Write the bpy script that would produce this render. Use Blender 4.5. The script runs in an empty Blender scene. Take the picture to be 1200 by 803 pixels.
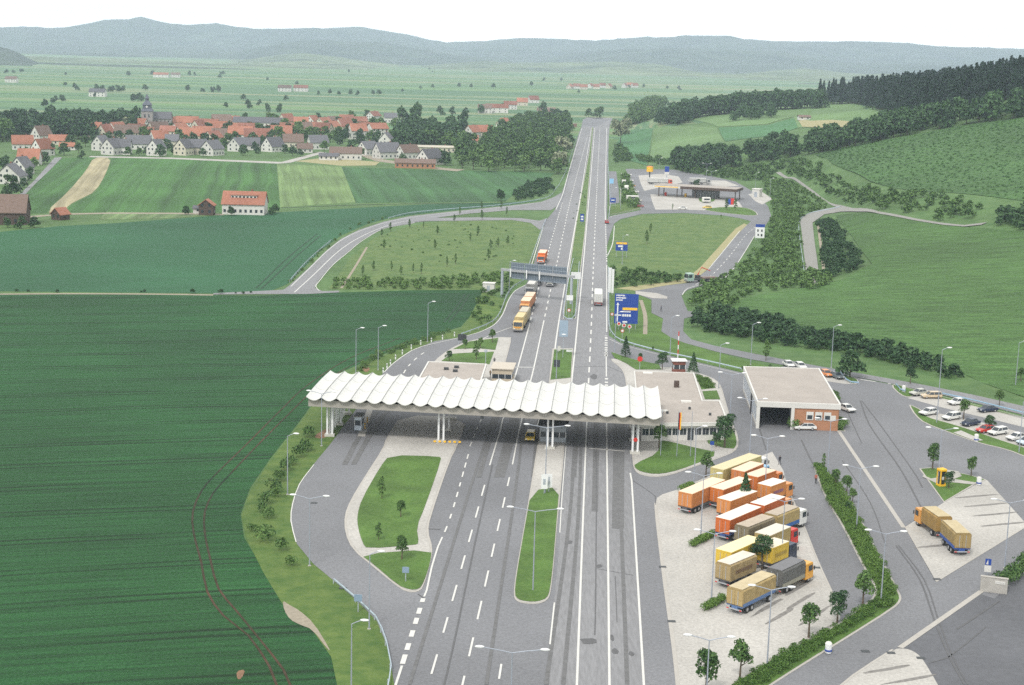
import bpy, bmesh, math, random
import numpy as np
from mathutils import Vector, Matrix, noise, geometry
R = math.radians
C = bpy.context.scene.collection
SC = bpy.context.scene
random.seed(7)

# ------------------------------------------------------------------ camera
FPX, PITCH, ROLL, CAMH = 1800.0, R(10.72), R(1.5), 70.0
FW = np.array([0, math.cos(PITCH), -math.sin(PITCH)])
_rt = np.array([1.0, 0, 0]); _up = np.cross(_rt, FW)
RT = math.cos(ROLL) * _rt + math.sin(ROLL) * _up
UP = -math.sin(ROLL) * _rt + math.cos(ROLL) * _up
CAM = np.array([0, 0, CAMH])
cd = bpy.data.cameras.new('camera'); cam = bpy.data.objects.new('camera', cd); C.objects.link(cam)
cd.sensor_width = 36; cd.lens = FPX / 1200 * 36; cd.clip_start = 1; cd.clip_end = 40000
cam.matrix_world = Matrix(((RT[0], UP[0], -FW[0], 0), (RT[1], UP[1], -FW[1], 0), (RT[2], UP[2], -FW[2], CAMH), (0, 0, 0, 1)))
SC.camera = cam

# ------------------------------------------------------------------ sky, sun, exposure
SUN_EL, SUN_AZ = R(50), R(205)          # azimuth measured from +Y towards +X
w = bpy.data.worlds.new('World'); SC.world = w; w.use_nodes = True
nt = w.node_tree; nt.nodes.clear()
o_ = nt.nodes.new('ShaderNodeOutputWorld'); bg = nt.nodes.new('ShaderNodeBackground'); bg.inputs[1].default_value = 0.1
sky = nt.nodes.new('ShaderNodeTexSky'); sky.sky_type = 'NISHITA'; sky.sun_disc = False
sky.sun_elevation = SUN_EL; sky.sun_rotation = SUN_AZ; sky.dust_density = 3.0; sky.altitude = 200
tc = nt.nodes.new('ShaderNodeTexCoord'); nz = nt.nodes.new('ShaderNodeTexNoise'); nz.inputs['Scale'].default_value = 2.2; nz.inputs['Detail'].default_value = 5
mp = nt.nodes.new('ShaderNodeMapping'); mp.inputs['Scale'].default_value = (1, 1, 4)
cr = nt.nodes.new('ShaderNodeValToRGB')
cr.color_ramp.elements[0].position = .3; cr.color_ramp.elements[0].color = (8.6, 8.8, 8.8, 1)
cr.color_ramp.elements[1].position = .7; cr.color_ramp.elements[1].color = (10.2, 10.0, 9.2, 1)
mx = nt.nodes.new('ShaderNodeMixRGB'); mx.inputs[0].default_value = 0.88
nt.links.new(tc.outputs['Generated'], mp.inputs[0]); nt.links.new(mp.outputs[0], nz.inputs['Vector']); nt.links.new(nz.outputs[0], cr.inputs[0])
sp = nt.nodes.new('ShaderNodeSeparateXYZ'); nt.links.new(tc.outputs['Generated'], sp.inputs[0]); ab = nt.nodes.new('ShaderNodeMath'); ab.operation = 'ABSOLUTE'; nt.links.new(sp.outputs[2], ab.inputs[0])
hr = nt.nodes.new('ShaderNodeMapRange'); hr.inputs['From Min'].default_value = 0.0; hr.inputs['From Max'].default_value = .1; hr.inputs['To Min'].default_value = 1.85; hr.inputs['To Max'].default_value = 1.0; hr.interpolation_type = 'SMOOTHSTEP'; nt.links.new(ab.outputs[0], hr.inputs[0])
hs = nt.nodes.new('ShaderNodeVectorMath'); hs.operation = 'SCALE'; nt.links.new(cr.outputs[0], hs.inputs[0]); nt.links.new(hr.outputs[0], hs.inputs['Scale'])
nt.links.new(sky.outputs[0], mx.inputs[1]); nt.links.new(hs.outputs[0], mx.inputs[2]); nt.links.new(mx.outputs[0], bg.inputs[0]); nt.links.new(bg.outputs[0], o_.inputs[0])
sd = bpy.data.lights.new('sun', 'SUN'); sd.energy = 1.5; sd.angle = R(10); sd.color = (1, .96, .9)
sun = bpy.data.objects.new('sun', sd); C.objects.link(sun)
sdir = Vector((math.sin(SUN_AZ) * math.cos(SUN_EL), math.cos(SUN_AZ) * math.cos(SUN_EL), math.sin(SUN_EL)))
sun.rotation_euler = sdir.to_track_quat('Z', 'Y').to_euler()
SC.view_settings.view_transform = 'Standard'; SC.view_settings.look = 'None'; SC.view_settings.gamma = 1
SC.view_settings.use_curve_mapping = False; SC.view_settings.exposure = 0.6
SC.cycles.use_denoising = False; SC.cycles.max_bounces = 6; SC.cycles.volume_bounces = 4; SC.cycles.diffuse_bounces = 3
SC.cycles.use_adaptive_sampling = False

# ------------------------------------------------------------------ terrain and picture-to-ground helper
def ray(px, py): return FW * FPX + RT * (px - 600) + UP * (401.5 - py)
def flat(px, py, z=0.0):
    d = ray(px, py); t = (z - CAMH) / d[2]; p = CAM + d * t
    return float(p[0]), float(p[1])
def atD(px, D):
    d = ray(px, 300); return float(d[0] / d[1] * D), float(D)
BASE = np.array([flat(*p) for p in [(1500, 620), (1350, 540), (1200, 476), (1080, 450), (1000, 434), (940, 422), (880, 410), (840, 397), (815, 372), (840, 347), (872, 328), (893, 282), (912, 248), (885, 216), (830, 200), (790, 193), (748, 190), (724, 172), (719, 155), (717, 147)]] + [(320, 2600)])
CP = []
for px, D, z in [(1350, 310, 6), (1350, 420, 16), (1350, 560, 34), (1350, 760, 56), (1350, 1000, 60), (1200, 314, 2), (1200, 400, 7), (1200, 515, 14), (1200, 560, 20), (1200, 670, 31), (1200, 789, 43), (1200, 900, 53), (1200, 1050, 54), (1200, 1400, 48),
                 (1100, 345, 1.2), (1100, 450, 6.5), (1100, 560, 12), (1100, 650, 20), (1100, 810, 33), (1100, 950, 40), (1100, 1150, 43), (1100, 1500, 41),
                 (1000, 377, 1), (1000, 480, 5), (1000, 604, 10), (1000, 729, 17.5), (1000, 835, 23.8), (1000, 960, 23), (1000, 1100, 24.5), (1000, 1300, 29.6), (1000, 1500, 30),
                 (900, 427, .6), (920, 520, 5), (950, 600, 9.5), (915, 800, 10), (900, 860, 14), (900, 1000, 16), (900, 1150, 19.4), (900, 1450, 24), (900, 1600, 22),
                 (820, 900, 4), (820, 1050, 10), (820, 1250, 15.5), (820, 1450, 17), (820, 1650, 15), (760, 1000, 3), (760, 1250, 9), (760, 1400, 11), (760, 1600, 12), (730, 1400, 3), (730, 1600, 4)]:
    CP.append((*atD(px, D), z))
for x, y, z in [(500, 2300, 4), (1000, 2300, 10), (1500, 2400, 20), (200, 2300, 0), (300, 3000, 0), (900, 3200, 0), (1600, 3200, 0), (900, 1200, 58), (1500, 1200, 60), (900, 700, 64), (1500, 600, 66), (700, 300, 50), (300, 150, 6), (500, 100, 20), (300, 0, 6), (700, 0, 20), (0, 1900, 0), (2500, 1500, 50), (2500, 3200, 0)]:
    CP.append((x, y, z))
for b in BASE: CP.append((b[0], b[1], 0.0))
for px, py in [(600, 300), (700, 250), (780, 230), (900, 480), (1000, 560), (1200, 700), (700, 180), (650, 160)]: CP.append((*flat(px, py), 0.0))
CP = np.array(CP); _mu = CP[:, :2]
def _phi(r): return np.sqrt(r * r + 900.0)
_A = _phi(np.linalg.norm(_mu[:, None] - _mu[None], axis=2)); _n = len(_A)
_M = np.zeros((_n + 3, _n + 3)); _M[:_n, :_n] = _A + np.eye(_n) * -6.0
_M[:_n, _n] = 1; _M[:_n, _n + 1:] = _mu / 1000; _M[_n, :_n] = 1; _M[_n + 1:, :_n] = _mu.T / 1000
_W = np.linalg.solve(_M, np.concatenate([CP[:, 2], np.zeros(3)]))
def sdist(P):
    """signed distance to the foot of the hillside, positive on the hill"""
    best = np.full(len(P), 1e9); sg = np.zeros(len(P))
    for a, b in zip(BASE[:-1], BASE[1:]):
        d = b - a; t = np.clip(((P - a) @ d) / (d @ d), 0, 1); q = a + t[:, None] * d
        r = np.linalg.norm(P - q, axis=1); cr_ = d[0] * (P[:, 1] - a[1]) - d[1] * (P[:, 0] - a[0])
        m = r < best - 1e-6; best = np.where(m, r, best); sg = np.where(m, np.where(cr_ < 0, 1, -1), sg)
    return best * sg
ROADDX = math.tan(R(3.1))
def TZ(P):
    P = np.atleast_2d(np.asarray(P, float))[:, :2]
    out = np.zeros(len(P))
    s = sdist(P); k = np.clip(s / 45, 0, 1); k = k * k * (3 - 2 * k)
    m = k > 0
    if m.any():
        Q = P[m]; v = _phi(np.linalg.norm(Q[:, None] - _mu[None], axis=2)) @ _W[:_n] + _W[_n] + (Q / 1000) @ _W[_n + 1:]
        fall = np.clip((3400 - Q[:, 1]) / 800, 0, 1)
        out[m] = np.maximum(v, 0) * k[m] * fall
    rx = P[:, 0] - (P[:, 1] * ROADDX + 5)
    out -= 9.0 * np.exp(-((P[:, 1] - 1655) / 62.0) ** 2) * np.clip((220 - np.abs(rx)) / 80, 0, 1)
    return out
def T(x, y): return float(TZ([[x, y]])[0])
def G(px, py, h=0.0):
    """the point of the ground (plus h) seen at a place of the photograph"""
    d = ray(px, py)
    x, y = flat(px, py, h) if d[2] < -1e-6 else (1e5, 1e5)
    if py > 150 and sdist(np.array([[x, y]]))[0] < -30: return Vector((x, y, h))
    Ds = np.arange(150, 4000, 4.0); P = CAM + d[None] * (Ds / d[1])[:, None]
    g = TZ(P[:, :2]) + h; below = np.nonzero(P[:, 2] <= g)[0]
    if len(below) == 0 or below[0] == 0: return Vector((x, y, h))
    i = below[0]; a = P[i - 1, 2] - g[i - 1]; b = g[i] - P[i, 2]; t = a / (a + b)
    q = P[i - 1] + (P[i] - P[i - 1]) * t
    return Vector((float(q[0]), float(q[1]), T(q[0], q[1]) + h))
def pxm(px, py):
    """pixels per metre at that ground point"""
    p = np.array(G(px, py)) - CAM; return FPX / float(p @ FW)

# ------------------------------------------------------------------ materials
def mat(name, col, rough=.8, var=0.0, scale=1.0, col2=None, bump=0.0, bscale=None, detail=6, spec=.3, metal=0.0, coord='pos', stretch=None, var2=None):
    m = bpy.data.materials.new(name); m.use_nodes = True; n = m.node_tree.nodes; l = m.node_tree.links
    b = n['Principled BSDF']; b.inputs['Roughness'].default_value = rough; b.inputs['Specular IOR Level'].default_value = spec
    b.inputs['Metallic'].default_value = metal
    c1 = tuple(col) + (1,)
    if col2 is None: col2 = tuple(min(1, c * (1 + var)) for c in col); c1 = tuple(c * (1 - var) for c in col) + (1,)
    if coord == 'pos': vec = n.new('ShaderNodeNewGeometry').outputs['Position']
    else: vec = n.new('ShaderNodeTexCoord').outputs['Object']
    if stretch:
        mpn = n.new('ShaderNodeMapping'); mpn.inputs['Scale'].default_value = stretch[0]; mpn.inputs['Rotation'].default_value = (0, 0, stretch[1])
        l.new(vec, mpn.inputs[0]); vec = mpn.outputs[0]
    nz = n.new('ShaderNodeTexNoise'); nz.inputs['Scale'].default_value = scale; nz.inputs['Detail'].default_value = detail; nz.inputs['Roughness'].default_value = .65
    l.new(vec, nz.inputs['Vector'])
    rp = n.new('ShaderNodeValToRGB'); rp.color_ramp.elements[0].position = .3; rp.color_ramp.elements[1].position = .7
    rp.color_ramp.elements[0].color = c1; rp.color_ramp.elements[1].color = tuple(col2) + (1,)
    l.new(nz.outputs[0], rp.inputs[0]); out = rp.outputs[0]
    if var2:
        n2 = n.new('ShaderNodeTexNoise'); n2.inputs['Scale'].default_value = var2[0]; n2.inputs['Detail'].default_value = 4; l.new(vec, n2.inputs['Vector'])
        r2 = n.new('ShaderNodeMapRange'); r2.inputs['From Min'].default_value = .3; r2.inputs['From Max'].default_value = .7
        r2.inputs['To Min'].default_value = 1 - var2[1]; r2.inputs['To Max'].default_value = 1 + var2[1]; l.new(n2.outputs[0], r2.inputs[0])
        mm = n.new('ShaderNodeVectorMath'); mm.operation = 'SCALE'; l.new(out, mm.inputs[0]); l.new(r2.outputs[0], mm.inputs['Scale']); out = mm.outputs[0]
    l.new(out, b.inputs['Base Color'])
    if bump:
        bn = n.new('ShaderNodeTexNoise'); bn.inputs['Scale'].default_value = bscale or scale * 3; bn.inputs['Detail'].default_value = 4
        l.new(vec, bn.inputs['Vector']); bp = n.new('ShaderNodeBump'); bp.inputs['Strength'].default_value = 1; bp.inputs['Distance'].default_value = bump
        l.new(bn.outputs[0], bp.inputs['Height']); l.new(bp.outputs[0], b.inputs['Normal'])

    return m
def leafmat(name, dark, light, trans=.15):
    m = bpy.data.materials.new(name); m.use_nodes = True; n = m.node_tree.nodes; l = m.node_tree.links
    b = n['Principled BSDF']; b.inputs['Roughness'].default_value = .65; b.inputs['Specular IOR Level'].default_value = .25
    g = n.new('ShaderNodeNewGeometry'); nz = n.new('ShaderNodeTexNoise'); nz.inputs['Scale'].default_value = .35; nz.inputs['Detail'].default_value = 3
    l.new(g.outputs['Position'], nz.inputs['Vector'])
    ad = n.new('ShaderNodeMath'); ad.operation = 'ADD'; l.new(g.outputs['Random Per Island'], ad.inputs[0]); l.new(nz.outputs[0], ad.inputs[1])
    oi = n.new('ShaderNodeObjectInfo'); a2 = n.new('ShaderNodeMath'); a2.operation = 'MULTIPLY_ADD'; a2.inputs[1].default_value = .6; l.new(oi.outputs['Random'], a2.inputs[0]); l.new(ad.outputs[0], a2.inputs[2])
    rp = n.new('ShaderNodeValToRGB'); rp.color_ramp.elements[0].position = .35; rp.color_ramp.elements[1].position = 1.0
    dv = n.new('ShaderNodeMath'); dv.operation = 'DIVIDE'; dv.inputs[1].default_value = 2.0; l.new(a2.outputs[0], dv.inputs[0]); l.new(dv.outputs[0], rp.inputs[0])
    rp.color_ramp.elements[0].color = (*dark, 1); rp.color_ramp.elements[1].color = (*light, 1)
    l.new(rp.outputs[0], b.inputs['Base Color'])
    return m
def field_mat(name, c1, c2, rowdir, rowsp, rowamt=.25, tram=None, tramdir=None, noise_s=1.2, big=.02, bump=.25, ratio=28):
    """crop: fine drilled rows along rowdir (world angle), mottling, tramlines every tram metres"""
    m = mat(name, c1, .9, col2=c2, scale=noise_s, bump=bump, bscale=noise_s * 1.3, var2=(big, .22))
    n = m.node_tree.nodes; l = m.node_tree.links; b = n['Principled BSDF']
    src = b.inputs['Base Color'].links[0].from_socket
    g = n.new('ShaderNodeNewGeometry').outputs['Position']
    wn = n.new('ShaderNodeTexNoise'); wn.inputs['Scale'].default_value = .012; wn.inputs['Detail'].default_value = 1; l.new(g, wn.inputs['Vector'])
    def coordn(ang, warp):
        d = n.new('ShaderNodeVectorMath'); d.operation = 'DOT_PRODUCT'; d.inputs[1].default_value = (-math.sin(ang), math.cos(ang), 0); l.new(g, d.inputs[0])
        a = n.new('ShaderNodeMath'); a.operation = 'MULTIPLY_ADD'; a.inputs[1].default_value = warp; l.new(wn.outputs[0], a.inputs[0]); l.new(d.outputs['Value'], a.inputs[2]); return a.outputs[0]
    v = coordn(rowdir, 5.0)
    # streaks along the rows
    cx = n.new('ShaderNodeCombineXYZ'); dv = n.new('ShaderNodeMath'); dv.operation = 'DIVIDE'; dv.inputs[1].default_value = rowsp; l.new(v, dv.inputs[0]); l.new(dv.outputs[0], cx.inputs[0])
    u = n.new('ShaderNodeVectorMath'); u.operation = 'DOT_PRODUCT'; u.inputs[1].default_value = (math.cos(rowdir) / (rowsp * ratio), math.sin(rowdir) / (rowsp * ratio), 0); l.new(g, u.inputs[0]); l.new(u.outputs['Value'], cx.inputs[1])
    rn = n.new('ShaderNodeTexNoise'); rn.inputs['Scale'].default_value = 1.0; rn.inputs['Detail'].default_value = 4; rn.inputs['Roughness'].default_value = .7; l.new(cx.outputs[0], rn.inputs['Vector'])
    r2 = n.new('ShaderNodeMapRange'); r2.inputs['From Min'].default_value = .34; r2.inputs['From Max'].default_value = .66; r2.inputs['To Min'].default_value = 1 - rowamt; r2.inputs['To Max'].default_value = 1 + rowamt; l.new(rn.outputs[0], r2.inputs[0])
    s = n.new('ShaderNodeVectorMath'); s.operation = 'SCALE'; l.new(src, s.inputs[0]); l.new(r2.outputs[0], s.inputs['Scale']); out = s.outputs[0]
    if tram:
        tv = coordn(tramdir if tramdir is not None else rowdir, 8.0)
        fr = n.new('ShaderNodeMath'); fr.operation = 'FRACT'; q = n.new('ShaderNodeMath'); q.operation = 'DIVIDE'; q.inputs[1].default_value = tram; l.new(tv, q.inputs[0]); l.new(q.outputs[0], fr.inputs[0])
        su = n.new('ShaderNodeMath'); su.operation = 'SUBTRACT'; su.inputs[1].default_value = .5; l.new(fr.outputs[0], su.inputs[0])
        ab = n.new('ShaderNodeMath'); ab.operation = 'ABSOLUTE'; l.new(su.outputs[0], ab.inputs[0])
        s2 = n.new('ShaderNodeMath'); s2.operation = 'SUBTRACT'; s2.inputs[1].default_value = 1.0 / tram; l.new(ab.outputs[0], s2.inputs[0])
        a2 = n.new('ShaderNodeMath'); a2.operation = 'ABSOLUTE'; l.new(s2.outputs[0], a2.inputs[0])
        mr = n.new('ShaderNodeMapRange'); mr.inputs['From Min'].default_value = .2 / tram; mr.inputs['From Max'].default_value = .5 / tram; mr.inputs['To Min'].default_value = .5; mr.inputs['To Max'].default_value = 1; l.new(a2.outputs[0], mr.inputs[0])
        pn = n.new('ShaderNodeTexNoise'); pn.inputs['Scale'].default_value = .03; l.new(g, pn.inputs['Vector'])
        pm = n.new('ShaderNodeMapRange'); pm.inputs['From Min'].default_value = .38; pm.inputs['From Max'].default_value = .5; pm.inputs['To Min'].default_value = .35; l.new(pn.outputs[0], pm.inputs[0])
        mixf = n.new('ShaderNodeMix'); mixf.inputs['A'].default_value = 1; l.new(pm.outputs[0], mixf.inputs['Factor']); l.new(mr.outputs[0], mixf.inputs['B'])
        s3 = n.new('ShaderNodeVectorMath'); s3.operation = 'SCALE'; l.new(out, s3.inputs[0]); l.new(mixf.outputs[0], s3.inputs['Scale']); out = s3.outputs[0]
    l.new(out, b.inputs['Base Color'])
    return m
M = {}
M['asphalt'] = mat('asphalt', (.176, .179, .192), .85, .2, 2.6, bump=.01, var2=(.035, .14))
M['asphalt_old'] = mat('asphalt_old', (.215, .216, .226), .85, .18, 3.0, bump=.01, var2=(.05, .12), stretch=((1, .12, 1), R(3)))
M['asphalt_dark'] = mat('asphalt_dark', (.115, .118, .13), .85, .12, 1.0, var2=(.06, .12))
M['concrete'] = mat('concrete', (.38, .365, .34), .85, .14, 1.2, bump=.01, var2=(.12, .12))
M['paving'] = mat('paving', (.41, .395, .37), .85, .2, 2.6, bump=.02, bscale=3, var2=(.08, .12))
M['kerb'] = mat('kerb', (.40, .38, .35), .8, .08, 2)
M['paint'] = mat('white_paint', (.58, .575, .55), .6, .07, 1.5)
M['oil'] = mat('oil_stain', (.17, .165, .16), .7, .12, 1)
M['tar'] = mat('tar_seam', (.105, .105, .11), .7, .1, 1)
M['gravel'] = mat('gravel', (.29, .255, .20), .95, .2, 1.5, bump=.05)
M['soil'] = mat('soil', (.22, .13, .08), .95, .25, 1.0, bump=.05)
M['lawn'] = mat('lawn', (.050, .115, .020), .9, col2=(.105, .18, .040), scale=2.2, bump=.08, bscale=7, var2=(.16, .24))
M['rough_grass'] = mat('rough_grass', (.045, .105, .020), .9, col2=(.125, .18, .045), scale=.35, bump=.2, bscale=1.5, var2=(.03, .18))
M['meadow'] = mat('meadow', (.06, .125, .035), .9, col2=(.135, .19, .06), scale=.16, bump=.3, bscale=.8, var2=(.6, .18), detail=9)
M['dry_grass'] = mat('dry_grass', (.27, .26, .13), .9, col2=(.36, .32, .18), scale=.5, bump=.1)
M['white'] = mat('white_render', (.62, .61, .58), .7, .05, .5, coord='obj')
M['cream'] = mat('cream_render', (.58, .54, .45), .7, .06, .5, coord='obj')
M['shell'] = mat('white_shell', (.62, .62, .60), .5, .035, .9, coord='obj', var2=(.15, .04))
M['white_metal'] = mat('white_metal', (.72, .73, .74), .45, .03, 2, coord='obj')
M['galv'] = mat('galvanised', (.42, .46, .52), .45, .06, 2, metal=.3)
M['pole'] = mat('pole_grey', (.33, .36, .42), .5, .04, 2, metal=.2)
M['darkmetal'] = mat('dark_metal', (.05, .055, .06), .5, .1, 2)
M['glass'] = mat('dark_glass', (.03, .04, .05), .12, .1, .7, spec=.7)
M['brick'] = mat('brick', (.38, .19, .11), .85, .14, 3, coord='obj', bump=.01)
M['roofgravel'] = mat('roof_gravel', (.36, .325, .295), .95, .14, 2.5, coord='obj', bump=.03, var2=(.25, .07))
M['tile_orange'] = mat('tile_orange', (.32, .14, .095), .85, .16, .9, var2=(.08, .15))
M['tile_red'] = mat('tile_red', (.26, .115, .085), .85, .2, .9, var2=(.08, .15))
M['tile_grey'] = mat('tile_grey', (.13, .13, .145), .8, .16, .9)
M['tile_brown'] = mat('tile_brown', (.17, .12, .10), .85, .16, .9)
M['timber'] = mat('dark_timber', (.085, .06, .05), .85, .2, 2)
M['stone'] = mat('stone', (.30, .28, .27), .9, .15, .8)
M['slate'] = mat('slate', (.10, .11, .14), .6, .15, .8)
M['bark'] = mat('bark', (.12, .095, .07), .9, .25, 4)
M['rubber'] = mat('rubber', (.03, .03, .03), .8, .2, 3)
M['hub'] = mat('wheel_rim', (.35, .35, .36), .5, .1, 3)
M['blue_sign'] = mat('blue_sign', (.02, .06, .30), .5, .05, 1)
M['yellow_sign'] = mat('yellow_sign', (.80, .48, .04), .5, .04, 1)
M['red'] = mat('red_paint', (.55, .04, .03), .45, .06, 1)
M['yellow'] = mat('yellow_paint', (.80, .47, .03), .45, .06, 1)
M['leaf'] = leafmat('leaf_mid', (.028, .075, .020), (.13, .225, .06))
M['leaf_dark'] = leafmat('leaf_dark', (.012, .042, .016), (.065, .135, .045))
M['leaf_light'] = leafmat('leaf_light', (.06, .125, .04), (.18, .28, .09))
M['leaf_pale'] = leafmat('leaf_pale', (.12, .15, .09), (.30, .33, .20))
M['conifer'] = leafmat('conifer', (.006, .022, .013), (.028, .062, .034))
M['vine'] = leafmat('vine_leaf', (.038, .10, .026), (.10, .19, .055))
M['hedge'] = leafmat('hedge_leaf', (.04, .10, .018), (.15, .25, .05))
for k_, a_ in (('tile_orange', .30), ('tile_red', .35), ('tile_grey', .3), ('tile_brown', .3), ('white', .10), ('cream', .15)):
    n_ = M[k_].node_tree.nodes; l_ = M[k_].node_tree.links; b_ = n_['Principled BSDF']; so = b_.inputs['Base Color'].links[0].from_socket
    oi = n_.new('ShaderNodeObjectInfo'); r_ = n_.new('ShaderNodeMapRange'); r_.inputs['To Min'].default_value = 1 - a_; r_.inputs['To Max'].default_value = 1 + a_ * .5; l_.new(oi.outputs['Random'], r_.inputs[0])
    sc_ = n_.new('ShaderNodeVectorMath'); sc_.operation = 'SCALE'; l_.new(so, sc_.inputs[0]); l_.new(r_.outputs[0], sc_.inputs['Scale']); l_.new(sc_.outputs[0], b_.inputs['Base Color'])
_cc = {}
def cmat(c, rough=.45, var=.06):
    k = (tuple(c), rough)
    if k not in _cc: _cc[k] = mat('painted_surface', c, rough, var, 1.3, coord='obj', spec=.4)
    return _cc[k]

# ------------------------------------------------------------------ object helpers
def tag(o, label=None, cat=None, group=None, kind=None):
    if label: o['label'] = label
    if cat: o['category'] = cat
    if group: o['group'] = group
    if kind: o['kind'] = kind
    return o
def empty(name, loc, rz=0.0, label=None, cat=None, group=None):
    o = bpy.data.objects.new(name, None); C.objects.link(o); o.location = loc; o.rotation_euler = (0, 0, rz); o.empty_display_size = .5
    return tag(o, label, cat, group)
def children(o, cmap): return cmap.get(o.name, [])
def copy_tree(root, loc, rz, label=None, group=None, scale=None):
    r = root.copy(); C.objects.link(r); r.location = loc; r.rotation_euler = (0, 0, rz)
    if scale: r.scale = (scale,) * 3
    if label: r['label'] = label
    if group: r['group'] = group
    for ch in list(root.children):
        c = ch.copy(); C.objects.link(c); c.parent = r
        for g in ch.children:
            d = g.copy(); C.objects.link(d); d.parent = c
    return r
class MB:
    def __init__(s): s.v = []; s.f = []
    def add(s, vs, fs):
        k = len(s.v); s.v += [tuple(p) for p in vs]; s.f += [tuple(i + k for i in f) for f in fs]; return s
    def box(s, x0, x1, y0, y1, z0, z1):
        return s.add([(x0, y0, z0), (x1, y0, z0), (x1, y1, z0), (x0, y1, z0), (x0, y0, z1), (x1, y0, z1), (x1, y1, z1), (x0, y1, z1)],
                     [(0, 3, 2, 1), (4, 5, 6, 7), (0, 1, 5, 4), (1, 2, 6, 5), (2, 3, 7, 6), (3, 0, 4, 7)])
    def frustum(s, b, t, z0, z1):
        """b,t = (x0,x1,y0,y1) bottom and top rectangles"""
        return s.add([(b[0], b[2], z0), (b[1], b[2], z0), (b[1], b[3], z0), (b[0], b[3], z0), (t[0], t[2], z1), (t[1], t[2], z1), (t[1], t[3], z1), (t[0], t[3], z1)],
                     [(0, 3, 2, 1), (4, 5, 6, 7), (0, 1, 5, 4), (1, 2, 6, 5), (2, 3, 7, 6), (3, 0, 4, 7)])
    def prism(s, poly, z0, z1):
        n = len(poly); vs = [(p[0], p[1], z0) for p in poly] + [(p[0], p[1], z1) for p in poly]
        fs = [tuple(range(n))[::-1], tuple(range(n, 2 * n))] + [(i, (i + 1) % n, n + (i + 1) % n, n + i) for i in range(n)]
        return s.add(vs, fs)
    def xprof(s, poly, x0, x1):
        """profile in (y,z) extruded along x"""
        n = len(poly); vs = [(x0, p[0], p[1]) for p in poly] + [(x1, p[0], p[1]) for p in poly]
        return s.add(vs, [tuple(range(n))[::-1], tuple(range(n, 2 * n))] + [(i, (i + 1) % n, n + (i + 1) % n, n + i) for i in range(n)])
    def tube(s, pts, r, n=8, r2=None):
        pts = [Vector(p) for p in pts]; k = len(s.v); m = len(pts)
        for i, p in enumerate(pts):
            d = (pts[min(i + 1, m - 1)] - pts[max(i - 1, 0)]).normalized(); a = d.orthogonal().normalized() if abs(d.z) < .99 else Vector((1, 0, 0)); b = d.cross(a).normalized(); a = b.cross(d)
            rr = r if r2 is None else r + (r2 - r) * i / (m - 1)
            for j in range(n):
                t = 2 * math.pi * j / n; s.v.append(tuple(p + a * math.cos(t) * rr + b * math.sin(t) * rr))
        for i in range(m - 1):
            for j in range(n): s.f.append((k + i * n + j, k + i * n + (j + 1) % n, k + (i + 1) * n + (j + 1) % n, k + (i + 1) * n + j))
        s.f.append(tuple(range(k, k + n))[::-1]); s.f.append(tuple(range(k + (m - 1) * n, k + m * n))); return s
    def ycyl(s, x, y, z, r, w, n=14):
        return s.tube([(x, y - w / 2, z), (x, y + w / 2, z)], r, n)
    def ell(s, c, r, n=10, m=6):
        k = len(s.v)
        for i in range(m + 1):
            a = math.pi * i / m
            for j in range(n):
                t = 2 * math.pi * j / n; s.v.append((c[0] + r[0] * math.sin(a) * math.cos(t), c[1] + r[1] * math.sin(a) * math.sin(t), c[2] - r[2] * math.cos(a)))
        for i in range(m):
            for j in range(n): s.f.append((k + i * n + j, k + i * n + (j + 1) % n, k + (i + 1) * n + (j + 1) % n, k + (i + 1) * n + j))
        return s
    def build(s, name, m, parent=None, smooth=False, bevel=0):
        me = bpy.data.meshes.new(name); me.from_pydata(s.v, [], s.f); me.update()
        ms = m if isinstance(m, (list, tuple)) else [m]
        for q in ms: me.materials.append(M[q] if isinstance(q, str) else q)
        o = bpy.data.objects.new(name, me); C.objects.link(o)
        bm = bmesh.new(); bm.from_mesh(me); bmesh.ops.recalc_face_normals(bm, faces=bm.faces); bm.to_mesh(me); bm.free()
        if parent: o.parent = parent
        if smooth: me.polygons.foreach_set('use_smooth', [True] * len(me.polygons))
        if bevel:
            bv = o.modifiers.new('bevel', 'BEVEL'); bv.width = bevel; bv.segments = 2; bv.limit_method = 'ANGLE'; bv.angle_limit = R(40)
        return o
def npmesh(name, V, F, m, parent=None, matidx=None):
    """fast mesh: V (n,3), F (k,4) quads"""
    me = bpy.data.meshes.new(name); me.vertices.add(len(V)); me.vertices.foreach_set('co', np.asarray(V, np.float32).ravel())
    k = F.shape[1]; me.loops.add(F.size); me.loops.foreach_set('vertex_index', F.astype(np.int32).ravel())
    me.polygons.add(len(F)); me.polygons.foreach_set('loop_start', np.arange(0, F.size, k, dtype=np.int32)); me.polygons.foreach_set('loop_total', np.full(len(F), k, np.int32))
    for q in (m if isinstance(m, (list, tuple)) else [m]): me.materials.append(M[q] if isinstance(q, str) else q)
    if matidx is not None: me.polygons.foreach_set('material_index', matidx.astype(np.int32))
    me.update(calc_edges=True)
    o = bpy.data.objects.new(name, me); C.objects.link(o)
    if parent: o.parent = parent
    return o
def chaikin(p, it=2, closed=True):
    for _ in range(it):
        q = []; n = len(p)
        if not closed: q.append(p[0])
        for i in range(n if closed else n - 1):
            a, b = p[i], p[(i + 1) % n]; q += [(.75 * a[0] + .25 * b[0], .75 * a[1] + .25 * b[1]), (.25 * a[0] + .75 * b[0], .25 * a[1] + .75 * b[1])]
        if not closed: q.append(p[-1])
        p = q
    return p
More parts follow.
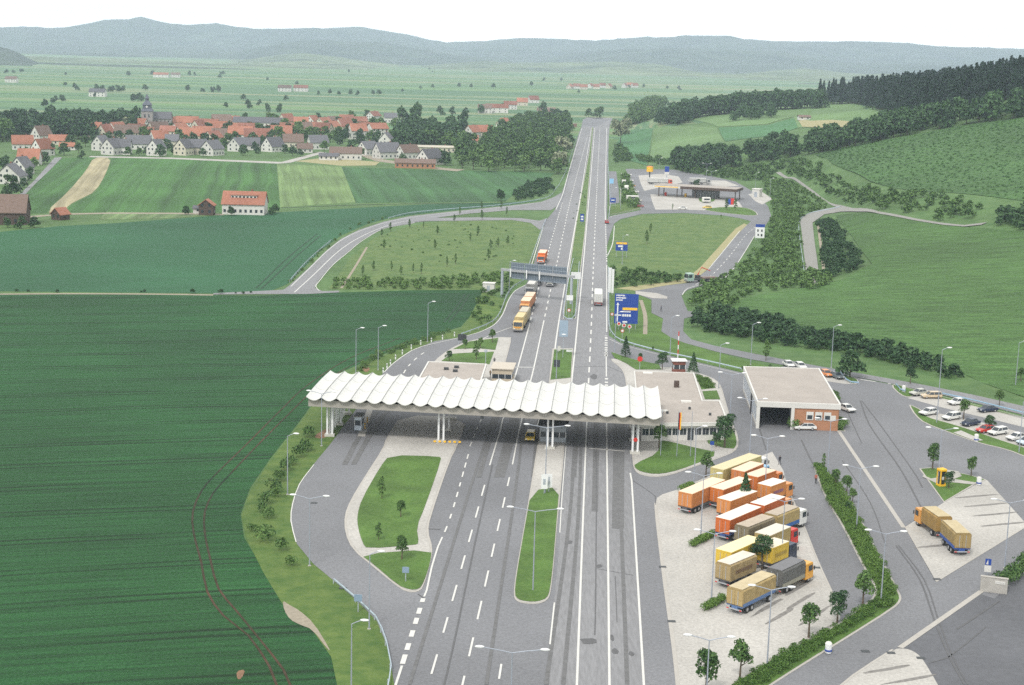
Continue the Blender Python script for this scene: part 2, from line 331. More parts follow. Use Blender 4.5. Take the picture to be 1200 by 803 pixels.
def catmull(p, step=2.0):
    P = [np.array(q, float) for q in p]; P = [2 * P[0] - P[1]] + P + [2 * P[-1] - P[-2]]; out = []
    for i in range(1, len(P) - 2):
        n = max(1, int(np.linalg.norm(P[i + 1] - P[i]) / step))
        for k in range(n):
            t = k / n; out.append(.5 * (2 * P[i] + (P[i + 1] - P[i - 1]) * t + (2 * P[i - 1] - 5 * P[i] + 4 * P[i + 1] - P[i + 2]) * t * t + (3 * P[i] - P[i - 1] - 3 * P[i + 1] + P[i + 2]) * t ** 3))
    out.append(P[-2]); return [(float(a[0]), float(a[1])) for a in out]
def W(pts): return [tuple(G(*p)[:2]) for p in pts]
def sheet(name, pts, m, off, smooth=0, hill=False, world=False, kind='structure', grid=10):
    p = pts if world else W(pts)
    if smooth: p = chaikin(p, smooth)
    bm = bmesh.new(); vs = [bm.verts.new((q[0], q[1], 0)) for q in p]
    for t in geometry.tessellate_polygon([[Vector((q[0], q[1], 0)) for q in p]]):
        if len(set(t)) == 3 and abs((Vector(p[t[1]]) - Vector(p[t[0]])).cross(Vector(p[t[2]]) - Vector(p[t[0]]))) > 1e-4: bm.faces.new([vs[i] for i in t])
    if hill:
        a = np.array(p)
        for ax in (0, 1):
            lo, hi = a[:, ax].min(), a[:, ax].max(); k = math.ceil(lo / grid) * grid
            while k < hi:
                co = [0, 0, 0]; co[ax] = k; no = [0, 0, 0]; no[ax] = 1
                bmesh.ops.bisect_plane(bm, geom=bm.verts[:] + bm.edges[:] + bm.faces[:], plane_co=co, plane_no=no); k += grid
        bm.verts.ensure_lookup_table(); z = TZ(np.array([v.co[:2] for v in bm.verts]))
        for v, h in zip(bm.verts, z): v.co.z = h + off
    else:
        for v in bm.verts: v.co.z = off
    bmesh.ops.recalc_face_normals(bm, faces=bm.faces)
    if sum(f.normal.z * f.calc_area() for f in bm.faces) < 0: bmesh.ops.reverse_faces(bm, faces=bm.faces)
    me = bpy.data.meshes.new(name); bm.to_mesh(me); bm.free(); me.materials.append(M[m] if isinstance(m, str) else m)
    o = bpy.data.objects.new(name, me); C.objects.link(o); o['kind'] = kind; return o
def ribbon(mb, pts, width, off, dash=None, world=False, hill=False, smooth=True, phase=0.0):
    p = pts if world else W(pts)
    p = catmull(p, 1.5 if dash else 4.0) if smooth else [tuple(q) for q in p]
    if dash:
        q = [p[0]]
        for a, b in zip(p[:-1], p[1:]):
            n = max(1, int(math.dist(a, b) / .7))
            q += [(a[0] + (b[0] - a[0]) * k / n, a[1] + (b[1] - a[1]) * k / n) for k in range(1, n + 1)]
        p = q
    A = np.array(p); T_ = np.gradient(A, axis=0); T_ /= np.linalg.norm(T_, axis=1)[:, None] + 1e-9; N = np.stack([-T_[:, 1], T_[:, 0]], 1) * width / 2
    L, Q = A + N, A - N; z1 = TZ(L) + off if hill else np.full(len(A), off); z2 = TZ(Q) + off if hill else z1
    s = phase
    for i in range(len(A) - 1):
        d = float(np.linalg.norm(A[i + 1] - A[i])); on = (not dash) or (s % (dash[0] + dash[1])) < dash[0]; s += d
        if on: mb.add([(*L[i], z1[i]), (*Q[i], z2[i]), (*Q[i + 1], z2[i + 1]), (*L[i + 1], z1[i + 1])], [(0, 1, 2, 3)])
def inset(p, d):
    A = np.array(p); n = len(A); area = .5 * sum(A[i][0] * A[(i + 1) % n][1] - A[(i + 1) % n][0] * A[i][1] for i in range(n)); s = 1 if area > 0 else -1; out = []
    for i in range(n):
        a, b, c = A[i - 1], A[i], A[(i + 1) % n]; e1 = (b - a) / (np.linalg.norm(b - a) + 1e-9); e2 = (c - b) / (np.linalg.norm(c - b) + 1e-9)
        n1 = np.array([-e1[1], e1[0]]) * s; n2 = np.array([-e2[1], e2[0]]) * s; m = n1 + n2; m /= max(np.linalg.norm(m), 1e-6); k = d / max(.5, float(m @ n1)); out.append(tuple(b + m * k))
    return out
def island(name, pts, top='lawn', smooth=2, kerb=.3, h=.13, z0=0.0, kmat='kerb'):
    p = W(pts); p = chaikin(p, smooth) if smooth else p
    k = MB().prism(p, z0, z0 + h).build('kerb', kmat); k['kind'] = 'structure'
    if kerb:
        q = inset(p, kerb); s = sheet(name, q, top, z0 + h + .02, world=True); return s
    return k
def in_poly(P, poly):
    x, y = P[:, 0], P[:, 1]; ins = np.zeros(len(P), bool); n = len(poly)
    for i in range(n):
        x1, y1 = poly[i]; x2, y2 = poly[(i + 1) % n]
        c = ((y1 > y) != (y2 > y)) & (x < (x2 - x1) * (y - y1) / (y2 - y1 + 1e-12) + x1); ins ^= c
    return ins
rng = np.random.default_rng(11)
def scatter(poly, spacing, jitter=.45):
    a = np.array(poly); lo, hi = a.min(0), a.max(0)
    gx, gy = np.meshgrid(np.arange(lo[0], hi[0], spacing), np.arange(lo[1], hi[1], spacing * .87)); gx[1::2] += spacing / 2
    P = np.stack([gx.ravel(), gy.ravel()], 1) + rng.uniform(-jitter, jitter, (gx.size, 2)) * spacing
    return P[in_poly(P, poly)]

# ================================================================== GROUND
gx = np.unique(np.concatenate([np.arange(-11200, -400, 600), np.arange(-400, 0, 20), np.arange(0, 700, 10), np.arange(700, 1500, 20), np.arange(1500, 11300, 600)]))
gy = np.unique(np.concatenate([np.arange(-400, 120, 80), np.arange(120, 260, 20), np.arange(260, 1800, 10), np.arange(1800, 2500, 20), np.arange(2500, 3600, 80), np.arange(3600, 13800, 600)]))
GX, GY = np.meshgrid(gx, gy); Pg = np.stack([GX.ravel(), GY.ravel()], 1)
Zg = np.concatenate([TZ(Pg[i:i + 4000]) for i in range(0, len(Pg), 4000)])
nx, ny = len(gx), len(gy); ii = (np.arange(ny - 1)[:, None] * nx + np.arange(nx - 1)[None]).ravel()
Fg = np.stack([ii, ii + 1, ii + nx + 1, ii + nx], 1)
gm = mat('ground_grass', (.055, .12, .035), .9, col2=(.105, .175, .06), scale=.25, bump=.15, bscale=1.2, var2=(.03, .2))
# beyond the village the plain is divided into long narrow fields
n = gm.node_tree.nodes; l = gm.node_tree.links; b = n['Principled BSDF']; near = b.inputs['Base Color'].links[0].from_socket
gp = n.new('ShaderNodeNewGeometry'); mp = n.new('ShaderNodeMapping'); mp.inputs['Rotation'].default_value = (0, 0, R(4)); mp.inputs['Scale'].default_value = (1 / 700, 1 / 62, 1); l.new(gp.outputs['Position'], mp.inputs[0])
vo = n.new('ShaderNodeTexVoronoi'); vo.feature = 'F1'; vo.inputs['Scale'].default_value = 1; vo.inputs['Randomness'].default_value = .9; l.new(mp.outputs[0], vo.inputs['Vector'])
rp = n.new('ShaderNodeValToRGB'); l.new(vo.outputs['Color'], rp.inputs[0]); e = rp.color_ramp.elements; rp.color_ramp.interpolation = 'CONSTANT'
e[0].color = (.07, .15, .07, 1); e[0].position = 0
e[1].color = (.10, .19, .08, 1); e[1].position = .3
for p_, c_ in ((.42, (.16, .22, .11)), (.52, (.085, .17, .08)), (.62, (.21, .24, .13)), (.68, (.12, .22, .08)), (.8, (.16, .21, .10))):
    q = e.new(p_); q.color = (*c_, 1)
sx = n.new('ShaderNodeSeparateXYZ'); l.new(gp.outputs['Position'], sx.inputs[0]); mr = n.new('ShaderNodeMapRange'); mr.inputs['From Min'].default_value = 1290; mr.inputs['From Max'].default_value = 1300; l.new(sx.outputs['Y'], mr.inputs[0])
mi = n.new('ShaderNodeMixRGB'); l.new(mr.outputs[0], mi.inputs[0]); l.new(near, mi.inputs[1]); l.new(rp.outputs[0], mi.inputs[2]); l.new(mi.outputs[0], b.inputs['Base Color'])
tag(npmesh('ground', np.stack([Pg[:, 0], Pg[:, 1], Zg], 1), Fg, gm), kind='structure')

# ---- crops
def wang(a, b):
    p, q = G(*a), G(*b); return math.atan2(q.y - p.y, q.x - p.x)
a1 = wang((0, 642), (228, 632))
M['wheat_near'] = field_mat('young_wheat', (.006, .050, .012), (.024, .100, .027), a1, .9, .36, 13.5, a1, 2.2, .02, .35)
M['wheat_mid'] = field_mat('young_wheat_far', (.015, .078, .032), (.032, .115, .048), wang((0, 300), (300, 292)), 1.2, .14, None, None, 1.0, .012, .2)
M['beet'] = field_mat('beet_crop', (.030, .095, .020), (.060, .145, .036), wang((190, 249), (226, 190)), 6, .34, None, None, .7, .012, .2, ratio=90)
M['beet2'] = field_mat('green_crop', (.032, .095, .030), (.052, .13, .044), wang((560, 237), (505, 200)), 6, .26, None, None, .7, .012, .2, ratio=90)
M['pale_crop'] = field_mat('pale_crop', (.10, .18, .06), (.17, .24, .095), wang((365, 243), (350, 194)), 4.5, .38, None, None, .8, .02, .2, ratio=70)
M['strip_crop'] = field_mat('striped_crop', (.05, .13, .04), (.20, .25, .11), wang((150, 257), (166, 249)), 5, .45, None, None, .6, .02, .2, ratio=60)
M['stubble'] = field_mat('bare_stubble', (.24, .22, .13), (.36, .31, .20), wang((70, 248), (118, 190)), 4, .3, None, None, .6, .03, .1, ratio=60)
M['hill_crop'] = field_mat('hill_crop', (.036, .095, .020), (.085, .165, .045), wang((900, 350), (1180, 345)), 1.5, .34, None, None, 1.2, .012, .5, ratio=9)
M['orchard'] = field_mat('hill_vines', (.032, .09, .024), (.075, .15, .042), wang((1000, 200), (1200, 165)), 3.0, .3, None, None, .5, .012, .5)
M['hill_far'] = field_mat('hill_meadow', (.085, .17, .06), (.15, .23, .09), .6, 4, .15, None, None, .3, .01, .3)
M['hill_dark'] = field_mat('hill_green', (.05, .14, .055), (.07, .18, .07), .9, 4, .12, None, None, .3, .01, .3)
sheet('field_near', [(-260, 1000), (420, 1000), (395, 803), (391, 763), (367.5, 739), (332, 708), (309, 669), (286, 630), (282, 603), (293, 572), (317, 537), (348, 498), (372, 465), (398, 437), (442, 418), (487, 400), (521, 389), (540, 383), (550, 372), (559, 356), (566, 340), (480, 340.5), (397, 343), (300, 346.5), (200, 345.5), (100, 344.5), (-120, 344)], 'wheat_near', .03)
sheet('field_middle', [(-120, 343), (0, 341.5), (150, 343), (260, 344), (315, 342), (337, 333), (358, 312), (378, 292), (400, 276), (432, 262), (460, 255), (500, 250), (550, 245), (600, 240), (640, 234), (587, 238), (500, 239.5), (325, 249), (259, 252.5), (130, 262), (71, 265), (0, 272), (-120, 280)], 'wheat_mid', .03)
sheet('field_stubble', [(52, 250), (80, 225), (101, 200), (110, 184), (131, 184.5), (124, 204), (112, 224.6), (93, 234), (82, 239.5), (73, 249)], 'stubble', .05, smooth=1)
sheet('field_west', [(25, 251), (24, 235), (45, 212), (71, 186), (108, 184), (112, 184), (103, 200), (82, 225), (54, 250)], 'beet', .03)
sheet('field_beet', [(75, 249), (84, 240), (95, 234), (113, 225), (124, 205), (131, 184.5), (200, 186), (260, 188), (324, 191), (328, 243), (262, 249)], 'beet', .03)
sheet('field_pale', [(324.5, 191.5), (400, 195.5), (417, 237), (328.5, 243.2)], 'pale_crop', .03)
sheet('field_green', [(400.5, 196), (520, 199.5), (600, 201), (650, 203), (640, 212), (610, 222), (592, 236), (560, 237), (417, 238)], 'beet2', .03)
sheet('field_strips', [(115, 258), (125, 248.5), (200, 250), (240, 250), (240, 253), (200, 256)], 'strip_crop', .05)
sheet('yard_field', [(345, 189), (372, 186), (405, 187), (445, 190), (440, 194), (400, 194.5)], 'dry_grass', .05)
sheet('field_hill', [(990, 327), (1022, 310), (1010, 295), (998, 277), (985, 262), (979, 253), (1007, 250.5), (1030, 251.5), (1070, 258), (1105, 264.5), (1135, 267), (1160, 268.5), (1200, 272), (1340, 285), (1340, 505), (1200, 466), (1155, 451), (1110, 430), (1068, 412), (1020, 403), (960, 391), (911, 378), (880, 373.7), (856, 363), (866, 353), (890.5, 346), (945, 338)], 'hill_crop', .2, hill=True)
sheet('field_vines', [(955, 181), (1000, 171), (1050, 162.5), (1125, 148), (1200, 138), (1340, 118), (1340, 255), (1200, 236), (1130, 227.5), (1075, 225), (1040, 219), (1020, 213), (1007, 205), (975, 192)], 'orchard', .2, hill=True)
sheet('hill_field_dark', [(728, 186), (720, 172), (728, 160), (740, 152), (765, 151), (762, 170), (758, 194)], 'hill_dark', .2, hill=True)
sheet('hill_field_light', [(767, 151), (840, 150), (850, 168), (800, 175), (790, 192), (760, 194), (764, 170)], 'hill_far', .22, hill=True)
sheet('hill_field_wide', [(842, 150), (900, 147), (930, 139), (935, 150), (900, 160), (850, 166)], 'hill_dark', .24, hill=True)
sheet('hill_meadow', [(800, 124), (850, 122), (920, 120), (995, 120), (1025, 130), (1040, 137), (1000, 146), (934, 150), (930, 137), (898, 146), (842, 149), (810, 140)], 'hill_far', .2, hill=True)
sheet('sandy_patch', [(934, 140), (950, 142), (975, 141), (1000, 143), (1012, 144), (1004, 148), (960, 150), (940, 149)], 'dry_grass', .3, hill=True)
# ---- meadows and verges
sheet('verge_west', [(330, 1000), (462, 1000), (462, 803), (456, 763), (441.5, 728), (418, 704), (391, 681), (367.5, 661.5), (348, 638), (340, 611), (342, 591), (350, 568), (367.5, 544.6), (387, 521), (448, 440), (474, 418), (535, 398), (578, 384), (597, 355), (566, 341), (550, 373), (540, 385), (521, 391), (487, 402), (442, 421), (398, 441), (372, 468), (348, 501), (317, 540), (294, 575), (283, 605), (288, 630), (309, 672), (332, 710), (367.5, 741), (388, 770), (395, 803)], 'rough_grass', .045)
sheet('loop_meadow', [(385, 339), (395, 325), (412, 300), (440, 278), (480, 265), (520, 259), (600, 256.5), (634, 260), (634, 275), (618, 326), (600, 337), (566, 340), (480, 340)], 'meadow', .04)
sheet('service_meadow', [(722, 263), (727, 259), (753, 252), (801, 250.5), (848, 253.8), (870, 257), (879, 261), (862, 275), (829, 315), (818, 324), (806, 331), (782, 334), (745, 340.5), (716, 340), (714, 300)], 'meadow', .04)
sheet('dry_strip', [(722, 338), (782, 331), (806, 326), (822, 312), (862, 268), (872, 262), (876, 264), (866, 274), (829, 316), (818, 325), (806, 331.5), (782, 334.5), (745, 341)], 'dry_grass', .05)
sheet('exit_verge', [(716, 345), (745, 345), (763, 352), (763, 367), (777, 374), (775, 388), (785, 395), (802, 402), (837, 412), (869, 422), (905, 430), (900, 440), (869, 436), (800, 420), (740, 405), (720, 393), (716, 380)], 'lawn', .045)

# ---- asphalt
road = sheet('motorway', [(400, 1000), (458, 860), (462, 803), (456, 763), (441.5, 728), (418, 704), (391, 681), (367.5, 661.5), (348, 638), (340, 611), (342, 591), (350, 568), (367.5, 544.6), (387, 521), (448, 438.5), (458, 428), (474, 416), (492, 407), (510, 400), (535, 396.5), (560, 390.5), (578.7, 381), (588, 369), (595.5, 352), (603, 341), (616, 334), (621, 325), (629, 297), (636, 270), (641, 257), (649.5, 247), (656, 233), (664, 210), (669.4, 190), (677, 160), (681.5, 148), (683, 146.5), (715, 147), (713.5, 160), (712.5, 193), (711.5, 250), (711.3, 300), (713, 340), (713.5, 394), (727, 402), (780, 416), (869, 437), (890, 440), (905, 432), (940, 426), (962, 431), (984, 437), (1008, 443.5), (1044, 451), (1104, 465), (1200, 489), (1350, 530), (1350, 1000)], 'asphalt', .06)
# extend the crest down the far side
sheet('motorway_crest', [tuple(G(683, 146.6)[:2]), tuple(G(715, 147.1)[:2])] + [(G(715, 147.1).x + 6, G(715, 147).y + 60), (G(683, 146.6).x + 6, G(683, 146.6).y + 60)], 'asphalt_old', .07, hill=True, world=True)
sheet('carriageway_east', [(640, 1000), (644, 760), (649, 707), (655.7, 640), (658, 577), (662.5, 515), (665, 478), (670.5, 446), (676.5, 380), (687, 270), (697.2, 149), (714, 147.5), (712, 193), (711, 250), (710.8, 300), (711.5, 390), (713, 420), (728, 432), (733, 450), (739, 495), (740.5, 560), (757, 803), (775, 1000)], 'asphalt_old', .075)
sheet('carriageway_west', [(596, 500), (609.5, 419.4), (629, 352), (636.6, 330), (649.6, 270), (657, 245), (668, 205), (682, 149), (692.5, 148.5), (673, 270), (654, 380), (646, 445), (634, 500)], 'asphalt_old', .075)
sheet('service_road', [(711, 264), (713, 254), (751, 246.4), (745, 228), (738, 212), (733, 198), (790, 199), (830, 206), (862, 213), (885, 226), (900, 242), (904, 254), (896, 266), (885, 276), (872, 297), (858.7, 318.7), (846, 329.3), (827, 333.5), (806, 340), (798.4, 346), (801.6, 354.7), (806, 365), (823, 366), (823, 368), (801.6, 373.7), (800.6, 388.5), (810, 398), (837.6, 405.5), (880, 414), (950, 427.7), (1008, 438), (1044, 446.5), (1044, 450), (1005, 442.5), (950, 433), (915, 427.5), (880, 421.5), (837.6, 412), (801.6, 402), (784.7, 395), (775, 388.5), (777, 373.7), (763.5, 367), (763.5, 351.5), (744.5, 344), (744.5, 341), (782.5, 334.6), (806, 332), (818, 325), (829, 316.6), (844, 298), (869, 270), (880, 259.5), (867, 256), (848, 252.8), (801.6, 249.8), (753, 250.8), (727.5, 257), (720, 262), (715, 275), (711, 290)], 'asphalt', .065)
sheet('access_road', [(1008, 438), (1080, 451), (1140, 463), (1200, 476.5), (1350, 512), (1350, 522), (1200, 487), (1104, 463), (1044, 450), (1005, 442.5)], 'asphalt_old', .085, hill=True)
sheet('ramp_road', [(332, 340), (339, 335), (360, 316), (382.5, 294), (400, 280), (420, 270), (450, 260), (480, 253.7), (525, 248.7), (600, 241), (634, 237), (649.5, 231), (658, 226), (655, 240), (646, 246.5), (600, 246.5), (550, 250.5), (515, 255), (480, 262.5), (450, 267.5), (425, 281), (405, 297.5), (387.5, 312.5), (372.5, 330), (369, 338), (378, 341.5), (397.5, 341), (397.5, 343), (360, 345), (310, 345), (250, 345.5), (250, 344)], 'asphalt_old', .09)
sheet('ramp_road', [(497, 256), (560, 255), (610, 256), (632, 259), (641, 256), (640, 262), (633, 270), (622, 261.5), (600, 258.2), (500, 259.5), (485, 261)], 'asphalt_old', .10)
sheet('farm_track', [(27, 254), (73, 250.5), (130, 249.3), (200, 249.5), (236, 250), (262, 251), (262, 252.5), (236, 251.8), (200, 251), (130, 250.8), (73, 252), (27, 256)], 'gravel', .06)
sheet('village_lane', [(14, 236), (40, 212), (64, 185), (73, 184.4), (60, 198), (40, 217), (22, 236)], 'asphalt_old', .07)
sheet('village_street', [(105, 183), (200, 184.8), (330, 190), (375, 178), (382, 179), (340, 191), (325, 192), (200, 186.5), (105, 184.4)], 'concrete', .07)
sheet('village_lane', [(425, 180), (450, 187), (520, 197), (545, 199), (535, 201), (510, 198.5), (440, 189), (420, 182)], 'gravel', .07)
sheet('hill_road', [(945, 329), (939, 270), (937.5, 260), (942, 254), (951, 249.5), (968, 245.5), (980, 243.5), (968, 236.5), (958, 231), (945, 222), (927.5, 210), (909, 203), (914, 202), (930, 208.5), (948, 220.5), (962, 231.5), (986, 241.5), (1000, 245), (1030, 249), (1075, 257.5), (1107, 262.5), (1130, 264.8), (1157, 261.5), (1150, 264.5), (1130, 266.6), (1105, 264.6), (1070, 259), (1030, 251.5), (1005, 249), (985, 249), (966, 252), (952, 262), (954, 280), (960, 328), (958, 335), (947, 337)], mat('worn_road', (.25, .245, .23), .9, .15, 1.5), .35, hill=True)
sheet('asphalt_apron', [(1045, 803), (1110, 803), (1099, 803), (1081, 772), (1057, 761), (1150, 697), (1165, 702), (1200, 672), (1350, 600), (1350, 1000), (1150, 1000)], 'asphalt_dark', .065)
# ---- paved and concrete areas
sheet('truck_park_paving', [(768.4, 590), (770, 584), (776, 580), (793.6, 574.4), (850, 550), (905, 530), (918, 552), (924, 575), (941, 614.6), (958, 657.5), (975, 695), (982, 712), (985, 726), (973, 736.7), (946.7, 752.7), (866.7, 797), (840, 812), (800, 900), (797, 830), (789.5, 760), (778.5, 680), (770, 610)], 'paving', .08)
sheet('truck_bay_paving', [(1061, 618), (1097, 682.5), (1200, 619), (1203, 615), (1156.5, 563), (1148, 566), (1106, 589.5)], 'paving', .08)
sheet('truck_bay_paving', [(920, 860), (960, 825), (1000, 792), (1048, 761.5), (1057, 760.5), (1066, 762), (1074, 766), (1082, 774), (1099, 803), (1130, 860), (1160, 920)], 'paving', .08, smooth=1)
sheet('car_park_paving', [(1062.7, 466.7), (1080, 464.5), (1104, 468), (1141, 475.5), (1169, 484), (1200, 491.5), (1300, 517), (1300, 528), (1200, 501.3), (1168, 493.3), (1125, 483.3), (1096, 476)], 'paving', .08)
sheet('car_park_paving', [(1092, 483), (1125, 490.5), (1150.7, 495.5), (1180, 503), (1300, 536), (1300, 556), (1200, 526), (1181, 520), (1160, 513), (1125, 501), (1084, 490)], 'paving', .08)
sheet('garage_yard_paving', [(958, 437), (972, 437), (990, 444), (1005, 451), (990, 450.5), (968, 447)], 'paving', .08)
sheet('gore_paving', [(745, 341.5), (770, 344), (782, 348), (782, 350.5), (765, 350), (745, 345)], 'concrete', .1)
sheet('service_paving', [(762, 228), (850, 232), (866, 237), (870, 243), (862, 246), (830, 247), (800, 246), (768, 246), (764, 236)], 'paving', .09)
sheet('service_paving', [(748, 206), (775, 204), (795, 207), (800, 214), (755, 224), (751, 216)], 'paving', .09)
sheet('service_paving', [(805, 211), (850, 212), (866, 218), (850, 219), (815, 216)], 'paving', .09)
sheet('layby_paving', [(877, 228), (893, 224), (906, 233), (893, 240), (885, 236)], 'paving', .09)
sheet('station_apron', [(713, 201), (722, 201), (725, 222), (726, 238), (714, 240)], 'asphalt', .09)
# raised islands
island('truck_lane_island', [(452, 515), (449, 526), (426.8, 560), (410, 588), (403.5, 605), (404, 625), (413, 645), (437.6, 665.4), (468.8, 690.8), (480, 695), (489, 694.5), (496, 690), (505.5, 657), (507, 642), (501.5, 624.5), (504, 608), (527, 540.7), (536, 524), (548, 490), (470, 487)], 'paving', 1, .35)
def lawn(pts, smooth=1, z=.19):
    return sheet('lawn', pts, 'lawn', z, smooth=smooth)
lawn([(456.4, 534.5), (515, 536), (517.3, 539.5), (498, 595.3), (488, 618.7), (491, 638), (486, 640), (430, 644.5), (425, 638), (419.5, 620), (418.5, 605), (424, 586), (445.4, 548.5)], 1)
lawn([(422, 651), (505.9, 645), (504, 661.5), (496.5, 684), (491, 692), (480, 692.7), (466, 687), (437.6, 662.5)], 1)
island('median_island', [(637.5, 480), (664.5, 479), (662, 520), (657, 577), (653, 613), (649, 662), (645.5, 695), (642, 704), (632, 708.5), (618, 708.5), (606, 706), (601.5, 700), (603.7, 677), (613, 624), (621, 577), (630, 520)], 'paving', 2, .25)
lawn([(622.5, 576.5), (655.5, 571.5), (652, 613), (648, 662), (644.5, 692), (641, 702.5), (630, 706.5), (618, 706.5), (607, 704), (603, 698), (605, 677), (614, 624)], 1)
island('median_island', [(647.5, 409), (671.8, 409), (669.5, 447), (664, 478), (638, 478), (643.5, 447)], 'paving', 0, .2)
lawn([(649.5, 410.5), (670.6, 410.5), (668.6, 443.5), (645, 446)], 0)
island('median_strip', [(659.5, 374), (675, 374), (680.5, 320), (686.2, 270), (689.5, 225), (692.5, 190), (695.5, 149), (693.8, 149), (690, 180), (681.5, 225), (673.5, 270), (666, 320)], 'meadow', 0, .3)
island('customs_forecourt', [(735, 478), (738.5, 500), (741, 542.5), (743.5, 552), (750, 557), (766, 560), (785, 558), (810, 549), (847.5, 536), (861, 530), (866, 522), (864, 508), (858, 497), (850, 470), (846, 455), (840, 446), (826, 440), (800, 432), (760, 430), (742, 432), (734, 425), (722, 421), (714, 421.5), (727, 431), (732, 440), (734, 455)], 'paving', 1, .3)
lawn([(743, 545), (772, 532), (772.5, 517), (785, 518.5), (815, 526), (845, 532), (810, 547), (785, 555), (767, 557), (751, 554), (744.5, 550)], 1)
lawn([(821, 518.5), (858.5, 528.5), (863.5, 522), (862, 510), (855, 500), (850, 514)], 1)
lawn([(815, 441), (829, 444), (839, 455.5), (822, 457.5)], 0)
lawn([(823, 459.5), (840, 458.5), (844, 469), (826, 469)], 0)
lawn([(716, 413.5), (742, 422), (772, 428), (775, 434), (745, 434), (735, 427.5), (720, 420)], 0, .2)
island('checkpoint_island', [(493, 455), (501, 437), (508, 424), (526, 410), (548, 399.5), (586, 395.5), (595, 396), (600, 396), (594, 420), (583, 455)], 'paving', 1, .3)
lawn([(531, 410), (541, 405), (550, 401), (584, 396.8), (580.5, 411), (560, 409)], 0)
lawn([(517, 424), (529, 415.5), (545, 414.5), (579, 413), (573.5, 428), (569, 427)], 0)
island('hedge_island', [(952, 546), (957, 543.5), (961.3, 544), (984.8, 569), (1007, 605), (1029.7, 650), (1055.5, 697), (1056.5, 705), (1048, 713.7), (994, 748), (940, 781), (880, 820), (830, 860), (800, 860), (840, 812), (866.7, 796), (920, 763), (946.7, 751), (973, 736.7), (990, 727), (1013, 709), (1024, 700), (1026, 690), (1011.5, 666), (988, 619), (967, 585)], 'lawn', 1, .3)
island('telephone_island', [(1077, 550), (1092, 548.5), (1137, 557.5), (1156, 563), (1141.8, 569), (1106, 589.5)], 'lawn', 0, .3)
sheet('telephone_path', [(1091, 562), (1082, 558), (1081, 560), (1094, 566), (1100, 569), (1112, 566), (1140, 569), (1146, 567), (1118, 562.5), (1127, 559), (1123, 553.5), (1106, 551), (1100, 556), (1097, 561)], 'concrete', .18)
island('car_park_island', [(1065, 476), (1067, 474.8), (1082, 482), (1083, 488.5), (1125, 500), (1158.7, 511.5), (1181, 519), (1200, 524.8), (1300, 556), (1300, 572), (1200, 535.5), (1180, 527.5), (1145.3, 519.5), (1114.7, 508.5), (1082.7, 496.5), (1072, 487.5)], 'lawn', 1, .3)
sheet('car_park_path', [(1117, 508), (1126, 505.5), (1152, 517), (1143, 518)], 'paving', .18)
island('entrance_island', [(1043.5, 452.5), (1050, 450.5), (1074, 458), (1104, 465), (1200, 489.5), (1200, 491.5), (1104, 467.5), (1078, 463), (1064, 466.5), (1054, 463)], 'lawn', 1, .3)
island('small_hedge_island', [(808, 641), (822, 631), (838.4, 626), (839.5, 629), (825, 637), (812, 643)], 'lawn', 1, .2)
island('small_hedge_island', [(821, 717.5), (835, 707), (852, 699), (854, 702), (840, 712), (825, 719)], 'lawn', 1, .2)
island('small_hedge_island', [(793, 578), (802, 571.5), (814, 568.5), (814, 572), (800, 577)], 'lawn', 1, .2)
island('garage_bed', [(926, 503.8), (985, 505.5), (991, 506), (986, 500.5), (926, 499)], 'lawn', 0, .2)
island('garage_yard_island', [(988, 441), (992, 440.5), (1004, 444), (1007, 449.5), (998, 450.5), (990, 446)], 'lawn', 1, .2)
island('service_island', [(817, 231.5), (830, 231), (840, 233), (836, 237.5), (820, 238)], 'lawn', 1, .3)
island('service_island', [(820, 245.5), (850, 242.5), (874, 243.5), (886, 248), (889, 253.5), (866, 252), (840, 249)], 'lawn', 1, .4)
island('planting_island', [(728, 203), (735, 203), (747, 228), (751, 244), (738, 247.5), (714, 252), (714, 242), (727, 240), (727, 222)], 'rough_grass', 0, .3)
sheet('erosion_gully', [(331, 704), (338, 709), (351, 716), (368, 731), (387, 762), (385, 763), (366, 738), (352, 733), (340, 727), (333, 716)], 'gravel', .07, smooth=1)
sheet('soil_patch', [(277, 787), (288, 785), (283, 796), (278, 797)], 'soil', .06, smooth=1)
sheet('soil_patch', [(366, 512), (386, 501), (386, 511), (376, 515)], 'soil', .07, smooth=1)
sheet('soil_patch', [(424, 430), (430, 429), (434, 433), (430, 437), (423, 434)], 'soil', .07, smooth=1)

# ---- tractor tracks in the near field (bare soil in the bend)
tk = MB(); ribbon(tk, [(326, 1000), (324, 803), (316, 782), (291, 745), (262, 722), (243, 694), (236, 660), (227, 625), (226, 600), (236, 576), (252, 557), (290, 520), (330, 480), (360, 452), (410, 420), (470, 396)], .30, .05)
ribbon(tk, [(342, 1000), (340, 803), (332, 785), (303, 748), (276, 715), (256, 690), (247, 658), (240, 625), (240, 600), (250, 578), (266, 560), (300, 524), (340, 484), (372, 454), (418, 425), (478, 400)], .30, .05)
M['track'] = mat('track_soil', (.008, .022, .009), .95, col2=(.085, .045, .028), scale=.03, var2=(.5, .3), detail=3)
tag(tk.build('field_track', 'track'), kind='structure')
tk = MB()
for pl in ([(545, 345), (535, 360), (520, 378)], [(550, 345), (540, 361), (526, 378)], [(300, 338), (340, 300), (372, 274)], [(306, 339), (346, 302), (376, 276)]): ribbon(tk, pl, .5, .05)
tag(tk.build('field_track', mat('track_green', (.02, .05, .025), .95, .2, .3)), kind='structure')
tk = MB(); ribbon(tk, [(0, 345), (80, 344.5), (180, 345), (250, 346)], 2.0, .05); ribbon(tk, [(400, 338), (415, 315), (430, 290)], .8, .06); ribbon(tk, [(751, 352), (756, 370), (756, 392)], 1.1, .065)
ribbon(tk, [(958, 262), (962, 290), (966, 325)], 1.0, .32, hill=True)
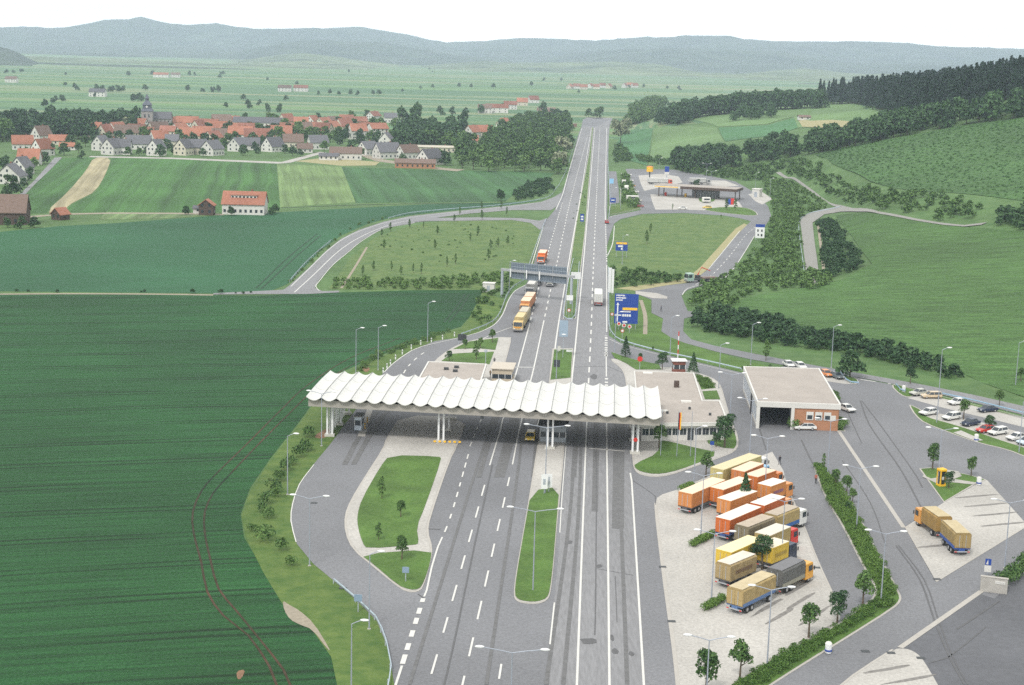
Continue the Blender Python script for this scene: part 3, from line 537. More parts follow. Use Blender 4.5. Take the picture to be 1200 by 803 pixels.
tag(tk.build('gravel_path', 'gravel'), kind='structure')
tk = MB(); ribbon(tk, [(330, 243.8), (430, 240), (520, 238.6), (600, 238)], 1.6, .06)
tag(tk.build('field_margin', mat('margin_dark', (.03, .05, .03), .95, .2, .3)), kind='structure')

# ---- painted lines
mk = MB(); zM = .10
def ln(pts, w=.22, dash=None, z=zM, ph=0): ribbon(mk, pts, w, z, dash, phase=ph, smooth=len(pts) > 2)
# west carriageway
ln([(450, 860), (463.8, 803), (471, 781)], .3); ln([(471.5, 779), (496, 702)], .6, (2.2, 1.8)); ln([(497, 700), (500, 692.7), (506, 665), (513.7, 640)], .25)
ln([(514, 640), (529, 603), (550, 529)], .25, (3.0, 3.0)); ln([(550.5, 524), (566, 488), (585, 455)], .2, (3, 3))
ln([(586, 482), (602.5, 445), (621, 379)], .3); ln([(621.6, 376), (632, 335), (642, 298), (649.6, 270), (659, 238)], .35, (4, 5))
ln([(488, 840), (509, 779), (570.5, 560)], .25, (6, 6), ph=1); ln([(573.8, 546), (587, 502), (591, 487), (606, 470)], .25); ln([(606, 490), (622, 446), (636.6, 380)], .3); ln([(636.6, 380), (645, 341), (653.4, 305.5), (660.8, 270), (671, 225), (689, 158)], .35, (5, 6))
ln([(527, 860), (545, 790), (597, 560)], .25, (6, 6), ph=3.3); ln([(600.5, 545), (609.4, 500), (613, 487.5), (620, 460)], .25)
ln([(630, 500), (646, 445), (654.5, 380), (673, 270), (680.5, 228), (693, 150)], .35)
ln([(575, 850), (583.7, 803), (587.5, 779)], .25, (6, 6)); ln([(618, 327), (637, 265)], .3); ln([(651.5, 246), (660, 226), (667, 200), (682, 150)], .35)
# east carriageway
ln([(673, 880), (676, 803), (687.4, 500), (690, 470)], .28); ln([(715, 880), (714.2, 803), (710.8, 500), (710.5, 480)], .28); ln([(759, 880), (754.5, 803), (740.2, 564), (738.5, 555)], .28)
ln([(689.5, 465), (690, 442), (693, 380), (697.2, 270), (703, 150)], .35, (6, 6)); ln([(710.8, 465), (710.6, 443)], .7, (1.6, 1.6)); ln([(710.5, 442), (710.3, 412)], .25); ln([(710.2, 418), (710.4, 394)], .7, (1.6, 1.6)); ln([(711, 389.5), (711, 311)], .3); ln([(711, 307), (709.4, 262)], .45, (3, 3)); ln([(709.4, 258), (709.3, 225), (711, 150)], .35)
ln([(667, 470), (670, 446), (676.7, 380), (687, 270), (697, 150)], .35)
ln([(649.7, 707), (644.4, 756)], .2); ln([(663.5, 520), (659, 577), (656, 625)], .15)
ln([(690.4, 526), (732, 529.4)], .35); ln([(598.8, 430.8), (625.5, 431)], .5)
ln([(712, 300), (718, 285), (720, 265)], .3)
# bypass of the checkpoint and the ramps
ln([(473, 438), (476, 433), (482, 426), (492, 417), (502, 411)], .3, (3, 4)); ln([(450, 437), (459, 428), (475, 416), (493, 407), (535, 397), (561, 390), (579, 381), (589, 369), (596, 352), (604, 341), (617, 334)], .25)
ln([(566, 397.5), (580, 391), (599.6, 384)], .25); ln([(347, 636), (341, 611), (343, 591), (351, 568), (368, 545)], .15)
ln([(341, 336), (361.5, 316), (384, 294), (402, 280.5), (422, 271), (452, 261), (482, 255), (525, 249.8), (600, 242), (640, 236.5)], .25); ln([(345, 343), (368, 322), (393, 298), (412, 284), (435, 272), (460, 263), (480, 258.5)], .3)
ln([(374, 341), (370, 336), (374, 330), (389, 312), (406, 297.5), (426, 281.5), (451, 268), (481, 263), (500, 259), (600, 258), (634, 261)], .25); ln([(500, 255), (600, 246), (640, 243)], .2)
ln([(815, 334), (835, 322), (857, 298), (873, 277), (886, 266)], .25, (4, 5)); ln([(884, 277), (870, 300), (858, 317), (846, 328), (827, 332.5), (806, 338.5), (799.5, 346)], .25); ln([(867, 271), (845, 298), (830, 316)], .25)
ln([(714, 398), (727, 404), (780, 418), (869, 439)], .2); ln([(1008, 445.3), (1044, 450.6)], .5, (3, 3))
ln([(712.7, 256), (722, 252.6), (751, 247.8)], .2)
tag(mk.build('road_markings', 'paint'), kind='structure')
mk = MB(); ribbon(mk, [(982.5, 505), (1059, 619)], .7, .085, smooth=False); ribbon(mk, [(1150, 693.5), (1054.8, 760)], .75, .105, smooth=False)
ribbon(mk, [(1061, 618), (1097, 682.5), (1200, 619)], .3, .095, smooth=False); ribbon(mk, [(768.6, 590), (770, 610), (778.5, 680), (789.5, 760), (797, 830)], .5, .095)
ribbon(mk, [(924, 575), (941, 614.6), (958, 657.5), (975, 695), (984, 716)], .3, .095); ribbon(mk, [(1046, 762), (1000, 792), (960, 826)], .3, .095)
tag(mk.build('gutter', 'kerb'), kind='structure')
mk = MB()
for pl, wd in [([(698, 530), (699, 560), (698, 700), (697, 745)], .16), ([(577, 545), (556, 640), (534, 745), (519, 810)], .22), ([(740.5, 563), (768, 582), (768.4, 592)], .12), ([(699, 667), (742, 675)], .12), ([(721, 676), (723, 730)], .1),
               ([(501, 620.5), (516, 621)], .2), ([(890, 503), (898, 528)], .25), ([(939, 516), (952, 543)], .25), ([(1008, 470), (1020, 500), (1055, 550), (1082, 600)], .25), ([(1050, 640), (1078, 680), (1094, 725), (1112, 770), (1130, 803)], .22), ([(1053, 640), (1083, 680), (1099, 725), (1116, 770), (1134, 803)], .18), ([(1122, 738), (1171, 705)], .25), ([(1088, 778), (1110, 772), (1150, 740), (1155, 735)], .2),
               ([(987, 540), (1020, 590), (1038, 640)], .15), ([(960, 455), (985, 470), (1010, 520)], .15), ([(490, 697), (497, 702)], .2), ([(671, 431), (713, 430), (729, 437)], .15), ([(640, 520), (634, 576)], .1), ([(1010, 470), (1040, 510), (1075, 560), (1081, 572)], .2), ([(1105, 560), (1200, 600)], .01)]:
    ribbon(mk, pl, wd, .098)
def blot(px, py, wx, wy, rz=0.0):
    c = G(px, py); n = 12; r_ = [rng.uniform(.8, 1.15) for _ in range(n)]
    mk.add([(c.x + math.cos(a) * wx * q * math.cos(rz) - math.sin(a) * wy * q * math.sin(rz), c.y + math.cos(a) * wx * q * math.sin(rz) + math.sin(a) * wy * q * math.cos(rz), .099) for a, q in zip(np.linspace(0, 2 * math.pi, n, endpoint=False), r_)], [tuple(range(n))])
for a in [(690, 752, 1.1, 1.0), (721, 764, .4, .9), (740, 767, .4, .7), (702, 664, .5, .7), (696, 442, .8, 3), (668, 636, .4, .8), (717, 748, .3, 1.0)]: blot(*a)
tag(mk.build('tar_repairs', 'tar'), kind='structure')
# tyre and oil stains where the trucks stand
mk = MB(); _d = G(894.5, 594) - G(857, 611.5); ta = math.atan2(_d.y, _d.x)
for px, py in [(938, 705), (955, 722), (965, 740), (915, 722), (900, 712), (935, 690)]: blot(px, py, 4.5, .35, ta)
for px, py in [(1145, 582), (1158, 592), (1168, 603), (1176, 615), (1100, 640)]: blot(px, py, 4.5, .4, R(20))
for px, py in [(1040, 785), (1068, 797)]: blot(px, py, 4, .35, R(25))
mk.v = [(a, b_, .092) for a, b_, c_ in mk.v]
wr = MB()
for pl in [([(588, 560), (604, 500), (612, 470)], .9), ([(582, 560), (598, 500), (606, 470)], .9), ([(561, 560), (577, 505), (588, 470)], .8), ([(625, 560), (631, 500), (636, 470)], .8), ([(672, 560), (676, 500), (678, 470)], .9), ([(697, 600), (699, 500), (699, 470)], 1.0), ([(721, 620), (722, 500), (721, 470)], 1.0), ([(728, 620), (729, 500), (728, 470)], .8), ([(404, 545), (425, 505), (452, 470)], .9), ([(414, 545), (440, 500), (466, 468)], .9),
           ([(640, 803), (668, 600), (676, 470)], .5), ([(735, 803), (726, 560), (724, 480)], .5), ([(660, 803), (678, 600), (682, 470)], .5), ([(480, 803), (560, 545), (585, 470)], .4), ([(570, 803), (606, 560), (616, 470)], .4)]: ribbon(wr, pl[0], pl[1], .092 + .0015 * len(wr.f) / 40)
tag(wr.build('tyre_wear', mat('tyre_wear', (.135, .135, .138), .8, .2, 1.0)), kind='structure')
tag(mk.build('oil_stains', mat('stain', (.20, .19, .18), .8, .3, 1.2)), kind='structure')
mk = MB()
for px, py in [(776.5, 665), (787, 729), (957, 666), (1098, 679.5), (1044, 766), (1079, 772), (402, 690), (1014, 764), (368, 590)]:
    c = G(px, py); mk.box(c.x - .5, c.x + .5, c.y - .35, c.y + .35, .09, .12)
tag(mk.build('drain_grate', 'darkmetal'), kind='structure')

# ================================================================== FAR HILLS
def interp(tab, x): return np.interp(x, [t[0] for t in tab], [t[1] for t in tab])
def ridge(name, tab, r0, rp_, r1, m, nz_amp, seed, xr=(-500, 1700), low=0.0):
    azs = np.linspace(xr[0], xr[1], 260); rs = np.concatenate([np.linspace(r0, rp_, 26), np.linspace(rp_, r1, 8)[1:]])
    V = []
    for px in azs:
        d = ray(px, 300); a = d[:2] / np.linalg.norm(d[:2]); py = float(interp(tab, px)); dd = ray(px, py); el = dd[2] / np.linalg.norm(dd[:2]); hp = max(0, CAMH + el * rp_)
        for r_ in rs:
            t = (r_ - r0) / (rp_ - r0) if r_ < rp_ else (r1 - r_) / (r1 - rp_)
            t = max(0, min(1, t)); s = t * t * (3 - 2 * t) if r_ < rp_ else t
            x, y = a * r_; nn = noise.fractal(Vector((x / 900 + seed, y / 900, seed)), 1.0, 2.1, 5)
            k = math.sin(math.pi * min(t, 1) * .98) if r_ < rp_ else t * .2
            z = hp * s * (1 + .25 * nn * k) + nn * nz_amp * k + noise.noise(Vector((x / 60, y / 60, 3))) * 5 * t * (hp > 5)
            V.append((x, y, z - 1.2 * (t < .01) - (2 if hp < 2 else 0)))
    nr = len(rs); i = (np.arange(len(azs) - 1)[:, None] * nr + np.arange(nr - 1)[None]).ravel(); F = np.stack([i, i + nr, i + nr + 1, i + 1], 1)
    o = npmesh(name, np.array(V), F, m); o['kind'] = 'structure'; o.data.polygons.foreach_set('use_smooth', [True] * len(F)); return o
M['far_forest'] = mat('far_forest', (.012, .028, .018), .95, col2=(.06, .085, .05), scale=.006, var2=(.004, .25), bump=6, bscale=.03)
M['far_slopes'] = mat('far_slopes', (.02, .045, .03), .95, col2=(.20, .25, .12), scale=.003, var2=(.02, .25), bump=4, bscale=.03, stretch=((1, 2.2, 1), R(20)))
SKY = [(-300, 30), (0, 35), (25, 34), (70, 36), (100, 33), (130, 28), (170, 25.5), (200, 30), (225, 31), (255, 29), (300, 37), (340, 35), (380, 32), (420, 31), (470, 38), (500, 46), (520, 50), (560, 49), (600, 46.5), (650, 47), (730, 48.5), (790, 47), (870, 46), (940, 46.5), (1050, 52), (1150, 57), (1200, 59), (1500, 66)]
ridge('far_hills', SKY, 8200, 10800, 13200, 'far_forest', 60, 1.3)
ridge('far_hills', [(-500, 84), (120, 80), (210, 74), (250, 73), (285, 63), (335, 50), (380, 47), (440, 52), (480, 60), (540, 66), (575, 67), (610, 76), (660, 62), (720, 57), (800, 56), (900, 60), (960, 72), (1700, 110)], 6900, 8300, 9600, 'far_forest', 45, 8.1)
ridge('far_hills', [(-500, 90), (150, 84), (230, 76), (290, 70), (330, 64), (360, 62), (400, 68), (450, 75), (480, 79), (520, 75), (560, 71), (600, 73), (650, 73), (700, 72), (760, 75), (800, 84), (840, 90), (880, 84), (930, 80), (1000, 88), (1100, 92), (1700, 110)], 5000, 6500, 7600, 'far_slopes', 28, 5.7)
ridge('far_hills', [(-500, 40), (-200, 46), (-40, 53), (0, 54), (20, 58), (48, 73), (70, 84), (1700, 110)], 4300, 5100, 5900, 'far_forest', 12, 3.3)

# ================================================================== HAZE
hz = MB().box(-11500, 11500, -450, 13900, -11, 380).build('haze', [])
hm = bpy.data.materials.new('haze'); hm.use_nodes = True; hn = hm.node_tree.nodes; hn.clear(); ho = hn.new('ShaderNodeOutputMaterial'); hv = hn.new('ShaderNodeVolumePrincipled')
hv.inputs['Color'].default_value = (.70, .82, 1.0, 1); hv.inputs['Density'].default_value = 1.0e-4; hv.inputs['Anisotropy'].default_value = 0.0
hm.node_tree.links.new(hv.outputs[0], ho.inputs['Volume']); hz.data.materials.clear(); hz.data.materials.append(hm); hz['kind'] = 'stuff'; hm.cycles.homogeneous_volume = True if hasattr(hm.cycles, 'homogeneous_volume') else None

# ================================================================== CHECKPOINT ROOF
ZR = 8.0
q4 = [np.array(flat(*p, ZR)) for p in ((358.8, 464.4), (775.5, 487.5), (771, 452), (387.4, 434))]
def bil(u, v): p = q4[0] * (1 - u) * (1 - v) + q4[1] * u * (1 - v) + q4[2] * u * v + q4[3] * (1 - u) * v; return float(p[0]), float(p[1])
ctr = bil(.5, .5); can = empty('checkpoint_roof', (ctr[0], ctr[1], 0), 0, 'long white canopy of scalloped vaults on paired columns spanning the motorway', 'canopy')
def lc(x, y, z): return (x - ctr[0], y - ctr[1], z)
NB, SEG, VS = 23, 10, 6
for bay in range(NB):
    mb = MB(); top = []
    for j in range(VS + 1):
        for i in range(SEG + 1):
            t = i / SEG; u = (bay + t) / NB; v = j / VS; sag = math.sin(math.pi * t)
            x, y = bil(u, v); end = .35 * (1 - math.cos(math.pi * abs(2 * v - 1) / 2)) * 0
            top.append(lc(x, y, ZR - .62 * sag + .25 * math.sin(math.pi * v) + end))
    n1 = SEG + 1; bot = [(a, b_, c_ - .12) for a, b_, c_ in top]; K = len(top); fs = []
    for j in range(VS):
        for i in range(SEG):
            a = j * n1 + i; fs += [(a, a + 1, a + n1 + 1, a + n1), (K + a, K + a + n1, K + a + n1 + 1, K + a + 1)]
    for i in range(SEG):
        fs.append((i, K + i, K + i + 1, i + 1)); a = VS * n1 + i; fs.append((a, a + 1, K + a + 1, K + a))
    for j in range(VS):
        a = j * n1; fs.append((a, a + n1, K + a + n1, K + a)); a += SEG; fs.append((a, K + a, K + a + n1, a + n1))
    mb.add(top + bot, fs); o = mb.build('roof_shell', 'shell', can)
    for v in (.33, .66):
        jt = MB(); pts = [lc(*bil((bay + t) / NB, v), ZR - .62 * math.sin(math.pi * t) + .25 * math.sin(math.pi * v) + .012) for t in np.linspace(.04, .96, 7)]; jt.tube(pts, .022, 4); jt.build('shell_joint', cmat((.36, .36, .35)), o)
    # rib gutter between two shells
    if bay:
        g = MB(); u = bay / NB; pts = [lc(*bil(u, v), ZR + .25 * math.sin(math.pi * v) + .0) for v in np.linspace(.005, .995, 7)]; g.tube(pts, .075, 6); g.build('roof_seam', cmat((.24, .24, .235)), can)
# edge beam: a downstand all round, below the shells
mb = MB()
def wall4(mb, a, b, z0, z1, th):
    d = Vector((b[0] - a[0], b[1] - a[1], 0)).normalized(); nn = Vector((-d.y, d.x, 0)) * th / 2
    P = [Vector((a[0], a[1], 0)) - nn, Vector((b[0], b[1], 0)) - nn, Vector((b[0], b[1], 0)) + nn, Vector((a[0], a[1], 0)) + nn]
    mb.add([(p.x, p.y, z0) for p in P] + [(p.x, p.y, z1) for p in P], [(0, 3, 2, 1), (4, 5, 6, 7), (0, 1, 5, 4), (1, 2, 6, 5), (2, 3, 7, 6), (3, 0, 4, 7)])
def L2(u, v): x, y = bil(u, v); return (x - ctr[0], y - ctr[1])
for a, b in ((L2(.004, .04), L2(.996, .04)), (L2(.004, .96), L2(.996, .96))): wall4(mb, a, b, 6.0, 7.25, .4)
for a, b in ((L2(.006, .055), L2(.006, .945)), (L2(.994, .055), L2(.994, .945))): wall4(mb, a, b, 6.05, 7.2, .4)
mb.build('edge_beam', cmat((.33, .31, .28), .85), can)
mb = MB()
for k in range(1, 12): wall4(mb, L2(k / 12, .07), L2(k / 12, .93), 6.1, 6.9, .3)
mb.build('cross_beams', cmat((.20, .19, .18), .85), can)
mb = MB()
for i in range(2):
    pass
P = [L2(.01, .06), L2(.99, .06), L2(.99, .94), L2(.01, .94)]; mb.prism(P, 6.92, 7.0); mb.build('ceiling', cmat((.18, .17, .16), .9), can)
colx = [(387, 511), (521, 513), (647, 520), (745, 527)]
us = []
for px, py in colx:
    x, y = flat(px, py); a = q4[0] + (q4[3] - q4[0]) * .12; b = q4[1] + (q4[2] - q4[1]) * .12
    d = b - a; us.append(float((np.array([x, y]) - a) @ d / (d @ d)))
for u in us:
    for v in (.13, .5, .87):
        x, y = bil(u, v)
        for s in (-.45, .45):
            MB().box(x - ctr[0] + s - .17, x - ctr[0] + s + .17, y - ctr[1] - .22, y - ctr[1] + .22, 0.1, 6.1).build('column', 'white_metal', can)
        MB().box(x - ctr[0] - .9, x - ctr[0] + .9, y - ctr[1] - .6, y - ctr[1] + .6, .08, .5).build('column_base', cmat((.5, .49, .45), .8), can)
        if v == .13 and u == us[1]:
            mb = MB()
            for k in range(6): mb.box(x - ctr[0] - 1.3 + k * .9, x - ctr[0] - .85 + k * .9, y - ctr[1] - .92, y - ctr[1] - .86, .3, .65)
            mb.build('hazard_stripe', 'yellow', can)
for k in range(9):        # fins of the west side screen
    x, y = bil(us[0] - .004, .2 + .075 * k); MB().box(x - ctr[0] - .1, x - ctr[0] + .1, y - ctr[1] - .3, y - ctr[1] + .3, .05, 6.05).build('screen_fin', 'white_metal', can)
x, y = bil(us[3] + .0, .13); MB().tube([(x - ctr[0], y - ctr[1] - .30, 2.7), (x - ctr[0], y - ctr[1] - .36, 2.7)], .38, 16).build('no_entry_disc', 'red', can)
for px, py, c in ((669.7, 489, 'red'), (565, 487, 'darkmetal')):
    x, y = flat(px, py, 6.0); x -= ctr[0]; y -= ctr[1]; MB().box(x - .3, x + .3, y - .2, y + .1, 5.35, 5.98).build('lane_signal', c, can)

def booth(px, py, w_, d_, h_, rz, body, label, name='customs_booth', roofc=(.30, .30, .30), band=(.9, 1.9), cat='booth', over=.35):
    p = G(px, py); o = empty(name, (p.x, p.y, .14), rz, label, cat)
    MB().box(-w_ / 2, w_ / 2, -d_ / 2, d_ / 2, 0, band[0]).build('base_wall', cmat(body, .6), o)
    MB().box(-w_ / 2 + .04, w_ / 2 - .04, -d_ / 2 + .04, d_ / 2 - .04, band[0] + .002, band[1]).build('window_band', 'glass', o)
    for sx in np.linspace(-1, 1, max(2, int(w_ / 1.2) + 1)):
        for sy in (-1, 1): MB().box(sx * (w_ / 2 - .05) - .05, sx * (w_ / 2 - .05) + .05, sy * (d_ / 2 - .02) - .05, sy * (d_ / 2 - .02) + .05, band[0] + .004, band[1]).build('window_post', 'white_metal', o)
    MB().box(-w_ / 2, w_ / 2, -d_ / 2, d_ / 2, band[1] + .002, h_).build('head_wall', cmat(body, .6), o)
    MB().box(-w_ / 2 - over, w_ / 2 + over, -d_ / 2 - over, d_ / 2 + over, h_ + .002, h_ + .2).build('roof', cmat(roofc, .7), o, bevel=.03)
    return o
booth(649, 512, 4.8, 9, 3.0, R(-4), (.30, .33, .36), 'grey glazed control booth on the central island under the white canopy', roofc=(.10, .10, .11))
booth(421, 503, 1.3, 3, 2.5, R(-4), (.55, .62, .70), 'narrow pale blue booth on the small island in the westernmost canopy lane', over=.15)
booth(589.5, 446, 4.3, 6.5, 3.0, R(-5), (.50, .43, .33), 'low beige office booth beside two people just behind the canopy', roofc=(.50, .45, .38))
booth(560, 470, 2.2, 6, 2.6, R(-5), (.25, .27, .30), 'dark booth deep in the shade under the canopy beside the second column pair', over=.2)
island('booth_island', [(419, 512), (428, 512), (432, 497), (440, 470), (434, 470), (424, 497)], 'concrete', 0, .1)
for px, py, s in ((427.5, 504, 'yellow and dark striped bollard by the pale blue booth'), (430.5, 497, 'striped lane post standing behind the bollard of the pale blue booth')):
    p = G(px, py); o = empty('striped_post', (p.x, p.y, .14), 0, s, 'bollard'); MB().tube([(0, 0, 0), (0, 0, 1.3)], .13, 10).build('post', 'darkmetal', o)
    for k in range(3): MB().tube([(0, 0, .2 + .4 * k), (0, 0, .4 + .4 * k)], .137, 10).build('stripe', 'yellow', o)

# ================================================================== CHECKPOINT BUILDINGS
def bld_wall(name, poly, z0, z1, m, parent): return MB().prism(poly, z0, z1).build(name, m, parent)
def rel(pts, c, z=0.0): return [(x - c[0], y - c[1]) for x, y in [flat(*p, z) for p in pts]]
# flat-roofed customs office east of the road
c = flat(800, 500); off = empty('customs_office', (c[0], c[1], .13), 0, 'low customs office with stepped flat gravel roof and long window front beside the flagpoles', 'building')
hz_ = 3.4; rp_ = rel([(742.7, 435.3), (813.3, 437.4), (823.5, 469.7), (843.8, 470.2), (854, 496), (764, 497), (748, 497)], c, hz_ + .13)
ins_ = inset(rp_, .7); bld_wall('wall', ins_, 0, hz_ - .5, 'white', off)
rf = bld_wall('roof', rp_, hz_ - .498, hz_ - .06, 'white', off)
MB().prism(inset(rp_, .3), hz_ - .058, hz_ - .02).build('roof_gravel', 'roofgravel', rf)
par = MB(); R1, R2 = rp_, inset(rp_, .28)
for i in range(len(R1)): j = (i + 1) % len(R1); par.add([(*R1[i], hz_ - .057), (*R1[j], hz_ - .057), (*R2[j], hz_ - .057), (*R2[i], hz_ - .057), (*R1[i], hz_ + .14), (*R1[j], hz_ + .14), (*R2[j], hz_ + .14), (*R2[i], hz_ + .14)], [(4, 5, 6, 7), (0, 1, 5, 4), (2, 3, 7, 6)])
par.build('parapet', 'white', rf)
def facade(parent, a, b, zs, zt, n, gap=.12, door=None, m='glass'):
    """n windows between wall points a and b, on the outside of the wall (left side of a->b is outside: -normal)"""
    a = Vector((*a, 0)); b = Vector((*b, 0)); d = (b - a); L = d.length; d.normalize(); nn = Vector((d.y, -d.x, 0))
    ang = math.atan2(d.y, d.x)
    for i in range(n):
        s0 = L * i / n + gap; s1 = L * (i + 1) / n - gap; z0 = .1 if door == i else zs
        f = MB().box(s0 - .06, s1 + .06, -.06, .01, z0 - .06, zt + .06).build('window_frame', 'white_metal', parent); f.location = a; f.rotation_euler = (0, 0, ang); f.name = 'window' if door != i else 'door'
        g = MB().box(s0, (s0 + s1) / 2 - .03, -.09, -.062, z0, zt).box((s0 + s1) / 2 + .03, s1, -.09, -.062, z0, zt).build('pane', m, f)
fa, fb = ins_[-2] if False else None, None
e_ = [ins_[6], ins_[4]]; e_.sort(key=lambda p: p[0]); facade(off, e_[0], e_[1], 1.1, 2.35, 11, door=6)
for px, py in ((792.7, 454.5),): p = rel([(px, py)], c, hz_)[0]; MB().box(p[0] - .5, p[0] + .5, p[1] - .4, p[1] + .4, hz_ - .019, hz_ + 1.3).build('chimney', 'timber', rf)
for px, py in ((782, 485.5), (808, 480.5), (832, 487.5)): p = rel([(px, py)], c, hz_)[0]; MB().tube([(p[0], p[1], hz_ - .019), (p[0], p[1], hz_ + .45)], .25, 10).build('roof_vent', 'darkmetal', rf)
for px, py in ((759, 438.5), (804, 472), (776, 483)): p = rel([(px, py)], c, hz_)[0]; MB().box(p[0] - 1, p[0] + 1, p[1] - .6, p[1] + .6, hz_ - .019, hz_ + .25).build('skylight', 'white', rf)
# small flat-roofed office west, behind the canopy
c = flat(532, 450); o2 = empty('customs_office', (c[0], c[1], .13), 0, 'small flat gravel-roofed office west of the road behind the canopy', 'building')
rp_ = rel([(501.6, 424.3), (570.4, 427.3), (562.5, 452), (487.5, 449)], c, 3.5); bld_wall('wall', inset(rp_, .6), 0, 2.9, 'cream', o2)
rf = bld_wall('roof', rp_, 2.902, 3.35, 'white', o2); MB().prism(inset(rp_, .35), 3.352, 3.40).build('roof_gravel', 'roofgravel', rf)
R1, R2 = rp_, inset(rp_, .3); par = MB()
for i in range(4): j = (i + 1) % 4; par.add([(*R1[i], 3.352), (*R1[j], 3.352), (*R2[j], 3.352), (*R2[i], 3.352), (*R1[i], 3.55), (*R1[j], 3.55), (*R2[j], 3.55), (*R2[i], 3.55)], [(4, 5, 6, 7), (0, 1, 5, 4), (2, 3, 7, 6)])
par.build('parapet', 'white', rf)
for px, py in ((523, 433.5), (535, 431.5), (533.5, 436)): p = rel([(px, py)], c, 3.5)[0]; MB().box(p[0] - .5, p[0] + .5, p[1] - .35, p[1] + .35, 3.402, 3.9).build('roof_vent', 'darkmetal', rf)
# garage
c = flat(930, 500); ga = empty('inspection_garage', (c[0], c[1], .06), 0, 'brick inspection garage with white fascia, flat gravel roof and dark open bay', 'garage')
hz_ = 5.2; rp_ = rel([(887.1, 471.5), (985.7, 475), (960.2, 432.4), (870.9, 430)], c, hz_)
wl = inset(rp_, .35); A_, B_, C_, D_ = [Vector((*p, 0)) for p in wl]
def lerp(a, b, t): return a + (b - a) * t
mid = .43
def quadwall(pts, z0, z1, m, nm='wall', th=.3):
    mb = MB()
    for a, b in zip(pts[:-1], pts[1:]): wall4(mb, a, b, z0, z1, th)
    return mb.build(nm, m, ga)
F1 = lerp(A_, B_, mid); Bk = lerp(D_, C_, mid)
quadwall([F1 + Vector((.3, 0, 0)), B_], 0, hz_ - .95, 'brick'); quadwall([B_ + Vector((0, .2, 0)), C_], 0, hz_ - .95, 'brick'); quadwall([C_ - Vector((.2, 0, 0)), D_], 0, hz_ - .95, 'brick')
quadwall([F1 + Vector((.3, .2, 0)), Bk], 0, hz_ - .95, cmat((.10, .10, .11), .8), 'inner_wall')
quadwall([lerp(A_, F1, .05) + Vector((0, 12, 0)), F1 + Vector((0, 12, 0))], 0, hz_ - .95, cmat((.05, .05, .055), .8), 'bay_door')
for i in range(12):
    p0, p1 = lerp(A_, D_, i / 12 + .012), lerp(A_, D_, (i + 1) / 12 - .012); mb = MB(); wall4(mb, p0, p1, .4, hz_ - 1.0, .12); mb.build('side_window', cmat((.20, .27, .36), .2), ga)
for i in range(13): p0 = lerp(A_, D_, i / 12); MB().box(p0.x - .12, p0.x + .12, p0.y - .12, p0.y + .12, 0, hz_ - .97).build('mullion', 'white_metal', ga)
mb = MB(); wall4(mb, A_, D_, .0, .38, .4); mb.build('plinth', 'kerb', ga)
for p0 in (A_, F1): MB().box(p0.x - .3, p0.x + .3, p0.y - .35, p0.y + .25, 0, hz_ - .95).build('pillar', 'white', ga)
rf = bld_wall('roof', rp_, hz_ - .948, hz_ - .06, 'white', ga); MB().prism(inset(rp_, .35), hz_ - .058, hz_ - .01).build('roof_gravel', 'roofgravel', rf)
R1, R2 = rp_, inset(rp_, .3); par = MB()
for i in range(4): j = (i + 1) % 4; par.add([(*R1[i], hz_ - .057), (*R1[j], hz_ - .057), (*R2[j], hz_ - .057), (*R2[i], hz_ - .057), (*R1[i], hz_ + .1), (*R1[j], hz_ + .1), (*R2[j], hz_ + .1), (*R2[i], hz_ + .1)], [(4, 5, 6, 7), (0, 1, 5, 4), (2, 3, 7, 6)])
par.build('parapet', 'white', rf)
dF = (B_ - A_).normalized()
for t0 in (.60, .71, .82):
    p0 = lerp(A_, B_, t0); mb = MB(); wall4(mb, p0 + Vector((0, -.22, 0)), p0 + dF * 1.35 + Vector((0, -.22, 0)), 2.0, 3.6, .1); wf = mb.build('window', 'white', ga)
    mb = MB(); wall4(mb, p0 + dF * .2 + Vector((0, -.30, 0)), p0 + dF * 1.15 + Vector((0, -.30, 0)), 2.2, 2.95, .04); mb.build('pane', 'glass', wf)
p0 = lerp(A_, B_, .935); mb = MB(); wall4(mb, p0 + Vector((-.7, -.22, 0)), p0 + Vector((.5, -.22, 0)), 2.0, 3.0, .08); mb.build('notice_board', 'white', ga)

def px_sign(px, py, base, wd, hg, parts, label, name='road_sign', posts=2, faces=None, z0=0.0, rz=R(-3), cat='sign', group=None):
    """parts: (colour, x0, x1, z0, z1) fractions of the panel"""
    p = G(*base); o = empty(name, (p.x, p.y, p.z + z0), rz, label, cat, group); zt = G(px, py)
    top = parts['top']; pn = MB().box(-wd / 2, wd / 2, -.06, .02, top - hg, top).build('panel', parts['m'], o)
    for nm, m, x0, x1, a, b in parts.get('marks', []): MB().box(-wd / 2 + wd * x0, -wd / 2 + wd * x1, -.085, -.061, top - hg + hg * a, top - hg + hg * b).build(nm, m, pn)
    for k in range(posts):
        x = 0 if posts == 1 else -wd * .42 + wd * .84 * k / (posts - 1); MB().tube([(x, .09, 0), (x, .09, top - .02)], .07, 8).build('post', 'galv', o)
    return o
S_ = 'white_metal'
tx = []
for k, (x0, x1, z) in enumerate([(.06, .42, .965), (.06, .47, .885), (.06, .34, .81)]):       # three destination lines, too small in the photograph to read
    x = x0
    while x < x1: wl_ = rng.uniform(.025, .05); tx.append(('lettering', S_, x, min(x + wl_, x1), z - .05 + (0 if rng.random() < .6 else .012), z)); x += wl_ + .012
x = .36
while x < .66: tx.append(('lettering', S_, x, x + .03, .38, .425)); x += .042
for x0, x1 in ((.34, .41), (.43, .50), (.52, .60), (.62, .70)): tx.append(('lettering', S_, x0, x1, .24, .315))
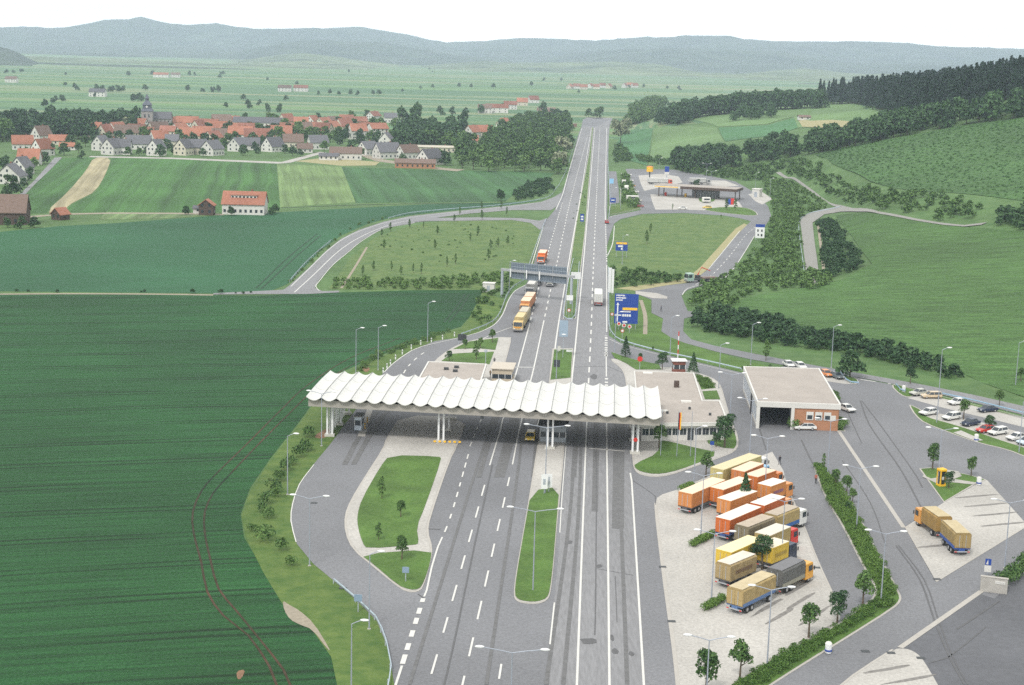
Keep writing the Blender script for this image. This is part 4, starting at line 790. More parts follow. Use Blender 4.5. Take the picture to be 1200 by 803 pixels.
tx += [('lettering', S_, .36, .56, .03, .085), ('arrow', S_, .11, .16, .06, .62), ('arrow_branch', S_, .02, .30, .26, .30), ('exit_band', 'yellow_sign', .34, .97, .455, .54)]
for k in range(4): tx.append(('arrow_head', S_, .08 + .014 * k, .19 - .014 * k, .62 + .02 * k, .64 + .02 * k))
px_sign(733, 345, (733, 386), 6.1, 7.8, dict(top=9.3, m='blue_sign', marks=tx), 'large blue direction sign with white arrow and yellow band right of the motorway', posts=4)
px_sign(728, 285, (728, 302), 4.2, 3.2, dict(top=5.6, m='blue_sign', marks=[('yellow_header', 'yellow_sign', .04, .96, .72, .95), ('lettering', S_, .2, .62, .42, .6), ('lettering', S_, .45, .6, .12, .34)]), 'small blue sign with yellow header beside the service area meadow')
px_sign(890, 265, (890, 282), 3.6, 5.4, dict(top=6.4, m='white_metal', marks=[('blue_header', 'blue_sign', .0, 1, .78, 1), ('pictogram', 'darkmetal', .2, .36, .45, .62), ('pictogram', 'darkmetal', .62, .78, .45, .62), ('pictogram', 'darkmetal', .25, .4, .15, .3), ('pictogram', 'darkmetal', .6, .78, .12, .3)]), 'tall white and blue service sign where the two-lane slip road bends')
def round_sign(px, py, top, label, red=True, r=.45):
    p = G(px, py); o = empty('round_sign', (p.x, p.y, p.z), R(-3), label, 'sign'); MB().tube([(0, .06, 0), (0, .06, top)], .05, 8).build('post', 'galv', o)
    d = MB().tube([(0, .0, top), (0, -.04, top)], r, 20).build('disc', 'red' if red else 'white_metal', o); MB().tube([(0, -.042, top), (0, -.055, top)], r * .68, 20).build('disc_face', 'white_metal' if red == 1 else 'red', d)
round_sign(749.5, 434, 2.6, 'round red stop disc on the grass beside the customs office roof', 2, .6)
round_sign(716.8, 381, 2.9, 'round speed limit sign between motorway and big blue sign'); round_sign(729, 397, 2.0, 'red-rimmed round sign on the grass below the big blue sign')
round_sign(666.5, 374, 2.4, 'round speed limit sign inside the looped median guard rail')
for (px, py), s in zip([(725, 384), (731, 386), (737.5, 387.5)], ['left', 'middle', 'right']): round_sign(px, py + 3, 1.7, f'small pale round marker below the big blue sign, {s} of three', 0, .5)
def plate(px, py, wd, hg, top, m, label, posts=1, marks=()): return px_sign(px, py, (px, py), wd, hg, dict(top=top, m=m, marks=list(marks)), label, posts=posts)
plate(667, 370, 1.8, 1.4, 5.6, 'white_metal', 'white rectangular board above the looped end of the median guard rail', 2)
plate(674, 352, 2.8, 2.0, 8.2, 'white_metal', 'white backed sign board beside the east end of the gantry', 2)
plate(714, 345, .9, 7.5, 8.0, 'white_metal', 'tall narrow white board at the road edge left of the service ramp', 1); plate(717.5, 346, .7, 7.2, 7.8, 'white_metal', 'second tall narrow white board standing right behind its twin', 1)
plate(659.5, 420, 2.0, 3.9, 9.0, cmat((.28, .36, .45)), 'grey blue lattice-backed sign board on the median behind the canopy', 1)
plate(652, 445, 1.4, 1.6, 4.4, 'darkmetal', 'dark square board at the foot of the median lamp behind the canopy', 1); plate(654.5, 414, .9, 1.1, 1.7, 'white', 'white box cabinet on the tip of the median grass behind the canopy', 1); plate(667, 413.5, 1.4, .5, .7, 'white_metal', 'low white marker board right of the box cabinet', 2)
plate(475.2, 683, .9, .8, 2.2, cmat((.22, .30, .40)), 'small blue back-turned sign on the lower lawn triangle', 1); plate(419.5, 718, 1.0, .9, 2.4, cmat((.22, .30, .40)), 'small back-turned sign beside the curved guard rail', 1)
plate(541.5, 404, 2.1, 1.6, 2.6, 'darkmetal', 'dark twin back-turned board at the bypass kerb', 2); plate(569, 427, .7, .6, 3.4, 'galv', 'slim grey post sign beside the small west office', 1)
plate(634, 640, .01, .01, .02, 'galv', 'stub') if False else None
# two stacked white boards on the concrete south of the central booth
plate(637.5, 580, 1.0, 2.4, 3.4, 'white_metal', 'white upright lane board on the central island below the booth', 1, [('lettering', 'galv', .3, .7, .3, .7)]); plate(643, 578, 1.0, 2.2, 3.2, 'white_metal', 'second white lane board right of the first on the central island', 1, [('arrow', 'galv', .4, .6, .2, .8)])
# stop board on a post in front of the garage
plate(960, 500, .9, .9, 3.2, 'blue_sign', 'small blue parking plate on the pole before the garage windows', 1, [('lettering', S_, .35, .65, .2, .8)])
plate(834, 531, .7, .7, 2.2, 'blue_sign', 'blue plate on a post beside the dark fir at the customs office', 1)

# overhead sign gantry seen from behind
p = G(588, 348); p2 = G(669, 357); o = empty('sign_gantry', (p.x, p.y, 0), math.atan2(p2.y - p.y, p2.x - p.x), 'overhead sign gantry seen from behind spanning the west carriageway', 'gantry'); Lg = (p2 - p).length
for x in (0, Lg): MB().box(x - .28, x + .28, -.3, .3, 0, 8.2).build('post', 'galv', o)
MB().box(-.4, Lg + .8, -.35, .35, 7.7, 8.35).build('beam', cmat((.33, .34, .36)), o)
for k in range(4):
    x0 = 2.6 + k * (Lg - 4.2) / 4; x1 = x0 + (Lg - 4.2) / 4 - .25
    pn = MB().box(x0, x1, .45, .6, 5.6, 10.4).build('sign_panel', cmat((.12, .15, .19)), o); gr = MB()
    for j in range(9): gr.box(x0 + (x1 - x0) * j / 8 - .03, x0 + (x1 - x0) * j / 8 + .03, .37, .445, 5.6, 10.4)
    for j in range(5): gr.box(x0, x1, .38, .44, 5.75 + j * 1.1, 5.85 + j * 1.1)
    gr.build('stiffening_frame', cmat((.33, .38, .44)), pn)
for x in (3.0, 8.2, 12.4): MB().box(x - .15, x + .15, -.6, -.36, 6.2, 8.6).build('signal_mast', 'white_metal', o)
p = G(573, 342); o = empty('roadside_cabin', (p.x, p.y, 0), R(-8), 'white box cabin in the bushes left of the gantry', 'cabin'); MB().box(-1.7, 1.7, -1.2, 1.2, 0, 2.6).build('wall', 'white', o, bevel=.08); MB().box(-1.85, 1.85, -1.35, 1.35, 2.602, 2.75).build('roof', 'white', o); MB().box(-.4, .4, -1.23, -1.201, .1, 2.0).build('door', 'galv', o)
# hut with white roof, striped mast
o = booth(795, 437, 2.7, 2.3, 2.7, R(4), (.20, .07, .05), 'small red-brown hut with round white roof beside the striped mast', name='guard_hut', roofc=(.7, .7, .7), cat='hut')
p = G(794, 425); o = empty('striped_mast', (p.x, p.y, 0), 0, 'thin red and white striped mast behind the guard hut', 'mast')
for k in range(7): MB().tube([(0, 0, k * 1.05), (0, 0, (k + 1) * 1.05 - .002)], .12, 10).build('mast_section', 'red' if k % 2 == 0 else 'white_metal', o)
# flagpoles
for (px, py), (tx_, ty), flagc, s in [((793, 535), (794, 487), 1, 'flagpole with a hanging black red gold flag before the customs office'), ((809, 535), (810, 492), 0, 'bare flagpole right of the flag before the customs office'), ((774, 534), (775, 492), 0, 'bare flagpole left of the flag before the customs office')]:
    p = G(px, py, .15); o = empty('flagpole', p, 0, s, 'flagpole'); MB().tube([(0, 0, 0), (0, 0, 8.2)], .07, 8, .04).build('pole', 'pole', o)
    if flagc:
        for k, cc in enumerate(((.02, .02, .02), (.6, .05, .03), (.85, .55, .05))):
            mb = MB(); x0 = .08 + k * .17; mb.tube([(x0, 0, 8.0), (x0 + .02, .03, 7.0), (x0 - .01, -.02, 6.0), (x0 + .01, 0, 4.9)], .10, 6); mb.build('flag', cmat(cc, .8), o)
# telephone booths
for px, py, rz, s in ((1102.5, 569, R(20), 'yellow telephone booth with open dark glass on the small grass island'),):
    p = G(px, py, .15); o = empty('telephone_booth', p, rz, s, 'telephone booth')
    for sx in (-.48, .48):
        for sy in (-.48, .48): MB().box(sx - .09, sx + .09, sy - .09, sy + .09, 0, 2.55).build('corner_post', 'yellow', o)
    MB().box(-.62, .62, -.62, .62, 2.552, 2.95).build('roof', 'yellow', o, bevel=.06); MB().box(-.4, .4, -.4, .4, .3, 2.4).build('glazing', 'glass', o); MB().box(-.58, .58, -.58, .58, 0.0, .28).build('plinth', 'yellow', o)
    MB().box(.39, .60, -.39, .39, .3, 2.54).build('side_panel', 'yellow', o); MB().box(-.2, .2, -.48, -.405, 1.1, 1.6).build('telephone', 'white_metal', o)
# litter bins
for px, py, s in ((1147, 568, 'white litter bin at the end of the telephone island path'), (1144, 517, 'white litter bin on the car park island path'), (970.5, 765, 'white litter bin standing in the hedge by the yard kerb'), (1059, 459, 'small blue and white bin at the car park entrance')):
    p = G(px, py, .15); o = empty('litter_bin', p, 0, s, 'litter bin'); MB().tube([(0, 0, 0), (0, 0, 1.15)], .36, 14, .42).build('bin_body', 'white_metal', o); MB().tube([(0, 0, 1.152), (0, 0, 1.35)], .44, 14, .3).build('lid', 'white', o); MB().tube([(0, 0, .25), (0, 0, .45)], .445, 14).build('blue_band', 'blue_sign', o)
# entrance wall sign with rail fence
p = G(1164, 695); o = empty('concrete_sign_wall', (p.x, p.y, .06), R(-17), 'rough concrete wall block with white name plate at the yard entrance', 'wall')
MB().box(-1.75, 1.75, -.2, .2, 0, 2.1).build('wall', 'concrete', o, bevel=.04); MB().box(-1.8, 1.8, -.26, .26, 2.102, 2.2).build('coping', 'kerb', o)
nb = MB().box(.1, 1.4, -.24, -.203, 1.35, 1.75).build('name_plate', 'white', o); k_ = MB()
for k in range(8): k_.box(.2 + k * .14, .29 + k * .14, -.255, -.242, 1.47, 1.63)
k_.build('lettering', cmat((.45, .45, .45)), nb)
p = G(1156.5, 678); o = empty('lane_sign', (p.x, p.y, .06), R(-15), 'small blue and white arrow sign behind the concrete wall', 'sign'); MB().tube([(0, 0, 0), (0, 0, 3)], .05, 8).build('post', 'galv', o); pn = MB().box(-.4, .4, -.07, -.052, 1.9, 2.8).build('panel', 'blue_sign', o); MB().add([(-.28, -.08, 2.0), (.05, -.08, 2.0), (-.05, -.08, 2.7)], [(0, 1, 2)]).build('arrow', 'white', pn); MB().box(-.45, .45, -.07, -.052, .9, 1.8).build('panel', 'white', o)
pts = [G(1167, 692), G(1176, 683), G(1185, 675.5), G(1194, 668), G(1207, 658), G(1222, 647)]
o = empty('rail_fence', pts[0], 0, 'grey tube rail fence with white posts along the entrance hedge', 'fence')
for a, b in zip(pts[:-1], pts[1:]): MB().tube([a - pts[0] + Vector((0, 0, 1.25)), b - pts[0] + Vector((0, 0, 1.25))], .05, 6).build('rail', 'galv', o)
for a in pts: a = a - pts[0]; MB().box(a.x - .14, a.x + .14, a.y - .14, a.y + .14, 0, 1.4).build('post', 'white_metal', o)

# ================================================================== GUARD RAILS, LAMPS, MARKER POSTS
PB = MB().box(-.06, .06, -.08, .08, 0, .72); _post = None
def guard(pts, label, hill=False, blue=False):
    global _post
    P = catmull(W(pts), 4.0); z = TZ(np.array(P)) if hill else np.zeros(len(P)); b0 = Vector((P[0][0], P[0][1], z[0]))
    o = empty('guard_rail', b0, 0, label, 'guard rail'); mb = MB(); A = np.array(P); T_ = np.gradient(A, axis=0); T_ /= np.linalg.norm(T_, axis=1)[:, None] + 1e-9; N = np.stack([-T_[:, 1], T_[:, 0]], 1)
    prof = [(-.05, .46), (.04, .50), (-.02, .60), (.04, .70), (-.05, .76), (-.09, .61)]
    vs = []
    for i in range(len(P)):
        for a, h in prof: q = A[i] + N[i] * a; vs.append((q[0] - b0.x, q[1] - b0.y, z[i] - b0.z + h))
    k = len(prof); fs = [(i * k + j, i * k + (j + 1) % k, (i + 1) * k + (j + 1) % k, (i + 1) * k + j) for i in range(len(P) - 1) for j in range(k)]
    mb.add(vs, fs); mb.build('rail', cmat((.45, .53, .62), .4) if not blue else cmat((.30, .45, .62), .4), o)
    step = max(1, int(math.ceil(len(P) / 60)))
    for i in range(0, len(P), step):
        if _post is None: _post = PB.build('post', 'galv', o); q_ = _post
        else: q_ = _post.copy(); C.objects.link(q_); q_.parent = o
        q = A[i] - N[i] * .14; q_.location = (q[0] - b0.x, q[1] - b0.y, z[i] - b0.z)
guard([(392, 684), (418, 706), (440, 727), (453, 757), (458.5, 785), (456, 803), (448, 840)], 'curved guard rail outside the bypass exit at the bottom of the view')
guard([(540, 394), (560, 386.7), (576.8, 379), (586, 368), (593.6, 348.4), (601, 338), (613, 330.5)], 'guard rail on the outer bend where trucks queue below the gantry')
guard([(618, 318), (624, 300), (635.6, 268), (640, 258)], 'guard rail left of the motorway just above the gantry')
guard([(455, 257), (480, 251), (525, 246.5), (591, 241), (639.5, 233), (651, 222.5), (658, 212), (666, 193), (675, 161.6)], 'long guard rail along the west ramp and up the motorway edge')
guard([(672, 305), (667, 326), (662, 355), (660.2, 368), (661, 373.5), (664.6, 376), (670, 376), (673.5, 372), (674.8, 362), (676.7, 335), (678.6, 309)], 'looped guard rail around the tip of the grass median')
guard([(713, 315), (713.5, 350), (714, 382), (718, 393), (728, 401), (760, 410.5), (780, 415.5), (830, 426), (869, 435)], 'guard rail from the motorway edge along the exit lane to the garage')
guard([(942.5, 325), (937, 280), (936, 263), (941, 255), (955, 249.5), (985, 243.5)], 'blue grey guard rail around the bend of the hill road', True)
guard([(339, 331), (362.5, 305), (388, 283)], 'short guard rail on the outer side of the west ramp foot')
guard([(985, 439), (991, 447), (997, 450.5), (1006.5, 451.5)], 'bent blue guard rail on the islet behind the garage', blue=True)
guard([(1050, 453), (1055, 459), (1061, 461.5)], 'short blue guard rail on the car park entrance islet', blue=True)
guard([(1104, 464), (1140, 472), (1200, 487), (1240, 497)], 'guard rail between the parked cars and the access road', blue=True)
guard([(713, 256), (715, 240), (714, 215), (713, 200), (712, 175)], 'guard rail between motorway and service area planting')

def lamp(double, h=10.0, arm=1.9, name='street_lamp'):
    o = empty(name, (0, 0, 0), 0, None, 'street lamp'); MB().tube([(0, 0, 0), (0, 0, h)], .10, 8, .055).build('pole', 'pole', o); MB().box(-.2, .2, -.2, .2, 0, .12).build('base_plate', 'kerb', o)
    for s in ((-1, 1) if double else (1,)):
        a = arm if double else 1.0
        MB().tube([(0, 0, h - .04), (s * a * .5, 0, h + .22), (s * a, 0, h + .42)], .055, 6).build('arm', 'pole', o)
        MB().ell((s * (a + .38), 0, h + .47), (.52, .2, .14), 10, 6).build('lamp_head', 'white_metal', o, smooth=True)
    return o
LP = {}
def place_lamp(px, py, kind, label, rz=R(-3), h=None):
    p = G(px, py); key = (kind, h)
    if key not in LP: LP[key] = lamp(kind == 'double', h or (11.2 if kind == 'big' else 9.6)) if kind != 'big' else lamp(True, h or 11.0, 2.9)
    else: LP[key] = LP[key]
    if not LP[key].get('label'): o = LP[key]; o.location = p; o.rotation_euler = (0, 0, rz)
    else: o = copy_tree(LP[key], p, rz)
    o['label'] = label; o['group'] = 'street lamps around the checkpoint'; return o
for px, py, k, s, *r in [
    (337, 580, 'single', 'single-arm lamp on the verge beside the edge of the dark wheat'), (417, 437, 'single', 'short-looking single-arm lamp directly behind the left end of the canopy'), (443, 434, 'single', 'single-arm lamp standing on the bypass verge behind the canopy'),
    (501, 401, 'single', 'single-arm lamp farthest along the row of bypass marker posts'), (376.8, 523, 'double', 'lamp pole in front of the left end of the canopy'), (362.8, 663.5, 'double', 'double-arm lamp on the outer bend of the bypass left of the truck island'),
    (432.6, 737.6, 'single', 'single-arm lamp inside the curved guard rail at the bypass exit'), (411.5, 830, 'single', 'single-arm lamp cut by the bottom edge on the west verge'), (624.5, 693, 'big', 'large double-arm lamp rising from the lower tip of the median lawn'),
    (597, 885, 'big', 'large double-arm lamp whose arms show at the bottom centre of the view'), (638.7, 579, 'big', 'large double-arm lamp whose arms hang before the central booth'), (651.7, 445, 'single', 'median lamp just behind the canopy'),
    (821, 631, 'double', 'double-arm lamp in front of the leftmost orange trailer'), (896, 581, 'double', 'double-arm lamp rising between the orange trucks near their cabs'), (813, 568, 'single', 'lamp at the kerb before the flag lawn'),
    (833.3, 708.7, 'double', 'double-arm lamp by the yellow trailer and small hedge'), (915, 665, 'double', 'lamp pole rising behind the yellow truck'), (898.7, 783, 'double', 'double-arm lamp in the hedge below the grey tarpaulin truck'),
    (826, 850, 'double', 'double-arm lamp cut by the bottom edge at the truck park'), (969.5, 557.5, 'double', 'double-arm lamp at the upper tip of the long hedge'), (1003.5, 621, 'double', 'double-arm lamp halfway along the long hedge'),
    (1032, 708, 'double', 'double-arm lamp near the corner of the long hedge'), (1177, 666, 'double', 'double-arm lamp beside the entrance rail fence'), (1098.7, 569.5, 'double', 'double-arm lamp beside the telephone booth'),
    (1097.5, 496, 'single', 'tallest lamp, rising from the car park island', 14.8), (1194, 531, 'single', 'lamp at the right edge of the car park island'), (974, 431, 'single', 'lamp by the access road behind the garage'), (879.6, 428, 'single', 'lamp at the back left corner of the garage'),
    (855, 496, 'double', 'double-arm lamp between customs office and garage'), (878.4, 530.5, 'double', 'double-arm lamp in front of the open garage bay'), (842, 456, 'single', 'lamp behind the customs office beside the clipped lawns'), (785, 419, 'single', 'lamp left of the striped mast'),
    (720, 414, 'single', 'lamp on the grass wedge at the exit lane'), (1190, 452, 'single', 'lamp beyond the access road at the right edge'), (827.6, 212, 'double', 'double-arm lamp behind the service station, left one'), (833, 222, 'double', 'double-arm lamp rising over the service station roof'), (885, 224, 'single', 'lamp at the far side of the service lane'),
    (902, 232, 'single', 'lamp by the white shed of the service lay-by'), (727, 246, 'double', 'lamp in the planting between motorway and service area'), (729, 310, 'single', 'lamp beside the small blue and yellow sign'), (596.5, 345, 'single', 'slim lamp just left of the gantry'), (772, 205, 'single', 'slim lamp behind the fuel tower of the service area')]:
    place_lamp(px, py, k, s, h=r[0] if r else None)
mp_ = []
for i, (px, py) in enumerate([(449, 437), (453.5, 432), (457.5, 427.5), (463.5, 421.5), (471.5, 415.5), (482, 409.5), (493, 404.5), (505.5, 401.5), (518.5, 398), (532.5, 394.5)]):
    p = G(px, py); o = empty('marker_post', p, 0, 'white marker post in the row along the bypass kerb', 'marker post', 'white marker posts along the bypass')
    MB().box(-.13, .13, -.09, .09, 0, 1.15).build('post', 'white_metal', o); MB().box(-.135, .135, -.095, .095, .72, .9).build('black_band', 'darkmetal', o)

# ================================================================== VEHICLES
def wheel_mesh():
    me = MB().ycyl(0, 0, 0, .5, .32, 16); o = me.build('wheel', 'rubber'); C.objects.unlink(o); r = MB().ycyl(0, 0, 0, .26, .35, 12).build('rim', 'hub'); C.objects.unlink(r); return o.data, r.data
WM, RM = wheel_mesh()
def add_wheels(parent, spots, r=.5):
    for x, y in spots:
        w_ = bpy.data.objects.new('wheel', WM); C.objects.link(w_); w_.parent = parent; w_.location = (x, y, r); w_.scale = (r / .5, .9, r / .5)
        q = bpy.data.objects.new('rim', RM); C.objects.link(q); q.parent = w_
def cargo(o, x0, x1, z0, z1, side, top, nm='cargo_box', tarp=False, wd=2.5, text=None):
    h = wd / 2; b = MB()
    if tarp:      # tarpaulin over hoops: slightly rounded shoulders
        n = 5; k = 0; xs = np.linspace(x0, x1, 2 * n + 1); V = []; F_ = []
        prof = [(-h, z0), (-h, z1 - .25), (-h + .16, z1 - .07), (-.45, z1), (.45, z1), (h - .16, z1 - .07), (h, z1 - .25), (h, z0)]
        for i, x in enumerate(xs):
            s = 0 if i % 2 == 0 else -.05
            for j, (y, z) in enumerate(prof): V.append((x, y * (1 + (s * .35 if 0 < j < 7 else 0)), z + (s if 1 < j < 6 else 0)))
        m_ = len(prof)
        for i in range(len(xs) - 1):
            for j in range(m_): F_.append((i * m_ + j, i * m_ + (j + 1) % m_, (i + 1) * m_ + (j + 1) % m_, (i + 1) * m_ + j))
        F_.append(tuple(range(m_))); F_.append(tuple(range((len(xs) - 1) * m_, len(xs) * m_))[::-1]); b.add(V, F_)
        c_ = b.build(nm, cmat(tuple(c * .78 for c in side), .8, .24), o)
        MB().box(x0 + .03, x1 - .03, -h + .22, h - .22, z1 - .02, z1 + .035).build('roof_tarpaulin', cmat(top, .85, .12), c_)  # paler than the sides: skylight on the roof is put into the colour
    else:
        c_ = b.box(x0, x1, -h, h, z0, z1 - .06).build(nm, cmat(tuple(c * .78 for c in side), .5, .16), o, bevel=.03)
        MB().box(x0 + .02, x1 - .02, -h + .02, h - .02, z1 - .058, z1).build('roof_panel', cmat(top, .6, .05), c_)  # pale top likewise has the skylight from above painted into it
        tr = MB()
        for y in (-h - .012, h + .012):
            for x in np.linspace(x0 + .6, x1 - .6, max(3, int((x1 - x0) / 1.2))): tr.box(x - .03, x + .03, y - .012, y + .012, z0 + .1, z1 - .12)
            tr.box(x0 + .05, x1 - .05, y - .014, y + .014, z1 - .17, z1 - .08)
        tr.build('side_rib', cmat(tuple(c * .75 for c in side), .5), c_)
    d_ = MB().box(x0 - .05, x0 - .012, -h + .1, -.03, z0 + .12, z1 - .3).box(x0 - .05, x0 - .012, .03, h - .1, z0 + .12, z1 - .3).build('rear_door', cmat(tuple(c * .86 for c in side), .55, .1), c_)
    MB().box(x0 - .08, x0 - .052, -.5, -.44, z0 + .15, z1 - .35).box(x0 - .08, x0 - .052, .44, .5, z0 + .15, z1 - .35).build('door_bar', 'galv', d_)
    if text:
        t = MB(); x = x0 + (x1 - x0) * .18
        while x < x1 - (x1 - x0) * .18: wl_ = rng.uniform(.2, .42); t.box(x, x + wl_, -h - .045, -h - .03, z1 - 1.55, z1 - 1.05); x += wl_ + .1
        t.build('lettering', cmat(text), c_)
    return c_
def cab(o, x0, col, L=2.1, wd=2.45, h=2.75, band=None):
    w2 = wd / 2; prof = [(x0, .55), (x0 + L, .5), (x0 + L, 1.5), (x0 + L - .18, h - .15), (x0 + L - .35, h), (x0, h + .02)]
    V = [(x, -w2, z) for x, z in prof] + [(x, w2, z) for x, z in prof]; n = len(prof)
    c_ = MB().add(V, [tuple(range(n)), tuple(range(n, 2 * n))[::-1]] + [(i, n + i, n + (i + 1) % n, (i + 1) % n) for i in range(n)]).build('cab', cmat(col, .35), o, bevel=.06)
    a = x0 + L
    ws = MB().add([(a + .015, -w2 + .15, 1.55), (a + .015, w2 - .15, 1.55), (a - .14, w2 - .15, h - .22), (a - .14, -w2 + .15, h - .22), (a + .045, -w2 + .15, 1.55), (a + .045, w2 - .15, 1.55), (a - .11, w2 - .15, h - .22), (a - .11, -w2 + .15, h - .22)], [(0, 3, 2, 1), (4, 5, 6, 7), (0, 1, 5, 4), (2, 3, 7, 6), (1, 2, 6, 5), (3, 0, 4, 7)]).build('windscreen', 'glass', c_)
    for s in (-1, 1):
        y0, y1 = sorted((s * (w2 + .005), s * (w2 + .03))); MB().box(x0 + .7, a - .35, y0, y1, 1.6, h - .35).build('side_window', 'glass', c_)
        MB().box(a + .02, a + .06, s * .85 - .18, s * .85 + .18, .8, 1.0).build('headlight', 'white_metal', c_)
        y0, y1 = sorted((s * (w2 + .06), s * (w2 + .22))); MB().box(a - .1, a + .0, y0, y1, 1.6, 2.15).build('mirror', 'darkmetal', c_)
    MB().box(a + .01, a + .16, -w2 + .03, w2 - .03, .38, .74).build('bumper', cmat((.18, .18, .19)), c_)
    MB().box(a + .012, a + .05, -w2 + .35, w2 - .35, 1.04, 1.42).build('grille', 'darkmetal', c_)
    if band: MB().box(a + .052, a + .06, -w2 + .4, w2 - .4, 1.1, 1.34).build('front_stripe', cmat(band), c_)
def chassis(o, x0, x1, col, tail=True, wd=2.45):
    MB().box(x0, x1, -.45, .45, .62, .98).box(x0, x1, -wd / 2 + .03, wd / 2 - .03, .985, 1.10).build('chassis', cmat(col, .6), o)
    if tail:
        MB().box(x0 - .1, x0 - .002, -wd / 2 + .1, wd / 2 - .1, .55, .72).build('rear_bumper', cmat((.35, .36, .38)), o)
        for s in (-1, 1): MB().box(x0 - .13, x0 - .101, s * .95 - .16, s * .95 + .16, .57, .70).build('tail_light', 'red', o)
def rig(label, tr, tk_, cabc, name='articulated_truck', group=None, H=3.45, cat='lorry', band=None, semi=False, pos=None, heading=None, cabL=2.1, nocab=False):
    """tr/tk_: dict(a=rear-left roof pixel, b=front-left roof pixel, side, top, tarp, ch, text)"""
    if pos is None:
        A0 = Vector((*flat(*tr['a'], H), 0)); E0 = Vector((*flat(*(tk_ or tr)['b'], H), 0)); d = (E0 - A0); Ltot = d.length; d.normalize(); hd = math.atan2(d.y, d.x)
        nn = Vector((d.y, -d.x, 0)); base = A0 + nn * 1.25
        def loc(p): return (Vector((*flat(*p, H), 0)) - A0).dot(d)
        l1 = loc(tr['b']); t0 = loc(tk_['a']) if tk_ else None
        if tk_: t0 = max(t0, l1 + .9)
    else:
        base = Vector(pos); hd = heading; l1 = tr['L']; t0 = l1 + 1.1 if tk_ else None; Ltot = (t0 + tk_['L']) if tk_ else l1
    o = empty(name, (base.x, base.y, .09), hd, label, cat, group)
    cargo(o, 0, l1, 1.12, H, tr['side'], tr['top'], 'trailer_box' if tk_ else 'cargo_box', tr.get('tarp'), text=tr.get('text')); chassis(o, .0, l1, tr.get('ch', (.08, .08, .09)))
    if tr.get('ch') and tr['ch'][2] > .2: MB().box(.0, l1, -1.262, 1.262, 1.102, 1.55).build('drop_side', cmat(tr['ch'], .5), o)
    if tk_:
        add_wheels(o, [(x, y) for x in (1.3, 2.45, l1 - 1.3) for y in (-1.02, 1.02)], .48)
        MB().box(l1 + .005, t0 - .005, -.08, .08, .66, .8).build('drawbar', 'darkmetal', o)
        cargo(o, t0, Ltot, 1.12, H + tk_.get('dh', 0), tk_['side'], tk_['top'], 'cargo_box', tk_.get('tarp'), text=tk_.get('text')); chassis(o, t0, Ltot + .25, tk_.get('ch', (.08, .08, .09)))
        if tk_.get('ch') and (tk_['ch'][2] > .2 or tk_.get('drop')): MB().box(t0, Ltot, -1.262, 1.262, 1.102, 1.6).build('drop_side', cmat(tk_['ch'], .5), o)
        add_wheels(o, [(x, y) for x in (t0 + 1.5, t0 + 2.7, Ltot + 1.3) for y in (-1.02, 1.02)], .5)
        cab(o, Ltot + .28, cabc, cabL, band=band)
    elif nocab:
        add_wheels(o, [(x, y) for x in (1.3, 2.45, l1 - 1.3) for y in (-1.02, 1.02)], .48); MB().box(l1 + .005, l1 + 1.0, -.08, .08, .66, .8).build('drawbar', 'darkmetal', o)
    else:
        add_wheels(o, [(x, y) for x in (([1.4, 2.6] if l1 > 8 else [1.6]) + [l1 - 2.2] * (l1 > 8) + [Ltot + 1.3]) for y in (-1.02, 1.02)], .5)
        cab(o, Ltot + .35, cabc, cabL, band=band)
        MB().box(l1 + .005, l1 + .345, -.4, .4, .62, .9).build('coupling', 'darkmetal', o)
    return o
GP = 'lorries parked side by side in the truck park'
OR, OR2, PK = (.62, .19, .045), (.66, .27, .08), (.75, .62, .50)
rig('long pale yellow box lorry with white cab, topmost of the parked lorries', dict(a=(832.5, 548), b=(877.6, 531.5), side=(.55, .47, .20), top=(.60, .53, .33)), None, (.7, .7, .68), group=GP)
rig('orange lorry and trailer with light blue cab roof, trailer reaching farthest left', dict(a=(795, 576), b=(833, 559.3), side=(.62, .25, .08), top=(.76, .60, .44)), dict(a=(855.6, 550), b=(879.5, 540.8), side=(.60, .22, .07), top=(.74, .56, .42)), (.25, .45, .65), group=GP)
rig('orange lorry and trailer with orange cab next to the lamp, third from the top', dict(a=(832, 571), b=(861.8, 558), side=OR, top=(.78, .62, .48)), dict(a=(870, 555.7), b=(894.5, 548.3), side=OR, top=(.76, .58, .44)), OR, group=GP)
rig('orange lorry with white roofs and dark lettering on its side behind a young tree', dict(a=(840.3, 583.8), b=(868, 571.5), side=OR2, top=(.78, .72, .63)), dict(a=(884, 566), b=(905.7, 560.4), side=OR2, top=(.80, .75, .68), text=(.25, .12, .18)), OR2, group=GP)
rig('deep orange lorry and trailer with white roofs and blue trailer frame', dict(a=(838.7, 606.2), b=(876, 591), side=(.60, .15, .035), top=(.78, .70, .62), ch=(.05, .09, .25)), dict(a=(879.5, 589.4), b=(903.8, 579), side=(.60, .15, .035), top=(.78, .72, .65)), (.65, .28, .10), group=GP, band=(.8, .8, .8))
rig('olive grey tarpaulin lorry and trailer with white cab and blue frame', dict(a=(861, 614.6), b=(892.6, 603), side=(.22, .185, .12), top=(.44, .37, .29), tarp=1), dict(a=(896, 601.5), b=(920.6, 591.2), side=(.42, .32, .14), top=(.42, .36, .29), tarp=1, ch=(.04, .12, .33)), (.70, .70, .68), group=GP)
rig('yellow trailer with tan white-roofed lorry and bright red cab', dict(a=(839, 643.5), b=(874, 627), side=(.72, .50, .06), top=(.82, .72, .40), text=(.45, .33, .05)), dict(a=(883, 624), b=(909.4, 613.6), side=(.45, .34, .14), top=(.62, .58, .50)), (.55, .04, .03), group=GP)
